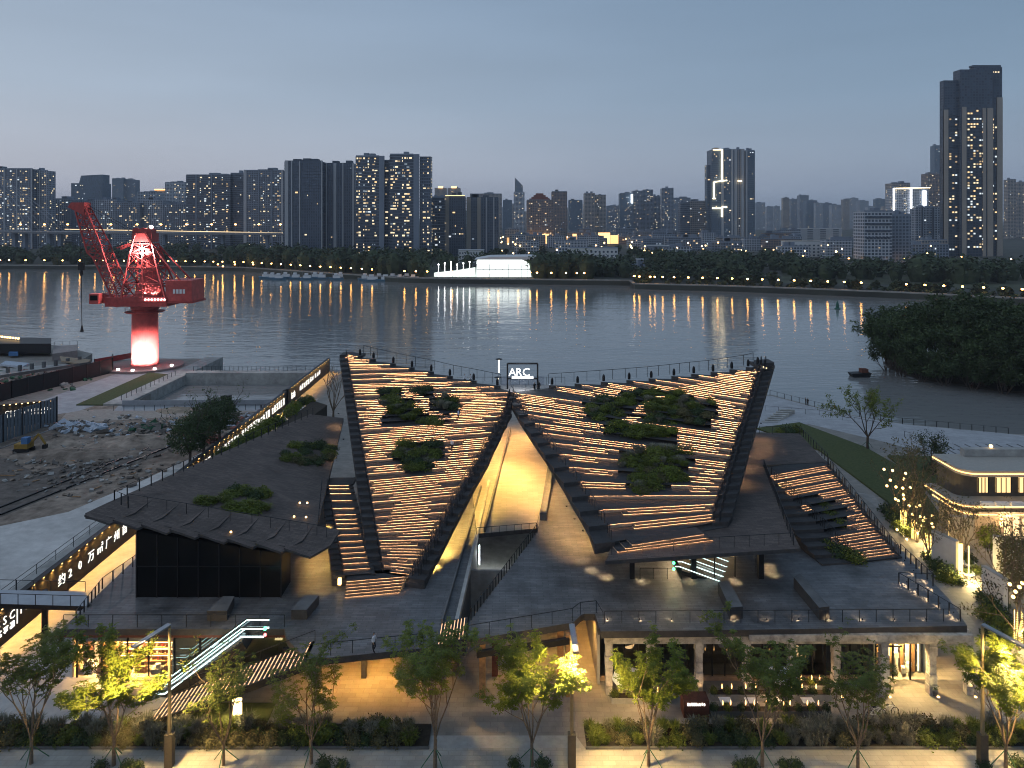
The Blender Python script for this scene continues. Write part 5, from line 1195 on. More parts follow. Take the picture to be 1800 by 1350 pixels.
wood('riverside_wood', 'broad dark woods behind the curved quay', belt(1120, 1360, 14, 70, 4, 9, 46) + belt(1140, 1340, 70, 150, 8, 17, 46) + belt(1120, 1400, 150, 260, 8, 14, 46) + belt(1360, 1820, 8, 24, 3, 6, 26), 3)
wood('riverside_wood', 'street trees before the pale concrete office block', belt(1380, 1830, 75, 140, 8, 15, 60) + belt(1600, 1720, 70, 110, 14, 20, 8), 4)
wood('riverside_wood', 'trees between the low town blocks', belt(880, 1660, 260, 460, 5, 9, 60) + belt(-40, 880, 70, 260, 9, 14, 110), 6)
wood('bank_shrubs', 'low dark shrubs behind the quay lamps', belt(1120, 1830, 4, 14, 1.5, 3.0, 70), 7, .7, 22)
sheet('far_field', [P(1370, 497, .2), P(1560, 499, .2), P(1830, 512, .2), P(1830, 474, .2), P(1560, 468, .2), P(1380, 470, .2)], .05, M('far dry field', (.075, .080, .050), .95, .4, .05))
# hills on the horizon
mh = MB(); rr = random.Random(2); xs = [-4200 + 350 * k for k in range(26)]; pr = [max(20, 90 + 80 * math.sin(k * .7) + 40 * math.sin(k * 1.9)) for k in range(26)]
mh.add([(x, 7600, 0) for x in xs] + [(x, 7800, p * .75) for x, p in zip(xs, pr)] + [(x, 9400, 0) for x in xs], [(i, i+1, 27+i, 26+i) for i in range(25)] + [(26+i, 27+i, 53+i, 52+i) for i in range(25)])
structure(mh.build('hills', M('hill green', (.05, .07, .06), .95, .3, .002)))
# ------------------------------------------------------------------ motorway bridge
br = thing('cable_bridge', (-640, 880, 0), 'long motorway bridge with stay cables and amber lamps', 'bridge')
BY = 880
def BP(x, y): return PD(x, y, BY)
m = MB(); a, b = BP(-260, 406), BP(500, 412); m.bar(a, b, 18, 2.2); m.build('deck', M('bridge concrete', (.22, .22, .23), .8, .1, .05), br)
m = MB(); m.bar(a + Vector((0, -9.2, 1.8)), b + Vector((0, -9.2, 1.8)), .3, 1.0); m.build('parapet', pl['pale'], br)
m = MB(); c = BP(120, 407); m.bar(c + Vector((0, -7, 3.0)), b + Vector((0, -7, 2.0)), .3, .7); m.build('traffic_light_trail', E('passing headlights', (1, .72, .40), 1.6), br)
for x in (27, 45, 88, 107, 190, 290, 392, 470):
    p = BP(x, 408); m = MB(); m.bx(p.x - 1.6, p.x + 1.6, BY - 3, BY + 3, 0, p.z - 1); m.build('pier', pl['grey'], br)
m = MB(); p = BP(-85, 400); m.bx(p.x - 3, p.x + 3, BY - 3, BY + 3, 0, 200); m.build('pylon', pl['pale'], br)
for k in range(12):
    m = MB(); q = BP(-20 + 14 * k, 407); m.tube([(p.x, BY - 8, 196 - 4.5 * k), (q.x, BY - 8, q.z)], .22, 4); m.build('stay_cable', pl['pale'], br)
for x in (36, 78, 119, 195, 241, 283, 328, 372, 414, 455, 493):
    q = BP(x, 408); m = MB(); m.tube([(q.x, BY, q.z), (q.x, BY, q.z + 9)], .15, 4); m.build('lamp_post', pl['grey'], br); m = MB(); m.ball((q.x, BY, q.z + 9.5), 1.3, 7, .6); m.build('lamp_head', mt['lampfar'], br)
# ------------------------------------------------------------------ moored boats and buoy
def boat(px, py, L_, label, cabin='white'):
    Yb = F * 45 / (py - H0); x = (px - 900) * Yb / F; t = thing('moored_boat', (x, Yb, -3), label, 'boat', 'boats moored at the far quay'); m = MB()
    n = 8; top = []; bot = []
    for s in (-1, 1):
        for k in range(n + 1): u = k / n; w = 1.9 * math.sin(math.pi * min(1, .25 + .75 * u)) ** .5; top.append(Vector((x - L_/2 + L_ * u, Yb + s * w, -1.7 + .5 * abs(2*u - 1) ** 2))); bot.append(Vector((x - L_/2 + L_ * (.06 + .88*u), Yb + s * w * .7, -3.2)))
    k = n + 1; f = []
    m.add(top + bot, [(i, i+1, 2*k+i+1, 2*k+i) for i in range(n)] + [(k+i+1, k+i, 3*k+i, 3*k+i+1) for i in range(n)] + [(i+1, i, k+i, k+i+1) for i in range(n)] + [(0, 2*k, 3*k, k), (n, k+n, 3*k+n, 2*k+n)])
    m.build('hull', M('boat blue', (.10, .19, .26), .5, .2, 1) if 'boat blue' not in bpy.data.materials else bpy.data.materials['boat blue'], t)
    m = MB(); m.bx(x - L_*.24, x + L_*.24, Yb - 1.2, Yb + 1.2, -1.65, .3); m.bx(x - L_*.16, x + L_*.05, Yb - 1.0, Yb + 1.0, .46, 1.9); m.build('cabin', mt[cabin], t); m = MB(); m.bx(x - L_*.24, x + L_*.2, Yb - 1.3, Yb + 1.3, .302, .45); m.build('cabin_roof', pl['pale'], t)
    m = MB(); m.tube([(x - L_*.3, Yb, -1.6), (x - L_*.3, Yb, 2.6)], .07, 4); m.build('mast', mt['steel'], t)
for k, px in enumerate((468, 480, 491, 503, 520, 540, 555, 566, 592, 600)): boat(px, 489.5 + (k % 3) * 1.2, 11 + (k * 5) % 5, 'blue and white work boat in the western row of moored boats')
for k, px in enumerate((643, 655, 668, 680, 692, 704, 717, 728)): boat(px, 492.5 + (k % 2) * 2, 12 + (k * 3) % 5, 'blue and white boat in the tight cluster nearest the marquee')
p = P(1472, 543, -3); bu = thing('river_buoy', p, 'dark green river buoy with a pointed top', 'buoy'); m = MB(); m.lathe(p, [(1.3, -.4), (1.5, .3), (.8, .7), (.7, 2.4), (.3, 3.6), (.05, 4.2)], 10); m.build('buoy_body', M('buoy green', (.02, .10, .07), .5, .1, 2), bu); m = MB(); m.ball((p.x, p.y, 1.35), .2, 6); m.build('top_mark', mt['dark'], bu)
p = P(1510, 662, -3); bo = thing('barge', p, 'small dark barge moored beside the wooded island', 'boat'); m = MB(); m.add([(p.x-2, p.y-1, -3.3), (p.x+2.4, p.y-1.1, -3.3), (p.x+2.4, p.y+1.1, -3.3), (p.x-2, p.y+1, -3.3), (p.x-2.7, p.y-1.4, -1.9), (p.x+2.9, p.y-1.5, -1.7), (p.x+2.9, p.y+1.5, -1.7), (p.x-2.7, p.y+1.4, -1.9)], [(0,3,2,1),(4,5,6,7),(0,1,5,4),(1,2,6,5),(2,3,7,6),(3,0,4,7)]); m.build('hull', mt['dark'], bo); m = MB(); m.bx(p.x+.4, p.x+2.2, p.y-1, p.y+1, -1.75, -.7); m.build('cabin', mt['rust'], bo)
# ================================================================== red harbour crane
CB = P(255, 641, .6); cs = 1250 / CB.y
def C(px, py, dy=0.0): return Vector((CB.x + (px - 255) / cs, CB.y + dy, .6 + (641 - py) / cs))
cr = thing('harbour_crane', CB, 'tall red harbour crane on a round column lit pink by floodlights', 'crane')
m = MB(); m.lathe(CB, [(3.7, 0), (3.65, .4), (3.45, .8), (3.4, 15.6), (3.7, 16.0), (3.7, 16.9)], 36); m.build('column', mt['red'], cr, smooth=False)
m = MB(); m.lathe(CB + Vector((0, 0, 15.0)), [(5.0, 0), (5.2, .1), (5.2, .25), (3.5, .3)], 24)
m.build('ring_gallery', mt['redd'], cr)
railing_mesh([CB + Vector((5.1 * math.cos(a * math.pi / 8), 5.1 * math.sin(a * math.pi / 8), 15.3)) for a in range(17)], step=1.4, h=1.1).build('gallery_railing', mt['redd'], cr)
m = MB(); m.lathe(CB + Vector((0, 0, 16.9)), [(4.2, 0), (4.2, .7)], 24); m.build('slew_ring', mt['dark'], cr)
a, b = C(200, 536), C(306, 518)
m = MB(); m.bx(a.x, b.x, CB.y - 4.4, CB.y + 4.4, 17.6, 20.2); m.build('slewing_platform', mt['redd'], cr)
m = MB(); q = C(185, 530); m.bar(C(182, 522), C(212, 532), 2.6, 2.6); m.build('jib_foot_arm', mt['redd'], cr)
m = MB(); p = C(187, 523); m.bx(p.x - 1.6, p.x + 1.0, CB.y - 5.6, CB.y - 3.2, p.z - 1.2, p.z + 1.6); cab = m.build('cab', mt['red'], cr)
m = MB(); m.bx(p.x - 1.3, p.x + .7, CB.y - 5.66, CB.y - 5.61, p.z - .2, p.z + 1.2); m.build('cab_window', mt['glassd'], cab)
m = MB(); a, b = C(303, 527), C(348, 491); m.bx(a.x, b.x, CB.y - 4.0, CB.y + 4.0, a.z, b.z); mh_ = m.build('machinery_house', mt['red'], cr)
m = MB(); m.bx(a.x - 1, b.x + .4, CB.y - 4.3, CB.y + 4.3, a.z - .5, a.z - .01); m.build('house_sill', mt['redd'], mh_)
for k in range(4): w0 = C(316 + 5.6 * k, 508); m = MB(); m.bx(w0.x, w0.x + .62, CB.y - 4.08, CB.y - 4.01, w0.z - .9, w0.z + .3); m.build('house_window', mt['white'], mh_)
railing_mesh([Vector((a.x, CB.y - 3.9, b.z)), Vector((b.x, CB.y - 3.9, b.z)), Vector((b.x, CB.y + 3.9, b.z))], step=1.2, h=.9).build('house_railing', mt['redd'], mh_)
# cage: four legs, rings and diagonals
levels = [(527, 78, 8.6), (497, 66, 7.2), (470, 52, 5.6), (445, 42, 4.4), (428, 34, 3.6)]
def ring(l, cx):
    y, w, d = levels[l]; h = w / cs / 2; c = C(cx, y); return [Vector((c.x - h, CB.y - d/2, c.z)), Vector((c.x + h, CB.y - d/2, c.z)), Vector((c.x + h, CB.y + d/2, c.z)), Vector((c.x - h, CB.y + d/2, c.z))]
cx = [266, 262, 259, 257, 256]; m = MB(); rings = [ring(l, cx[l]) for l in range(5)]
for l in range(5):
    for k in range(4): m.bar(rings[l][k], rings[l][(k+1) % 4], .34)
    if l < 4:
        for k in range(4):
            j = (k + 1) % 4; m.bar(rings[l][k], rings[l+1][k], .48); m.bar(rings[l][k], rings[l+1][j], .26); m.bar(rings[l][j], rings[l+1][k], .26)
            mid0 = (rings[l][k] + rings[l][j]) / 2; mid1 = (rings[l+1][k] + rings[l+1][j]) / 2
            if k == 0: m.bar(mid0, mid1, .36)
m.build('cage_frame', mt['redd'], cr)
m = MB(); c = C(262, 527); m.lathe((c.x, CB.y, c.z), [(4.4, 0), (3.6, 2.4), (2.5, 5.5), (1.8, 10), (1.3, 15.6)], 20); m.build('inner_cone', mt['red'], cr)
m = MB(); a, b = C(232, 430), C(276, 410); m.bx(a.x + 1, b.x - .5, CB.y - 2.0, CB.y + 2.0, a.z + .8, b.z); m.bar(C(238, 429, -1.8), C(244, 412, -2.1), .5); m.bar(C(272, 429, -1.8), C(262, 408, -2.1), .5); m.bx(C(245, 410).x, C(270, 410).x, CB.y - 1.6, CB.y + 1.6, b.z, b.z + 1.2); m.bar(C(238, 428), C(212, 438), .5); m.bar(C(240, 424), C(206, 436), .4); m.build('head', mt['redd'], cr)
for k in range(3): m = MB(); s = C(240 + 12*k, 410); m.tube([(s.x, CB.y - .5, s.z + .6), (s.x, CB.y + .5, s.z + .6)], 1.0, 12); m.build('sheave', mt['redd'], cr)
m = MB()
for s in (-3.2, 3.2): m.bar(C(274, 432, s * .6), C(326, 492, s), .42)
for s in (-3.4, 3.4): m.bar(C(330, 492, s), C(346, 526, s), .4)
m.build('back_stay', mt['redd'], cr)
# lattice jib
top, f0 = C(142, 362), C(212, 518)
def jp(t, side, up):
    base = C(lerp(216, 150, t), lerp(516, 366, t)); wid = lerp(3.6, 1.3, t); dep = lerp(1.4, 3.6, t if t < .5 else 1 - (t - .5) * 1.1) * .62
    d = (C(150, 366) - C(216, 516)).normalized(); nrm = Vector((-d.z, 0, d.x)); 
    return base + Vector((0, side * wid, 0)) + nrm * (up * dep - dep/2)
m = MB(); n = 13
for s in (-1, 1):
    for u in (0, 2):
        for k in range(n): m.bar(jp(k/n, s, u), jp((k+1)/n, s, u), .36)
    for k in range(n):
        m.bar(jp(k/n, s, 0), jp((k+1)/n, s, 2), .2); m.bar(jp(k/n, s, 2), jp((k+1)/n, s, 0), .2); m.bar(jp(k/n, s, 0), jp(k/n, s, 2), .2)
for u in (0, 2):
    for k in range(n):
        m.bar(jp(k/n, -1, u), jp((k+1)/n, 1, u), .18); m.bar(jp(k/n, -1, u), jp(k/n, 1, u), .2)
m.build('jib', mt['redd'], cr)
m = MB(); a, b = C(124, 368), C(154, 356); m.add([(a.x, CB.y - 1.4, a.z + .6), (b.x, CB.y - 1.6, a.z - 1.8), (b.x, CB.y - 1.6, b.z), (a.x + 1, CB.y - 1.4, b.z), (a.x, CB.y + 1.4, a.z + .6), (b.x, CB.y + 1.6, a.z - 1.8), (b.x, CB.y + 1.6, b.z), (a.x + 1, CB.y + 1.4, b.z)], [(0,1,2,3),(5,4,7,6),(4,0,3,7),(1,5,6,2),(3,2,6,7),(4,5,1,0)]); m.build('jib_head', mt['redd'], cr)
m = MB()
for s in (-.7, .7): m.tube([C(143, 368, s), C(143, 466, s * .4)], .06, 4)
m.tube([C(143, 480), C(144, 572)], .10, 5)
for s in (-1.2, 1.2): m.tube([C(150, 360, s), C(243, 412, s)], .06, 4)
m.build('hoist_rope', mt['dark'], cr)
m = MB(); p = C(143, 468); m.box(p, (1.5, .8, 2.2)); m.lathe(p + Vector((0, 0, -2.8)), [(.2, 0), (.5, .5), (.4, 1.8)], 8); m.build('hook_block', mt['dark'], cr); m = MB(); q = C(144, 577); m.lathe(q, [(.5, -1), (.25, .4), (.1, 1.0)], 8); m.build('hook', mt['dark'], cr)
m = MB(); p = C(266, 399); m.ball(p, .5, 8); m.tube([p, C(266, 408)], .1, 4); m.build('beacon', E('crane beacon', (.85, 1, .98), 40), cr)
# floodlights at the foot and inside the cage
PINK = (1.0, .80, .80)
for x, dy in ((-3.5, -7.5), (1.0, -8.5), (6.0, -6.5), (8.5, -2)):
    q = CB + Vector((x, dy, .25)); m = MB(); m.box(q, (.6, .4, .35)); m.build('floodlight', mt['bulbw'], cr)
    lamp_light('SPOT', 'floodlight_beam', q + Vector((0, 0, .4)), 27000 if x < 7 else 15000, PINK, cr, .3, 70, .7, CB + Vector((0, 0, 5.5)))
for k in range(7):
    q = C(270 + 5.5 * k, 523.5, -4.6); m = MB(); m.ball(q, .22, 6); m.build('floodlight', mt['bulbw'], cr)
for x, dy, pw in ((246, -4.0, 80000), (290, -3.8, 95000), (268, -4.2, 80000)):
    q = C(x, 521, dy); lamp_light('SPOT', 'floodlight_beam', q, pw, PINK, cr, .3, 80, .7, C(262, 480))
lamp_light('POINT', 'head_light', C(256, 440, -2.6), 16000, PINK, cr, .3)
# round platform the crane stands on
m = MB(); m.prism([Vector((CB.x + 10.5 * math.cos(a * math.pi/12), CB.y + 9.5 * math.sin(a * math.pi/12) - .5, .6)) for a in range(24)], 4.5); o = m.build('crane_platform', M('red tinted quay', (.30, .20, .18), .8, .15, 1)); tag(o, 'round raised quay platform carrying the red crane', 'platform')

# ================================================================== building site west of the wall
def fence(name, pts, h, mat, label, post=3.0, cat='fence', rib=0.0):
    t = thing(name, pts[0], label, cat); m = MB()
    for a, b in zip(pts[:-1], pts[1:]):
        a, b = Vector(a), Vector(b)
        if rib:
            n = int((b - a).length / rib); d = (b - a) / n; nr = Vector((-d.y, d.x, 0)).normalized() * .06
            for k in range(n):
                p, q = a + d * k, a + d * (k + 1); off = nr if k % 2 else -nr
                m.bar(p + off + Vector((0, 0, h/2)), q + off + Vector((0, 0, h/2)), .05, h)
        else: m.bar(a + Vector((0, 0, h/2)), b + Vector((0, 0, h/2)), .15, h)
    m.build('panel', mat, t)
    for a, b in zip(pts[:-1], pts[1:]):
        a, b = Vector(a), Vector(b); n = max(1, int((b - a).length / post))
        for k in range(n + 1): p = a.lerp(b, k / n); m = MB(); m.bx(p.x - .1, p.x + .1, p.y - .12, p.y + .12, 0, h + .1); m.build('post', mt['dark'], t)
    return t
fence('black_fence', [P(-20, 712, 0), P(20, 700, 0), P(198, 655, 0), P(198, 648, 0)], 4.0, M('black sheeting', (.012, .012, .014), .6, .2, 1), 'tall black fence beside the stone path to the crane', 4)
fence('quay_parapet', [P(166, 641, 0), P(234, 629, 0)], 1.6, mt['redd'], 'dark red parapet behind the crane column', 6)
fence('corrugated_fence', [P(100, 742, 0), P(-30, 790, 0)], 5.2, M('corrugated steel', (.16, .19, .22), .5, .15, 2, 0, .3), 'grey corrugated site fence with a lit handrail', 4, rib=.4)
ho = fence('hoarding', [P(-30, 755, 0), P(98, 742, 0)], 4.6, mt['blackwall'], 'black hoarding with white logo and a row of small lamps', 6)
hy = P(30, 750, 0)
HA, HB = P(-30, 755, 0), P(98, 742, 0); hd = (HB - HA).normalized(); hn = Vector((hd.y, -hd.x, 0))
for k in range(11):
    p = HA.lerp(HB, .12 + .082 * k) + hn * .2 + Vector((0, 0, 4.5)); m = MB(); m.box(p, (.2, .2, .12)); m.build('lamp', mt['bulb'], ho)
    lamp_light('SPOT', 'lamp_beam', p + hn * .1 - Vector((0, 0, .1)), 60, (1, .7, .3), ho, .05, 60, .8, p - hn * .2 + Vector((0, 0, -3)))
def hp(px, z): t = (px + 30) / 128; return HA.lerp(HB, t) + hn * .12 + Vector((0, 0, z))
put_text('CSSC', .95, mt['textw'], hp(8, 2.6), hd, Vector((0, 0, 1)), ho, gap=.78)
m = MB(); rg = random.Random(2)
for k in range(4): glyph(m, hp(8, 1.9) + hd * (.1 + .72 * k), hd, Vector((0, 0, 1)), .45, .5, rg)
m.bar(hp(32, 1.9), hp(32, 3.4), .08); p = hp(38.5, 2.65); 
for s in ((1, 0), (-1, 0), (0, 1), (0, -1)): m.box(p + hd * (.38 * s[0]) + Vector((0, 0, .38 * s[1])), (.36, .1, .36))
for k in range(9): glyph(m, hp(44, 2.75) + hd * (.62 * k), hd, Vector((0, 0, 1)), .45, .5, rg)
for k in range(7): glyph(m, hp(44, 2.1) + hd * (.5 * k), hd, Vector((0, 0, 1)), .36, .36, rg)
m.build('letters', mt['textw'], ho)
m = MB(); m.bar(P(100, 760, .0) + Vector((0, 0, 1.0)), P(-20, 806, 0) + Vector((0, 0, 1.0)), .14); o = m.build('lit_handrail', mt['steel']); tag(o, 'thin pale rail running along the corrugated fence', 'rail')
# low railings round the dock
for pts, lb in (([P(200, 722, .0), P(520, 720, 0)], 'thin railing along the dock apron'), ([Vector((-89.5, 163, .45)), Vector((-89.5, 189, .45))], 'pink-lit railing on the long dock wall'), ([Vector((-86, 192, 1.0)), Vector((-40, 192, 1.0))], 'railing on the dam wall')):
    o = railing_mesh(pts, step=2.2 if 'dam' not in lb else 1.2, h=1.2, w=.08).build('railing', mt['rail']); tag(o, lb, 'railing')
sheet_m = M('dock panel', (.30, .31, .33), .7, .12, .6)
m = MB(); m.bar(P(215, 715, 0) + Vector((0, 0, .7)), P(505, 713, 0) + Vector((0, 0, .7)), .12, 1.4); o = m.build('site_barrier', sheet_m); tag(o, 'low pale panel barrier between the dock and the site', 'barrier')
# rail track and pipe in the mud
for k, (a, b) in enumerate((((0, 905), (330, 772)), ((0, 892), (320, 764)))):
    m = MB(); m.bar(P(*a, .06), P(*b, .06), .35, .3); o = m.build('steel_rail', mt['dark']); tag(o, 'old rusty rail lying along the muddy track, %s' % ('beside the concrete road' if k == 0 else 'on the earth side'), 'rail')
# rubble, sacks, planks
rr = random.Random(31)
def rubble(name, label, cx, cy, w, h, n, mats, s0=.3, s1=.9, cat='rubble'):
    m = MB()
    for k in range(n):
        p = P(cx + rr.gauss(0, w), cy + rr.gauss(0, h), .05); s = rr.uniform(s0, s1); m.mi = rr.randrange(len(mats)); e = Euler((rr.uniform(-.5, .5), rr.uniform(-.5, .5), rr.uniform(0, 6))).to_matrix()
        pts = [Vector(p) + Vector((0, 0, s * .25)) + e @ Vector((dx * s * rr.uniform(.7, 1.2), dy * s * rr.uniform(.4, 1), dz * s * rr.uniform(.2, .5))) for dx, dy, dz in ((-1,-1,-1),(1,-1,-1),(1,1,-1),(-1,1,-1),(-1,-1,1),(1,-1,1),(1,1,1),(-1,1,1))]
        m.add(pts, [(0,3,2,1),(4,5,6,7),(0,1,5,4),(1,2,6,5),(2,3,7,6),(3,0,4,7)])
    o = m.build(name, mats, None, kind='stuff'); o['label'] = label; o['category'] = cat
sack = M('pale sacks', (.42, .46, .52), .8, .2, 2); drk = M('broken stone', (.14, .12, .105), .95, .3, 1); redb = M('red brick rubble', (.22, .08, .06), .9, .3, 1); grn = M('green netting', (.03, .09, .05), .9, .3, 1); blu = M('blue tarp', (.06, .16, .34), .7, .2, 1)
rubble('sack_heap', 'heap of pale sacks by the corrugated fence', 140, 752, 17, 4, 160, [sack, sack, drk], .4, 1.0, 'sacks')
rubble('rubble', 'scattered broken stone over the site', 300, 760, 75, 16, 420, [drk, drk, mt['site'], sack, mt['conc']], .12, .5)
rubble('rubble', 'rubble heap with sacks beside the sign wall', 440, 742, 30, 6, 220, [drk, sack, redb, mt['conc']], .2, .8)
rubble('rubble', 'debris strewn along the muddy track', 150, 820, 70, 22, 300, [drk, mt['site'], mt['conc']], .12, .45)
rubble('rubble', 'debris on the yard behind the black fence', 60, 668, 45, 9, 200, [drk, mt['conc'], grn, redb], .3, .9)
rubble('red_heap', 'red brick heap behind the round trees', 355, 772, 12, 3, 60, [redb], .3, .9, 'bricks')
rubble('net_heap', 'dark green netting thrown over earth', 265, 752, 12, 3, 60, [grn, drk], .4, 1.0, 'netting')
# earth mounds
def mound(name, label, cx, cy, rx, ry, h, mat, cat='earth'):
    c = P(cx, cy, 0); m = MB(); n, k2 = 22, 7; vs = []; fs = []
    for i in range(k2 + 1):
        for k in range(n):
            a = 2*math.pi*k/n; t = i / k2; q = 1 + .3 * mnoise.noise(Vector((math.cos(a)*2 + cx, math.sin(a)*2, i*.3)))
            vs.append((c.x + rx*t*q*math.cos(a), c.y + ry*t*q*math.sin(a), h * (1 - t**1.3) * (1 + .35 * mnoise.noise(Vector((cx + k*.7, i*.9, 0)))) - .05))
    for i in range(k2):
        for k in range(n): j = (k+1) % n; fs.append((i*n+k, (i+1)*n+k, (i+1)*n+j, i*n+j))
    m.add(vs, fs); o = m.build(name, mat, None); tag(o, label, cat)
mound('earth_mound', 'broad brown earth mound in the middle of the site', 240, 778, 9, 5, 1.3, mt['site']); mound('earth_mound', 'long earth ridge by the concrete road', 140, 800, 14, 4, 1.0, mt['site']); mound('earth_mound', 'low earth heap near the sacks', 100, 778, 6, 4, 1.2, mt['site'])
mound('sand_heap', 'small sand heap by the dock barrier', 312, 722, 5, 2.5, .9, M('sand heap', (.30, .24, .18), .95, .2, 2), 'sand')
for k in range(14):
    a = P(rr.uniform(20, 300), rr.uniform(770, 880), .1); o = MB().bar(a, a + Vector((rr.uniform(-3.5, 3.5), rr.uniform(-1.5, 1.5), .1)), .18, .1).build('plank', mt['wood']); tag(o, 'loose wooden plank lying on the muddy site', 'plank', 'planks lying on the site')
# little yellow digger
dg = thing('digger', P(45, 794, 0), 'small yellow and blue digger parked under the corrugated fence', 'digger'); p = P(45, 794, 0); yel = M('digger yellow', (.26, .16, .03), .6, .2, 2)
m = MB(); m.bx(p.x - 1.6, p.x + 1.0, p.y - 1.1, p.y - .6, 0, .7); m.build('track', mt['dark'], dg); m = MB(); m.bx(p.x - 1.6, p.x + 1.0, p.y + .6, p.y + 1.1, 0, .7); m.build('track', mt['dark'], dg)
m = MB(); m.bx(p.x - 1.5, p.x + .9, p.y - .9, p.y + .9, .75, 1.6); m.build('body', yel, dg); m = MB(); m.bx(p.x - .3, p.x + .8, p.y - .8, p.y + .2, 1.6, 2.7); m.build('cab', blu, dg)
m = MB(); m.bar(p + Vector((.8, 0, 1.4)), p + Vector((2.4, 0, 3.2)), .35); m.bar(p + Vector((2.4, 0, 3.2)), p + Vector((3.6, 0, 1.4)), .28); m.build('boom', yel, dg); m = MB(); m.box(p + Vector((3.5, 0, 1.0)), (.7, .8, .7), .2); m.build('bucket', mt['dark'], dg)
# drilling rig by the dock barrier
dr = thing('drill_rig', P(397, 722, 0), 'black piling rig standing by the dock barrier', 'machine'); p = P(397, 722, 0)
m = MB(); m.bx(p.x - 1.8, p.x + 1.6, p.y - 1, p.y + 1, 0, .7); m.build('track_base', mt['dark'], dr); m = MB(); m.bx(p.x + .2, p.x + 1.1, p.y - .5, p.y + .5, .7, 3.4); m.build('mast', mt['dark'], dr); m = MB(); m.bx(p.x - .9, p.x - .1, p.y - .5, p.y + .5, 1.6, 3.3); m.bx(p.x - 2.2, p.x + .3, p.y - .25, p.y + .25, 1.7, 2.1); m.build('engine', mt['dark'], dr)
# quay structures west of the crane
def block(name, label, pts, z, t, mat, cat): m = MB(); m.prism([P(x, y, z) for x, y in pts], t); o = m.build(name, mat); tag(o, label, cat); return o
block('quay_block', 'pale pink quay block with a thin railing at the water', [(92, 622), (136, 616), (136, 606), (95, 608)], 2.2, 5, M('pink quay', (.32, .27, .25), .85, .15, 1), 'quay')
block('jetty', 'dark roofed jetty edged with bright lamps', [(-40, 604), (90, 604), (90, 594), (-40, 592)], 4.0, 3.0, mt['dark'], 'jetty')
m = MB()
for k in range(9): p = P(-6 + 8 * k * .6, 591 + k * .5, 4.6); m.ball(p, .35, 6)
o = m.build('jetty_lamps', mt['bulb'], None, kind='stuff', label='row of bright lamps along the dark jetty', category='lamps')
block('site_slab', 'pale raised concrete slab in the yard behind the black fence', [(0, 662), (150, 642), (156, 636), (0, 648)], .8, .8, mt['conc'], 'slab')
block('timber_ramp', 'tan timber ramp in the yard near the quay', [(105, 626), (160, 632), (150, 640), (108, 634)], 1.6, .4, M('tan ramp', (.30, .23, .16), .85, .2, 1), 'ramp')
block('turf_patch', 'green turf patch beside the jetty', [(30, 614), (88, 616), (60, 606), (50, 607)], 1.5, 1.2, mt['lawn'], 'turf')
block('tarpaulin', 'crumpled pale tarpaulin on the yard', [(0, 640), (40, 644), (52, 638), (10, 634)], 1.0, .5, sack, 'tarpaulin')
block('tarpaulin', 'blue tarpaulin heap on the yard near the jetty', [(15, 620), (32, 620), (30, 613), (20, 612)], 1.6, 1.0, blu, 'tarpaulin')
o = railing_mesh([P(96, 607, 2.2), P(136, 605, 2.2), P(136, 615, 2.2)], step=1.8, h=1.1, w=.08).build('railing', mt['rail']); tag(o, 'thin railing on the pink quay block', 'railing')
m = MB()
for k in range(7): p = P(14 + 21 * k, 660 - 3.2 * k, .1); m.bx(p.x - .35, p.x + .35, p.y - .35, p.y + .35, 0, 2.4)
m.bar(P(0, 662, 1.8), P(160, 638, 1.8), .2, .7); o = m.build('guard_rail', mt['concd']); tag(o, 'concrete guard rail with stub posts in the yard', 'rail')
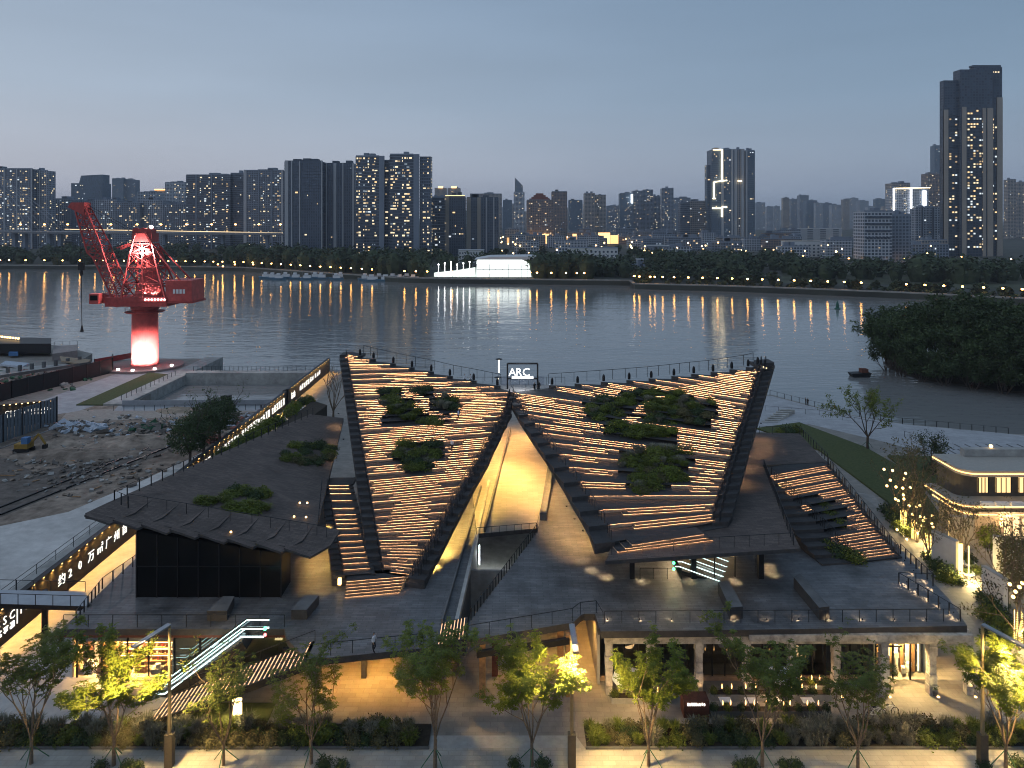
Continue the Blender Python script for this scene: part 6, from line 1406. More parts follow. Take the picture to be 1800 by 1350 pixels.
# ================================================================== plants
def leaf_quad(m, c, d, n, L_, W_):
    """one leaf: a folded pair of triangles along d"""
    d = d.normalized(); s = d.cross(n).normalized() * W_ / 2; e = c + d * L_; mid = c + d * L_ * .45 + n.normalized() * L_ * .05
    m.add([c, mid - s, e, mid + s], [(0, 1, 2), (0, 2, 3)])
def rdir(rr, up=0.0):
    while True:
        v = Vector((rr.uniform(-1, 1), rr.uniform(-1, 1), rr.uniform(-1, 1)))
        if .05 < v.length < 1: v.normalize(); v.z += up; return v.normalized()
def branchy(seed, H, spread, trunk_h, stems, rad, leaves_per_tip, leaf, leafm, barkm, name, label, cat, group=None, dens=1.0, droop=.0, stakes=True, compound=True, vase=.65, fill=0):
    rr = random.Random(seed); t = thing(name, (0, 0, 0), label, cat, group, True); tr = MB(); cw_ = MB(); tips = []
    tr.tube([(0, 0, -.1), (0, 0, trunk_h * .6), (.03, 0, trunk_h)], [rad * 1.25, rad * 1.05, rad], 8)
    def grow(p, d, L_, r, lev):
        pts = [p]; n = 4; dd = d.copy()
        for k in range(n):
            dd = (dd + rdir(rr) * .16 + Vector((0, 0, .10 - droop * .1))).normalized(); pts.append(pts[-1] + dd * L_ / n)
        tr.tube(pts, [lerp(r, r * .5, k / n) for k in range(n + 1)], 6 if lev < 2 else 4, lev < 1)
        if lev >= 2: tips.append((pts[-1], dd)); tips.append((pts[2], dd)); return
        for k in range(3 if lev == 0 else 3):
            q = pts[2 + (k % 3)]; a = rdir(rr); side = (a - dd * a.dot(dd)).normalized(); nd = (dd * rr.uniform(.55, .9) + side * rr.uniform(.45, .8) + Vector((0, 0, .05))).normalized()
            grow(q, nd, L_ * rr.uniform(.5, .72), r * .5, lev + 1)
        tips.append((pts[-1], dd))
    for k in range(stems):
        a = 2 * math.pi * (k + rr.uniform(-.25, .25)) / stems; tilt = rr.uniform(.25, vase)
        grow(Vector((0, 0, trunk_h * rr.uniform(.75, 1))), Vector((math.cos(a) * tilt, math.sin(a) * tilt, 1)).normalized(), (H - trunk_h) * rr.uniform(.62, .85), rad * .55, 0)
    for p, d in tips:
        for k in range(int(leaves_per_tip * dens * rr.uniform(.4, 1.5))):
            c = p + rdir(rr) * rr.uniform(.1, spread); c.z = max(trunk_h * .9, c.z)
            if compound:
                a0 = rr.uniform(0, 6.3); nl = rr.randint(4, 6); nrm = (Vector((0, 0, 1)) + rdir(rr) * .45).normalized()
                for j in range(nl):
                    a = a0 + j * 2 * math.pi / nl; v = Vector((math.cos(a), math.sin(a), rr.uniform(-.45, .1))); leaf_quad(cw_, c, v, nrm, leaf * rr.uniform(.7, 1.25), leaf * .42)
            else: leaf_quad(cw_, c, rdir(rr, -droop), rdir(rr, .6), leaf * rr.uniform(.7, 1.3), leaf * .5)
    for k in range(fill):
        d_ = rdir(rr); q_ = rr.uniform(.55, 1) ** .5 * (1 + .16 * math.sin(5 * d_.x + seed) * math.sin(4 * d_.z + 2 * d_.y)); c = Vector((d_.x * H * .36 * q_, d_.y * H * .36 * q_, H * .66 + d_.z * H * .36 * q_)); leaf_quad(cw_, c, rdir(rr, -.2), d_ + rdir(rr) * .5, leaf * rr.uniform(.7, 1.3), leaf * .5)
    tr.build('trunk', mt[barkm], t); cw_.build('crown', mt[leafm], t)
    if stakes:
        for k in range(3):
            a = k * 2.1 + .4; m = MB(); m.tube([(math.cos(a) * 1.15, math.sin(a) * 1.15, 0), (math.cos(a) * .06, math.sin(a) * .06, 1.35)], .035, 5); m.build('stake', mt['stake'], t)
    return t
# street trees: ten along the pavement, four grown forms
forms = [branchy(41, 7.6, .55, 1.9, 5, .12, 17, .27, 'leafA', 'bark', 'street_tree', 'x', 'tree', 'street trees on the pavement', 1.0),
         branchy(52, 8.2, .50, 2.0, 6, .12, 13, .26, 'leafB', 'bark', 'street_tree', 'x', 'tree', 'street trees on the pavement', .85, vase=.5),
         branchy(63, 7.4, .60, 1.8, 5, .11, 10, .26, 'leafB', 'bark', 'street_tree', 'x', 'tree', 'street trees on the pavement', .7),
         branchy(74, 8.0, .55, 1.9, 6, .12, 17, .27, 'leafA', 'bark', 'street_tree', 'x', 'tree', 'street trees on the pavement', 1.0, vase=.55)]
used = set()
def put(form, k, loc, rz, sc, label, group=None):
    if (form, k) not in used and k is not None:
        used.add((form, k)); o = k; o.location = loc; o.rotation_euler = (0, 0, rz); o.scale = (sc, sc, sc) if not hasattr(sc, '__len__') else sc; o['label'] = label
        if group: o['group'] = group
        return o
    return copy_tree(k, loc, rz, sc, label, group)
st_ = [(55, 1342, 1, 1.0, .3, 'loose-crowned street tree before the plaza corner west of the shop'), (200, 1345, 0, 1.05, 1.2, 'bright yellow-green street tree before the lit shop window'), (393, 1345, 2, .95, 2.2, 'thin street tree beside the glowing lantern box'),
       (547, 1342, 2, 1.0, 4.0, 'sparse bare-branched street tree before the golden undercroft'), (765, 1349, 1, 1.06, .9, 'tall dark green street tree by the entrance path'), (935, 1346, 3, 1.0, 2.0, 'full yellow-green street tree lit by the middle lamp'),
       (1140, 1346, 0, .98, 3.4, 'wide bright street tree before the cafe parasol'), (1340, 1347, 1, 1.0, 5.2, 'dark green street tree before the cafe planters'), (1508, 1350, 2, 1.02, 1.0, 'thin street tree beside the parked bicycle'), (1768, 1350, 3, 1.0, .5, 'glowing yellow-green street tree under the eastern lamp')]
for x, y, f, s, rz, lb in st_:
    p = P(x, y, .12); put(f, forms[f], (p.x, p.y, .12), rz, s, lb, 'street trees on the pavement')
# round clipped shrubs, grasses
def dome(seed, name, mat, r, h, n, leaf, label='x', cat='shrub', group=None, spiky=False):
    rr = random.Random(seed); t = thing(name, (0, 0, 0), label, cat, group, True); m = MB()
    if spiky:
        for k in range(n):
            a = rr.uniform(0, 6.28); q = rr.uniform(0, r * .55); b = Vector((q * math.cos(a), q * math.sin(a), 0)); L_ = h * rr.uniform(.7, 1.25); o_ = Vector((math.cos(a), math.sin(a), 0)) * r * rr.uniform(.2, .75); s = Vector((-math.sin(a), math.cos(a), 0)) * leaf * .5
            p1 = b + o_ * .45 + Vector((0, 0, L_ * .75)); p2 = b + o_ * 1.1 + Vector((0, 0, L_ * rr.uniform(.7, 1.0))); m.add([b - s, b + s, p1 + s * .8, p1 - s * .8, p2], [(0, 1, 2, 3), (3, 2, 4)])
        m.build('blades', mt[mat], t)
    else:
        m.lathe((0, 0, -.05), [(r*.55, 0), (r*.66, h*.32), (r*.5, h*.6), (r*.15, h*.74)], 9)
        for k in range(n):
            th = rr.uniform(0, 6.28); ph = math.acos(rr.uniform(0, 1)); q = rr.uniform(.72, 1.0) * (1.05 + .22 * math.sin(3*th + seed) * math.sin(2.5*ph) + .12 * math.sin(7*th + 2*seed)); c = Vector((r*q*math.sin(ph)*math.cos(th), r*q*math.sin(ph)*math.sin(th), h*q*math.cos(ph))); nn = c.normalized(); leaf_quad(m, c, (rdir(rr) + nn * .5), nn + rdir(rr) * .5, leaf * rr.uniform(.7, 1.3), leaf * .6)
        m.build('foliage', mt[mat], t)
    return t
sh = {'ball': dome(1, 'clipped_shrub', 'leafC', .75, .8, 420, .16), 'green': dome(2, 'leafy_shrub', 'leafB', .9, .9, 420, .22), 'dark': dome(3, 'evergreen_shrub', 'leafC', .9, .9, 420, .22), 'grass': dome(4, 'grass_clump', 'leafG', .8, 1.0, 240, .05, spiky=True), 'ggrass': dome(5, 'green_grass_clump', 'leafB', .9, .8, 260, .06, spiky=True), 'olive': dome(6, 'olive_shrub', 'leafO', .9, .9, 420, .2), 'lime': dome(8, 'lime_shrub', 'leafA', .9, .9, 420, .22)}
kinds = {'ball': 'round clipped dark shrub', 'green': 'leafy green shrub', 'dark': 'dark leafy shrub', 'grass': 'silvery grass clump', 'ggrass': 'green grass clump', 'olive': 'olive brown shrub', 'lime': 'bright green shrub'}
def shrub(k, loc, sc, rz, where, group): return put('s' + k, sh[k], loc, rz, sc, '%s %s' % (kinds[k], where), group)
rr = random.Random(77)
for x, y in ((570, 1350), (600, 1349), (905, 1347), (955, 1348), (1300, 1350), (1320, 1349), (1378, 1348), (1400, 1349), (175, 1352), (222, 1352), (240, 1351), (1790, 1347), (1730, 1350)):
    p = P(x, y, .12); shrub('ball', (p.x, p.y, .12), rr.uniform(.7, 1.0), rr.uniform(0, 6), 'at the foot of a street tree', 'clipped shrubs at the street trees')
# two long planted strips behind the pavement
for x0, x1, nm in ((-60, 752, 'along the pavement strip west of the entrance path'), (1032, 1860, 'along the pavement strip east of the entrance path')):
    a, b = P(x0, 1318, 0), P(x1, 1318, 0); m = MB(); m.bx(a.x, b.x, a.y + .02, a.y + 2.6, 0, .22); structure(m.build('planting_strip', mt['soil']))
    m = MB(); m.bx(a.x - .12, b.x + .12, a.y - .14, a.y, 0, .28); structure(m.build('strip_kerb', mt['concd']))
    n = int((b.x - a.x) / 1.15)
    for k in range(n):
        for row in range(3):
            zone = math.sin(k * .35 + row + x0); kind = rr.choice(['grass', 'grass', 'ggrass', 'olive']) if row == 2 or zone > .1 else rr.choice(['dark', 'green', 'dark', 'olive', 'ggrass'])
            shrub(kind, (a.x + 1.15 * (k + rr.uniform(.2, .8)), a.y + .5 + row * .75, .2), rr.uniform(.65, 1.05) * (.75 if kind == 'dark' else 1.15 if kind == 'grass' else 1), rr.uniform(0, 6), nm, 'plants ' + nm)
# beds on the wings
def bed(w, pts, group, where, k0=1.0):
    for x, y, k, s in pts:
        p = w.locate(x, y); shrub(k, (p.x, p.y, p.z), (s * k0 * .85, s * k0 * .75, s * k0 * rr.uniform(.4, .65)), rr.uniform(0, 6), where, group)
bw = []
for x0, x1, y0, y1, ks in ((676, 700, 688, 694, ['dark', 'green', 'ggrass']), (672, 722, 700, 716, ['ggrass', 'grass', 'green']), (684, 744, 718, 738, ['ggrass', 'ggrass', 'green', 'grass']), (740, 786, 738, 746, ['dark', 'green', 'ggrass']), (728, 758, 684, 692, ['dark']), (756, 800, 698, 720, ['dark', 'green', 'grass']), (700, 740, 780, 786, ['ggrass', 'green']), (752, 776, 778, 784, ['dark']), (694, 776, 795, 806, ['green', 'grass', 'green']), (716, 756, 810, 825, ['grass', 'dark', 'green'])):
    n = max(2, int((x1 - x0) * (y1 - y0 + 5) / 60))
    for k in range(n): bw.append((rr.uniform(x0, x1), rr.uniform(y0, y1), rr.choice(ks), rr.uniform(.9, 1.5)))
bw.sort(key=lambda q: q[1]); bed(WW, bw, 'plants in the west wing beds', 'growing in the beds of the west wing')
be = []
for x0, x1, y0, y1, ks in ((1026, 1066, 702, 712, ['grass', 'dark']), (1034, 1092, 716, 738, ['green', 'grass', 'green', 'dark']), (1082, 1116, 696, 716, ['ggrass', 'lime', 'green']), (1096, 1140, 690, 696, ['dark']), (1136, 1216, 690, 702, ['ggrass', 'lime', 'green', 'dark']), (1140, 1256, 704, 722, ['ggrass', 'green', 'green', 'grass', 'ggrass']), (1130, 1246, 724, 744, ['grass', 'dark', 'olive', 'green']), (1072, 1184, 748, 770, ['ggrass', 'green', 'dark', 'lime']), (1120, 1216, 790, 800, ['green', 'grass']), (1092, 1206, 802, 822, ['grass', 'olive', 'green', 'ggrass']), (1110, 1196, 826, 846, ['green', 'lime', 'olive']), (1104, 1156, 850, 866, ['grass', 'green', 'olive'])):
    n = max(2, int((x1 - x0) * (y1 - y0 + 5) / 72))
    for k in range(n): be.append((rr.uniform(x0, x1), rr.uniform(y0, y1), rr.choice(ks), rr.uniform(.9, 1.5)))
bed(WE, be, 'plants in the east wing beds', 'growing in the beds of the east wing')
def roofz(x, y):
    # west roof surface under a photo pixel: intersect the ray with its triangles
    d = Vector(((x - 900) / F, 1, -(y - H0) / F)); o = Vector((0, 0, HC)); cen_ = sum((Vector(p) for p in rf), Vector()) / len(rf)
    from mathutils.geometry import intersect_ray_tri
    for i in range(len(rf)):
        h = intersect_ray_tri(rf[i], rf[(i+1) % len(rf)], cen_, d, o, True)
        if h: return h
    return P(x, y, 10.5)
for x0, x1, y0, y1, n, ks in ((395, 470, 862, 876, 12, ['green', 'dark']), (345, 400, 878, 886, 8, ['green', 'ggrass']), (395, 475, 886, 903, 14, ['ggrass', 'green', 'lime']), (500, 590, 782, 800, 14, ['dark', 'green']), (485, 585, 800, 815, 14, ['dark', 'olive', 'green'])):
    for k in range(n):
        p = roofz(rr.uniform(x0, x1), rr.uniform(y0, y1)); shrub(rr.choice(ks), (p.x, p.y, p.z - .05), (rr.uniform(.8, 1.2), rr.uniform(.8, 1.2), rr.uniform(.5, .8)), rr.uniform(0, 6), 'in the low beds of the west roof', 'plants on the west roof')
for k in range(16):
    t = rr.random(); p = P(lerp(1425, 1480, t) + rr.uniform(-6, 6), lerp(872, 930, t), lerp(8.2, 7.0, t)); shrub(rr.choice(['ggrass', 'green']), p, rr.uniform(.5, .85), 0, 'on the east flight', 'plants on the east flight')
for k in range(34):
    t = rr.random(); p = P(lerp(1395, 1500, t) + rr.uniform(-12, 12), lerp(930, 988, t), ZM); shrub(rr.choice(['dark', 'green', 'dark']), p, rr.uniform(.7, 1.1), 0, 'in the trough beside the east flight', 'plants beside the east flight')
# plants along the west side of the roof, between it and the sign wall
for k in range(46):
    t = rr.random(); p = P(lerp(415, 560, t) + rr.uniform(-6, 6), lerp(808, 706, t) + rr.uniform(-3, 3), interp([0, 1], [4.5, 3.5], t)); shrub(rr.choice(['green', 'dark', 'lime']), (p.x - 2.2, p.y, p.z), rr.uniform(1.1, 1.7), 0, 'on the bank beside the sign wall', 'plants beside the sign wall')
mb = MB(); mb.prism([P(405, 815, 4.2), P(430, 822, 4.2), P(575, 712, 4.2), P(550, 704, 4.2)], 4.2); structure(mb.build('planted_bank', mt['soil']))
# ================================================================== trees elsewhere
gt = branchy(91, 9.0, .75, 2.6, 5, .22, 3, .40, 'leafC', 'barkd', 'round_tree', 'x', 'tree', None, 1.0, stakes=False, compound=False, vase=.55, fill=3600)
for k, (x, y, s) in enumerate(((334, 822, 1.0), (358, 800, 1.02), (386, 780, 1.0))):
    p = P(x, y, 0); put('gt', gt, (p.x, p.y, 0), k * 1.7, (s*1.05, s*1.05, s * .95), ['dark round tree beside the sign wall, closest to the pavilion', 'dark round tree between its two neighbours by the sign wall', 'dark round tree by the sign wall, closest to the dock'][k])
bt = branchy(92, 7.5, .6, 1.4, 6, .16, 0, .3, 'leafO', 'bark', 'bare_tree', 'nearly bare tree with thin upright branches behind the west wing', 'tree', None, 1, stakes=False); p = P(586, 736, 0); bt.location = (p.x, p.y, 0); bt.scale = (1.25, 1.25, 1.25)
rt_ = branchy(93, 9.0, .6, 2.2, 5, .2, 30, .32, 'leafB', 'barkd', 'riverside_tree', 'half-bare tree standing alone on the riverside lawn', 'tree', None, 1, stakes=True, compound=False, vase=.8); p = P(1525, 788, .3); rt_.location = p; rt_.scale = (1.05, 1.05, .98)
ot = branchy(94, 8.6, .75, 1.6, 7, .2, 8, .34, 'leafO', 'bark', 'garden_tree', 'broad brownish tree beside the garden path', 'tree', None, 1, stakes=False, compound=False, vase=.8)
for k, (x, y, s, lb) in enumerate(((1590, 928, 1.05, 'broad brownish garden tree hung with glowing globes'), (1612, 952, .72, 'small garden tree with a light-wrapped trunk beside the globes'), (1632, 985, .62, 'small garden tree with a light-wrapped trunk by the white wall'), (1690, 990, .75, 'garden tree spreading over the white lit wall'), (1790, 1140, .80, 'garden tree with a glowing wrapped trunk beside the relief wall'), (1770, 1060, .85, 'dense garden tree between the two white walls'), (1795, 930, .7, 'garden tree before the villa windows'))):
    p = P(x, y, .1); put('ot', ot, p, k * 1.3 + .4, s, lb)
pd = branchy(95, 5.5, .7, 1.0, 7, .15, 12, .3, 'leafC', 'barkd', 'dense_bush', 'dense dark bush tree behind the globe-hung tree', 'tree', None, 1, stakes=False, compound=False); p = P(1640, 838, 0); pd.location = p
# fairy lights: wrapped trunks and globes
for k, (x, y0, y1) in enumerate(((1588, 930, 898), (1608, 948, 915), (1631, 978, 940), (1790, 1138, 1075))):
    a = P(x, y0, .1); hh = (y0 - y1) / (F / a.y); t = thing('trunk_lights', a, ['string of warm lights wrapped round the trunk of the globe tree', 'string of warm lights wrapped round the middle garden trunk', 'string of warm lights wrapped round the trunk by the white wall', 'string of warm lights wrapped round the trunk by the relief wall'][k], 'lights'); m = MB()
    for j in range(110): an = j * .9; m.ball((a.x + .34 * math.cos(an), a.y + .34 * math.sin(an), .15 + hh * j / 110), .045, 5)
    m.build('bulbs', E('fairy light', (1, .60, .16), 6) if k == 0 else bpy.data.materials['fairy light'], t, kind='stuff'); m = MB(); m.tube([(a.x + .33 * math.cos(j * .9), a.y + .33 * math.sin(j * .9), .15 + hh * j / 60) for j in range(60)], .012, 3); m.build('wire', mt['dark'], t)
    lamp_light('POINT', 'trunk_glow', (a.x, a.y - .8, hh * .5), 700, YEL, t, .3)
gp = thing('globe_light', (0, 0, 0), 'glowing warm globe hanging in a garden tree', 'lamp', 'globes hung in the garden trees', True); m = MB(); m.ball((0, 0, 0), .17, 8); m.build('globe', mt['bulb'], gp); m = MB(); m.tube([(0, 0, .15), (0, 0, .6)], .012, 3); m.build('cord', mt['dark'], gp)
gl = [(1554, 825), (1569, 827), (1592, 832), (1565, 844), (1589, 842), (1559, 854), (1575, 856), (1587, 858), (1600, 857), (1574, 877), (1588, 870), (1589, 877), (1579, 880), (1598, 889), (1611, 890), (1617, 889), (1604, 904), (1618, 908), (1626, 910), (1623, 915), (1618, 924), (1638, 920), (1640, 926), (1639, 907), (1775, 1027), (1785, 1040), (1792, 1032), (1781, 1049), (1797, 1025), (1577, 931), (1594, 948)]
for k, (x, y) in enumerate(gl):
    Yg = 95 if x < 1650 else 70; q = PD(x, y, Yg - 1.5 - (k % 4) * .5)
    if k == 0: gp.location = q
    else: copy_tree(gp, q)
# wooded island
it = [branchy(s, 9.0, 1.15, 1.2, 7, .2, 26, .62, 'leafC', 'barkd', 'island_tree', 'dense dark tree of the wooded island', 'tree', 'trees of the wooded island', 1, stakes=False, compound=False, vase=.85) for s in (96, 97)]
ic = Vector((130, 198, -3))
m = MB(); m.lathe((ic.x + 12, ic.y + 12, -3.3), [(29, 0), (28, .7), (20, 1.2)], 28); structure(m.build('island', mt['soil']))
rr = random.Random(6)
spots = []
for k in range(46):
    a = rr.uniform(0, 6.28); q = rr.random() ** .5; x = ic.x + 12 + 31 * q * math.cos(a); y = ic.y + 12 + 31 * q * math.sin(a)
    spots.append((x, y, (1 - q) ** .6))
for k in range(16):
    a = math.pi + k * math.pi / 15; spots.append((ic.x + 12 + 31 * math.cos(a), ic.y + 12 + 31 * math.sin(a), -1))
for k, (x, y, q) in enumerate(spots):
    low = q < 0; q = max(q, 0); s = 1.0 + .85 * q + rr.uniform(-.1, .15); put('it%d' % (k % 2), it[k % 2], (x, y, -5.2 if low else -2.4), rr.uniform(0, 6), (s * 1.15, s * 1.15, s), 'dense dark tree of the wooded island')
# garden shrubs in the east
for x, y, k, s in ((1665, 1010, 'dark', 1.3), (1648, 1000, 'dark', 1.2), (1655, 1018, 'green', 1.0), (1672, 1022, 'green', 1.0), (1640, 985, 'dark', 1.3), (1600, 940, 'green', 1.2), (1575, 915, 'dark', 1.5), (1560, 900, 'dark', 1.3), (1580, 930, 'green', 1.1), (1725, 1050, 'ball', 1.0), (1738, 1062, 'dark', 1.2), (1750, 1075, 'dark', 1.3), (1762, 1070, 'ball', 1.1), (1735, 1085, 'green', 1.2), (1755, 1100, 'green', 1.3), (1775, 1120, 'green', 1.2), (1790, 1110, 'dark', 1.2), (1745, 1120, 'dark', 1.1), (1385, 762, 'dark', 1.6), (1400, 760, 'green', 1.4), (1372, 762, 'green', 1.2), (1640, 830, 'dark', 1.6), (1660, 828, 'dark', 1.4), (1620, 930, 'lime', 1.0), (1735, 945, 'lime', 1.6), (1740, 960, 'lime', 1.2), (1690, 1026, 'ball', .8), (1716, 1005, 'green', .8), (1702, 985, 'dark', 1.0)):
    p = P(x, y, .1); shrub(k, p, s, rr.uniform(0, 6), 'in the garden east of the pavilion', 'shrubs of the east garden')
# ================================================================== people
def person(loc, rz, shirt, trouser, label, pose='stand', s=1.0):
    J = {'pel': (0, 0, .93), 'che': (0, 0, 1.28), 'nec': (0, .01, 1.47), 'hea': (0, -.02, 1.60), 'top': (0, -.02, 1.73)}
    if pose == 'sit':
        dz = -.43; J = {k: (v[0], v[1], v[2] + dz) for k, v in J.items()}
        for sd, sg in (('l', -1), ('r', 1)):
            J['hip' + sd] = (sg*.10, 0, .48); J['kne' + sd] = (sg*.12, -.42, .46); J['ank' + sd] = (sg*.12, -.42, .06); J['toe' + sd] = (sg*.13, -.58, .03)
            J['sho' + sd] = (sg*.19, 0, .98); J['elb' + sd] = (sg*.25, -.10, .72); J['wri' + sd] = (sg*.14, -.30, .60); J['han' + sd] = (sg*.11, -.38, .57)
    else:
        st = {'l': -.10, 'r': .14} if pose == 'walk' else {'l': 0, 'r': 0}
        for sd, sg in (('l', -1), ('r', 1)):
            f = st[sd]; J['hip' + sd] = (sg*.09, 0, .90); J['kne' + sd] = (sg*.10, -f*.6 - .02, .49); J['ank' + sd] = (sg*.10, f * .8, .08); J['toe' + sd] = (sg*.11, f * .8 - .17, .03)
            J['sho' + sd] = (sg*.19, 0, 1.41); J['elb' + sd] = (sg*.25, -f * .6, 1.13); J['wri' + sd] = (sg*.24, f*.2 - .10, .89); J['han' + sd] = (sg*.23, f*.2 - .13, .80)
    rad = {'pel': .15, 'che': .15, 'nec': .055, 'hea': .095, 'top': .07, 'hip': .095, 'kne': .062, 'ank': .045, 'toe': .035, 'sho': .062, 'elb': .045, 'wri': .032, 'han': .036}
    keys = list(J); idx = {k: i for i, k in enumerate(keys)}
    ed = [('pel', 'che'), ('che', 'nec'), ('nec', 'hea'), ('hea', 'top')]
    for sd in 'lr': ed += [('pel', 'hip' + sd), ('hip' + sd, 'kne' + sd), ('kne' + sd, 'ank' + sd), ('ank' + sd, 'toe' + sd), ('che', 'sho' + sd), ('sho' + sd, 'elb' + sd), ('elb' + sd, 'wri' + sd), ('wri' + sd, 'han' + sd)]
    me = bpy.data.meshes.new('person'); me.from_pydata([J[k] for k in keys], [(idx[a], idx[b]) for a, b in ed], []); o = bpy.data.objects.new('person', me); COL.objects.link(o)
    md = o.modifiers.new('skin', 'SKIN'); sv = me.skin_vertices[0].data
    for k in keys: r = rad[k[:3]]; sv[idx[k]].radius = (r, r * (.72 if k in ('che', 'pel') else 1)); sv[idx[k]].use_root = (k == 'pel')
    o.modifiers.new('sub', 'SUBSURF').levels = 1; dg = bpy.context.evaluated_depsgraph_get(); m2 = bpy.data.meshes.new_from_object(o.evaluated_get(dg)); bpy.data.objects.remove(o)
    off = -.43 if pose == 'sit' else 0
    m2.materials.clear()
    for mm in (shirt, trouser, mt['skin'], mt['hair'], mt['dark']): m2.materials.append(mm)
    for f in m2.polygons:
        c = f.center; z = c.z - off; arm = abs(c.x) > .21 and z < 1.30 and (pose != 'sit' or c.z > .54)
        f.material_index = 3 if z > 1.655 or (z > 1.54 and c.y > .03) else 2 if z > 1.475 else (2 if arm and z < 1.02 else 0) if (z > .96 or arm) else (4 if c.z < .09 else 1); f.use_smooth = True
        if pose == 'sit' and c.z <= .56 and not (abs(c.x) < .2 and c.y > -.1 and c.z > .5): f.material_index = 4 if c.z < .09 else 1
    o = bpy.data.objects.new('person', m2); o.location = loc; o.rotation_euler = (0, 0, rz); o.scale = (s, s, s); COL.objects.link(o); return tag(o, label, 'person')
mt['skin'] = M('skin', (.36, .22, .15), .6, .05, 5); mt['hair'] = M('hair', (.012, .010, .009), .6, .1, 5); mt['shirtw'] = M('white shirt', (.72, .72, .74), .8, .05, 5); mt['shirtb'] = M('pale blue shirt', (.40, .52, .68), .8, .05, 5); mt['trous'] = M('dark trousers', (.022, .022, .026), .8, .1, 5)
person(P(657, 1147, ZL), 1.3, mt['shirtw'], mt['trous'], 'person in white shirt and black trousers walking on the west deck', 'walk')
person(WW.locate(795, 793) + Vector((0, -.3, .0)), 2.6, mt['shirtw'], mt['trous'], 'person in white shirt standing on the west wing beside the lower bed', 'stand')
person(WW.locate(806, 740) + Vector((0, -.2, .0)), 2.0, mt['shirtb'], mt['trous'], 'person in pale blue shirt walking on the west wing beside the upper bed', 'walk')
for x, lb in ((817, 'person in white shirt seated at the wing top, farther from the name sign'), (827, 'person in white shirt seated at the wing top, closer to the name sign')):
    p = WW.locate(x, 671); person(p + Vector((0, -.1, -.05)), .1, mt['shirtw'], mt['trous'], lb, 'sit')
person(Vector((3.4, 107.2, 15.7)), .5, mt['dark'], mt['trous'], 'person in black clothes standing beside the name sign frame'); person(Vector((4.1, 108.2, 15.7)), 2.5, mt['dark'], mt['trous'], 'person in black clothes leaning near the ridge railing')
person(P(1416, 712, 0), 1, mt['dark'], mt['trous'], 'person in dark clothes on the riverside walk, arm at the railing'); person(P(1420, 713, 0), 2, mt['dark'], mt['trous'], 'person in dark clothes standing close to a companion at the railing')
person(P(459, 724, 0), 0, mt['dark'], mt['trous'], 'worker in dark clothes standing on the sand by the dock'); person(P(465, 724, 0), .7, mt['dark'], mt['trous'], 'worker in dark clothes beside another on the sand yard', 'walk'); person(P(234, 640, .6), 0, mt['dark'], mt['trous'], 'tiny dark figure beside the crane column')
# ================================================================== street furniture
for x, ax, az, lb in ((298, -2.6, -2.6, 'tall street lamp reaching towards the shop tree'), (1005, .1, -3.2, 'tall street lamp by the entrance path with its head turned to the road'), (1727, 2.6, -2.6, 'tall street lamp reaching over the eastern pavement')):
    p = P(x, 1346, .12); t = thing('street_lamp', p, lb, 'street lamp'); H = 11.0
    m = MB(); m.bx(p.x - .30, p.x + .30, p.y - .25, p.y + .25, .12, 2.6); m.build('base_cabinet', M('lamp bronze', (.10, .085, .065), .5, .15, 3, 0, .4) if 'lamp bronze' not in bpy.data.materials else bpy.data.materials['lamp bronze'], t)
    m = MB(); m.tube([(p.x, p.y, .12), (p.x, p.y, H)], [.16, .10], 10); m.build('pole', M('lamp pole gold', (.30, .24, .14), .45, .1, 3, 0, .5) if 'lamp pole gold' not in bpy.data.materials else bpy.data.materials['lamp pole gold'], t)
    e = Vector((p.x + ax * .55, p.y + az, H + .0)); m = MB(); m.bar((p.x, p.y, H - .05), e + Vector((0, 0, -.25)), .42, .12); hd_ = m.build('lamp_head', mt['steel'], t)
    mid = Vector((p.x, p.y, H - .05)).lerp(e, .7); m = MB(); m.quad(mid + Vector((-.14, -.14, -.16)), mid + Vector((-.14, .14, -.16)), mid + Vector((.14, .14, -.16)), mid + Vector((.14, -.14, -.16))); m.build('lens', E('street lens', YEL, 30) if 'street lens' not in bpy.data.materials else bpy.data.materials['street lens'], t)
    lamp_light('SPOT', 'street_beam', mid + Vector((0, 0, -.3)), STREET_W, (1.0, .66, .24), t, .5, 165, 1.0, mid + Vector((0, 0, -8)))
lb_ = thing('lantern_box', P(417, 1262, 0), 'glowing white lantern sign box on a post by the stairs', 'sign'); p = P(417, 1262, 0)
m = MB(); m.bx(p.x - .06, p.x + .06, p.y - .06, p.y + .06, 0, .3); m.build('post', mt['dark'], lb_); m = MB(); m.bx(p.x - .36, p.x + .36, p.y - .12, p.y + .12, .3, 1.25); m.build('light_box', E('lantern box', (1, .74, .34), 4.5), lb_); m = MB(); m.bx(p.x - .36, p.x + .36, p.y - .12, p.y + .12, 1.45, 1.62); m.build('top_light', bpy.data.materials['lantern box'], lb_); m = MB(); m.bx(p.x - .08, p.x + .08, p.y - .05, p.y + .05, 1.25, 1.45); m.build('neck', mt['dark'], lb_)
lamp_light('POINT', 'lantern_glow', (p.x, p.y - .6, .9), 350, YEL, lb_, .3)
mb = MB(); mb.prism([P(285, 1268, .05), P(470, 1270, .05), P(485, 1235, .05), P(330, 1235, .05)], .1); structure(mb.build('stair_lawn', mt['lawn']))
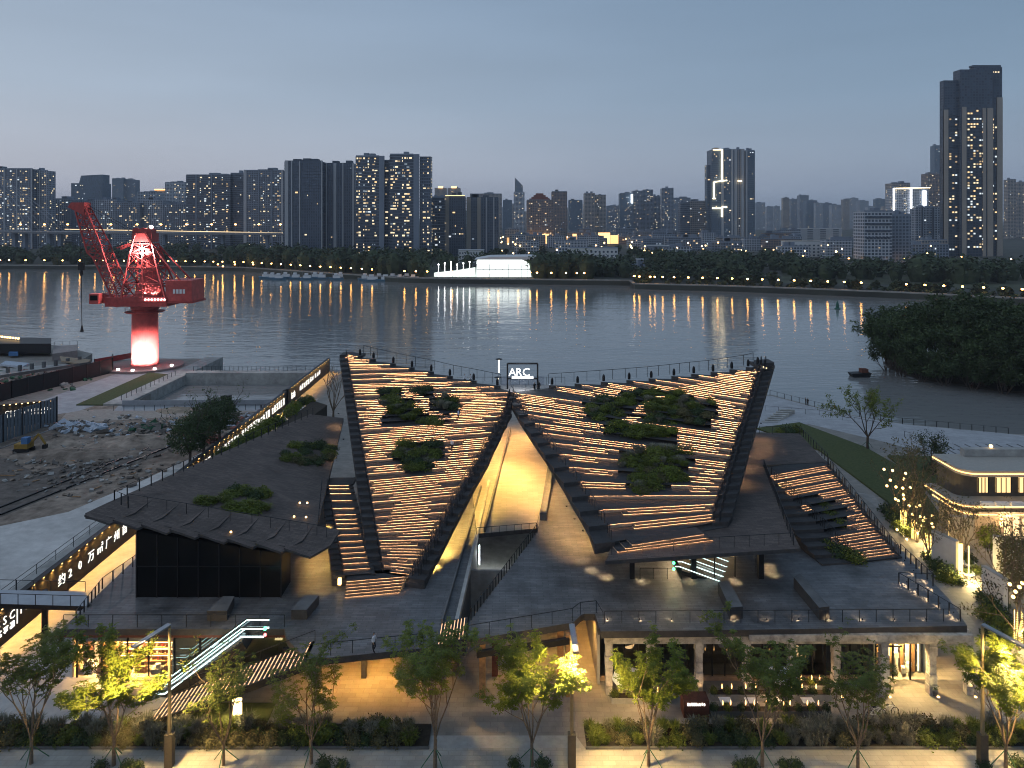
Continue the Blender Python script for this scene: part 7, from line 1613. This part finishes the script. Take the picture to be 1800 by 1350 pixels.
# cafe: planters with candle lamps, parasols, rust sign box
for k, (x0, x1, y) in enumerate(((1250, 1462, 1262), (1250, 1462, 1232), (1075, 1180, 1238), (1395, 1462, 1216))):
    a, b = P(x0, y, 0), P(x1, y, 0); t = thing('planter', ((a.x + b.x)/2, a.y, 0), ['long stone planter with candle lamps beside the plants strip', 'long stone planter with candle lamps in the cafe row nearer the glass', 'planter with candle lamps behind the bright street tree', 'short planter with candle lamps close to the glazing'][k], 'planter')
    m = MB(); m.bx(a.x, b.x, a.y, a.y + .7, 0, .5); m.build('trough', mt['conc'] if k else mt['concd'], t); m = MB(); m.bx(a.x + .06, b.x - .06, a.y + .06, a.y + .64, .502, .54); m.build('soil', mt['soil'], t)
    n = max(3, int((b.x - a.x) / 1.1))
    for j in range(n):
        x = lerp(a.x + .3, b.x - .3, j / (n - 1)); shrub(rr.choice(['dark', 'green']), (x, a.y + .35, .5), (.45, .38, .55), rr.uniform(0, 6), 'in a cafe planter', 'plants in the cafe planters')
    for j in range(n):
        x = lerp(a.x + .5, b.x - .5, (j + rr.uniform(.1, .6)) / n); q = Vector((x, a.y + .2, .95)); m = MB(); m.lathe(q, [(.03, 0), (.06, .12), (.045, .28), (.01, .42)], 6); m.build('candle_lamp', E('candle lamp', (1, .50, .15), 5) if 'candle lamp' not in bpy.data.materials else bpy.data.materials['candle lamp'], t); m = MB(); m.tube([(x, a.y + .2, .5), (x, a.y + .2, .96)], .015, 4); m.build('stalk', mt['dark'], t)
    lamp_light('POINT', 'candle_glow', ((a.x + b.x)/2, a.y - .2, 1.3), 110, WARM, t, .6)
p = P(1228, 1262, 0); t = thing('sign_box', p, 'rust brown sign box with white lettering at the cafe entrance', 'sign'); m = MB(); m.bx(p.x - 1.25, p.x + .9, p.y, p.y + 1.2, 0, 1.45); m.build('box', mt['rust'], t); m = MB()
for k in range(9): glyph(m, Vector((p.x - .95 + .17 * k, p.y - .02, 1.08)), Vector((1, 0, 0)), Vector((0, 0, 1)), .1, .16, rr)
m.build('letters', mt['textw'], t)
for x, y, s, lb in ((1108, 1235, 1.0, 'open white parasol behind the bright street tree'), (1372, 1228, .9, 'open white parasol among the cafe planters')):
    p = P(x, y, 0); t = thing('parasol', p, lb, 'parasol'); m = MB(); m.tube([(p.x, p.y, 0), (p.x, p.y, 2.6)], .04, 6); m.build('pole', mt['steel'], t); m = MB(); n = 8
    ring_ = [(p.x + 1.6*s*math.cos(2*math.pi*k/n), p.y + 1.6*s*math.sin(2*math.pi*k/n), 2.15) for k in range(n)]; m.add(ring_ + [(p.x, p.y, 2.75)] + [(q[0], q[1], 1.98) for q in ring_], [(k, (k+1) % n, n) for k in range(n)] + [(n+1+k, n+1+(k+1) % n, (k+1) % n, k) for k in range(n)]); m.build('canopy', mt['white'], t)
# cafe tables and chairs seen between the planters
for k, (x, y) in enumerate(((1275, 1245), (1320, 1246), (1365, 1245), (1420, 1246))):
    p = P(x, y, 0); t = thing('cafe_table', p, 'small pale cafe table between the planters', 'table', 'cafe tables'); m = MB(); m.bx(p.x - .5, p.x + .5, p.y - .35, p.y + .35, .7, .75); m.build('table_top', mt['white'], t)
    m = MB(); m.tube([(p.x, p.y, 0), (p.x, p.y, .7)], .05, 6); m.build('leg', mt['dark'], t)
# bicycle leaning near the end of the plants
def bike(p, label):
    t = thing('bicycle', p, label, 'bicycle'); rz = .12
    def w(x, z, y=0): return Vector((p.x + x, p.y + y + x * rz, z))
    for x in (-.52, .52):
        m = MB(); m.tube([w(x + .33 * math.cos(a * math.pi / 10), .35 + .33 * math.sin(a * math.pi / 10)) for a in range(21)], .03, 5, False); wh = m.build('wheel', mt['dark'], t); m = MB()
        for a in range(6): m.bar(w(x, .35), w(x + .32 * math.cos(a * math.pi / 3), .35 + .32 * math.sin(a * math.pi / 3)), .012)
        m.build('spokes', mt['steel'], wh)
    m = MB()
    for a, b in (((-.52, .35), (-.15, .85)), ((-.52, .35), (-.05, .32)), ((-.05, .32), (-.17, .9)), ((-.05, .32), (.38, .82)), ((-.15, .82), (.38, .84)), ((.38, .95), (.52, .35))): m.bar(w(*a), w(*b), .045)
    m.build('frame', mt['white'], t); m = MB(); m.bar(w(-.3, .95), w(-.05, .96), .14, .06); m.build('saddle', mt['dark'], t); m = MB(); m.bar(w(.36, .98, -.26), w(.36, .98, .26), .04); m.build('handlebar', mt['dark'], t)
bike(P(1563, 1258, 0), 'pale bicycle parked at the end of the cafe row'); bike(P(1540, 1262, 0), 'bicycle half hidden behind the thin street tree')
p = P(1643, 1222, 0); t = thing('potted_plant', p, 'spiky plant in a pot beside a lit column', 'plant'); m = MB(); m.lathe(p, [(.2, 0), (.26, .4)], 10); m.build('pot', mt['concd'], t); m = MB()
for k in range(26): a = k * 2.4; leaf_quad(m, p + Vector((0, 0, .4)), Vector((math.cos(a), math.sin(a), .9 + .5 * (k % 3))), Vector((0, 0, 1)), .6, .08)
m.build('blades', mt['leafB'], t)
# ================================================================== garden walls and villa in the east
def gwall(name, label, pts, h, w, mat):
    t = thing(name, pts[0], label, 'wall'); m = MB()
    for a, b in zip(pts[:-1], pts[1:]): m.bar(Vector(a) + Vector((0, 0, h/2)), Vector(b) + Vector((0, 0, h/2)), w, h)
    m.build('panel', mat, t); m = MB()
    for a, b in zip(pts[:-1], pts[1:]): m.bar(Vector(a) + Vector((0, 0, h + .05)), Vector(b) + Vector((0, 0, h + .05)), w + .08, .08)
    m.build('coping', mt['conc'], t); return t
w1 = gwall('garden_wall', 'white garden wall with a tall glowing slot at its end', [P(1640, 990, 0), P(1683, 1012, 0)], 4.0, .5, mt['wallw'])
a = P(1690, 1016, 0); m = MB(); m.bx(a.x - .35, a.x + .15, a.y - .06, a.y + .04, .1, 4.0); m.build('light_slot', E('wall slot light', (1, .62, .18), 4), w1); m = MB(); m.bx(a.x + .45, a.x + .56, a.y - .6, a.y - .5, .1, 4.0); m.build('light_slot', bpy.data.materials['wall slot light'], w1)
lamp_light('POINT', 'slot_glow', (a.x + .4, a.y - 1.3, 1.2), 1300, YEL, w1, .4)
gwall('garden_wall', 'warm lit garden wall behind the white one', [P(1668, 962, 0), P(1712, 964, 0)], 4.0, .4, M('warm render', (.50, .42, .32), .8, .1, 2))
w3 = gwall('relief_wall', 'white garden wall cut with a dark leaf relief', [P(1729, 1052, 0), P(1768, 1078, 0)], 3.6, .5, mt['wallw'])
A_, B_ = P(1729, 1052, 0), P(1768, 1078, 0); dv = (B_ - A_); nr = Vector((dv.y, -dv.x, 0)).normalized(); nr = -nr if nr.x > 0 else nr; m = MB()
for k in range(90):
    t = rr.random(); z = rr.uniform(.8, 3.3); 
    if abs(z - (3.0 - 1.8 * t)) > .9: continue
    c = A_ + dv * t + nr * .27 + Vector((0, 0, z)); leaf_quad(m, c, dv.normalized() * rr.uniform(-1, 1) + Vector((0, 0, rr.uniform(-.6, .8))), nr, .3, .14)
m.build('leaf_relief', mt['dark'], w3)
gwall('hedge_wall', 'tall white wall overgrown with dark climbing plants', [P(1745, 1010, 0), P(1830, 1030, 0)], 4.6, .5, mt['wallw'])
m = MB(); A_, B_ = P(1748, 1011, 0), P(1830, 1031, 0); dv = B_ - A_
for k in range(2600): c = A_ + dv * rr.random() + Vector((rr.uniform(-.1, .5), -.35 - rr.uniform(0, .5), rr.uniform(0, 5.0))); leaf_quad(m, c, rdir(rr), Vector((0, -1, .4)), .28, .16)
o = m.build('climbing_plant', mt['leafO'], None); tag(o, 'dark climbing plant covering the tall white garden wall', 'plant')
vl = thing('villa', P(1740, 945, 0), 'two-storey villa with curved eaves edged in golden light', 'building'); vy = P(1740, 945, 0).y
def rounded(x0, x1, y0, y1, z, rad_, n=6):
    pts = [Vector((x1, y1, z)), Vector((x0, y1, z))]
    for k in range(n + 1): a = math.pi + k * (math.pi / 2) / n; pts.append(Vector((x0 + rad_ + rad_ * math.cos(a), y0 + rad_ + rad_ * math.sin(a), z)))
    pts.append(Vector((x1, y0, z))); return pts
vx = lambda px, Y_: (px - 900) * Y_ / F
X0v, X1v = vx(1698, vy), vx(2000, vy)
m = MB(); m.prism(rounded(X0v, X1v, vy, vy + 6.0, 4.2, 1.2), 4.2); m.build('ground_storey', M('villa stone', (.34, .27, .20), .7, .15, 1.5), vl)
m = MB(); m.prism(rounded(X0v - .3, X1v, vy + 1.5, vy + 6.0, 8.2, 1.2), 3.6); m.build('upper_storey', M('villa dark stone', (.10, .085, .07), .6, .2, 1.5), vl)
for z, ov, th, nm in ((3.6, .8, .6, 'canopy'), (4.9, 1.9, .5, 'balcony'), (9.0, .8, .8, 'roof')):
    pts = rounded(X0v - ov, X1v, vy - ov * .75, vy + 6.2, z, 2.0); m = MB(); m.prism(pts, th); m.build(nm, M('villa ' + nm, (.36, .33, .29), .7, .1, 2), vl)
    edge = pts[1:]; m = MB()
    for a, b in zip(edge[:-1], edge[1:]): m.bar(a + Vector((0, -.06, -th * .5)), b + Vector((0, -.06, -th * .5)), .12, .12)
    m.build('eave_light', E('eave light', (1, .52, .16), 4) if 'eave light' not in bpy.data.materials else bpy.data.materials['eave light'], vl)
m = MB(); m.bx(X0v + 3, X1v, vy + 5, vy + 6, 9.02, 10.0); m.build('roof_parapet', mt['conc'], vl)
wv = M('villa room', (.55, .40, .24), .8, .3, 2.5)
for k, (p0, p1) in enumerate(((1719, 1736), (1750, 1776), (1790, 1815))):
    m = MB(); m.bx(vx(p0, vy + 1.5), vx(p1, vy + 1.5), vy + 1.40, vy + 1.49, 5.4, 7.4); o = m.build('window', E('villa window', (1, .66, .28), 1.5) if k == 0 else bpy.data.materials['villa window'], vl); m = MB()
    for j in range(4): x = lerp(vx(p0, vy + 1.5), vx(p1, vy + 1.5), j / 3); m.bx(x - .05, x + .05, vy + 1.33, vy + 1.395, 5.4, 7.4)
    m.build('window_frame', mt['dark'], o)
for k in range(4):
    m = MB(); x = vx(1765 + 16 * k, vy); m.bx(x, x + .75, vy - .09, vy - .01, .3, 2.9); m.build('window', E('villa lower window', (1, .68, .32), 1.8) if k == 0 else bpy.data.materials['villa lower window'], vl)
m = MB(); x = vx(1757, vy); m.bx(x, x + .3, vy - .2, vy - .02, 1.4, 2.6); m.build('wall_lamp', mt['bulb'], vl)
for k in range(3): m = MB(); x = vx(1724 + 26 * k, vy - 1.6); m.bx(x, x + 1.6, vy - 1.9, vy - 1.4, 4.9, 5.35); m.build('flower_box', mt['white'], vl)
lamp_light('POINT', 'villa_light', (X0v + 5, vy - 1.5, 2.9), 500, (1, .66, .3), vl, .5); lamp_light('POINT', 'villa_light', (X0v + 1, vy - 2.5, 3.0), 260, (1, .66, .3), vl, .5)
p = P(1772, 799, 6); m = MB(); m.ball((X0v + 7, vy + 5.5, 10.3), .25, 8); m.build('roof_lamp', mt['bulb'], vl)
for k, (x, y) in enumerate(((1700, 1012), (1704, 996))):
    p = P(x, y, 0); t = thing('planter_bowl', p, ['low white planter bowl beside the glowing wall slot', 'low white planter bowl before the warm lit wall'][k], 'planter'); m = MB(); m.lathe(p, [(.5, 0), (.85, .35), (.8, .42)], 16); m.build('bowl', mt['white'], t); m = MB(); m.ball(p + Vector((0, 0, .6)), .5, 8, .7); m.build('plant', mt['leafC'], t)
# riverside walk railings, inlaid benches on the promenade
o = railing_mesh([(61.5, 169.5, 0), (70.8, 153.8, 0), (80, 145.7, 0), (97, 139, 0)], step=2.0, h=1.2, w=.1).build('railing', mt['rail']); tag(o, 'dark railing with posts along the riverside walk', 'railing')
o = railing_mesh([P(1345, 722, 0), P(1440, 730, 0), P(1545, 752, 0)], step=2.5, h=1.1, w=.05).build('railing', mt['rail']); tag(o, 'thin handrail in the middle of the riverside walk', 'railing')
o = railing_mesh([P(1590, 768, 0), P(1640, 782, 0)], step=1.2, h=1.1, w=.06).build('railing', mt['rail']); tag(o, 'short railing beyond the lone riverside tree', 'railing')
for k in range(26):
    x = 1650 + 6.2 * k; y = 786 + 9 * ((k * 7) % 3); p = P(x, y, 0); m = MB(); m.bx(p.x - .12, p.x + .12, p.y - 1.6, p.y + 1.6, 0, .06); o = m.build('paving_inlay', mt['concd']); o['kind'] = 'structure'
for k, (x, y) in enumerate(((1362, 735), (1368, 737))): pass
m = MB()
for k in range(7): a = P(1340 + 5 * k, 742 - 2.4 * k, .15 * 0); m.bx(a.x, a.x + 3.2, a.y - .25, a.y + .25, 0, .14 + .14 * k)
o = m.build('river_steps', mt['conc']); tag(o, 'pale steps behind the east wing leading to the riverside walk', 'stairs')
# ================================================================== air
hz = MB(); hz.bx(-9100, 9100, -260, 9600, -14, 260); ho_ = hz.build('haze', [None] if False else mt['dark'], None, kind='stuff')
hm, nt, N, L = _new('haze air'); out = N('ShaderNodeOutputMaterial'); pv = N('ShaderNodeVolumePrincipled')
pv.inputs['Color'].default_value = (.86, .91, 1.0, 1); pv.inputs['Density'].default_value = HAZE; pv.inputs['Anisotropy'].default_value = .0
L(pv.outputs[0], out.inputs['Volume']); ho_.data.materials.clear(); ho_.data.materials.append(hm)
ho_['label'] = 'pale evening haze over the river and city'; ho_['category'] = 'haze'
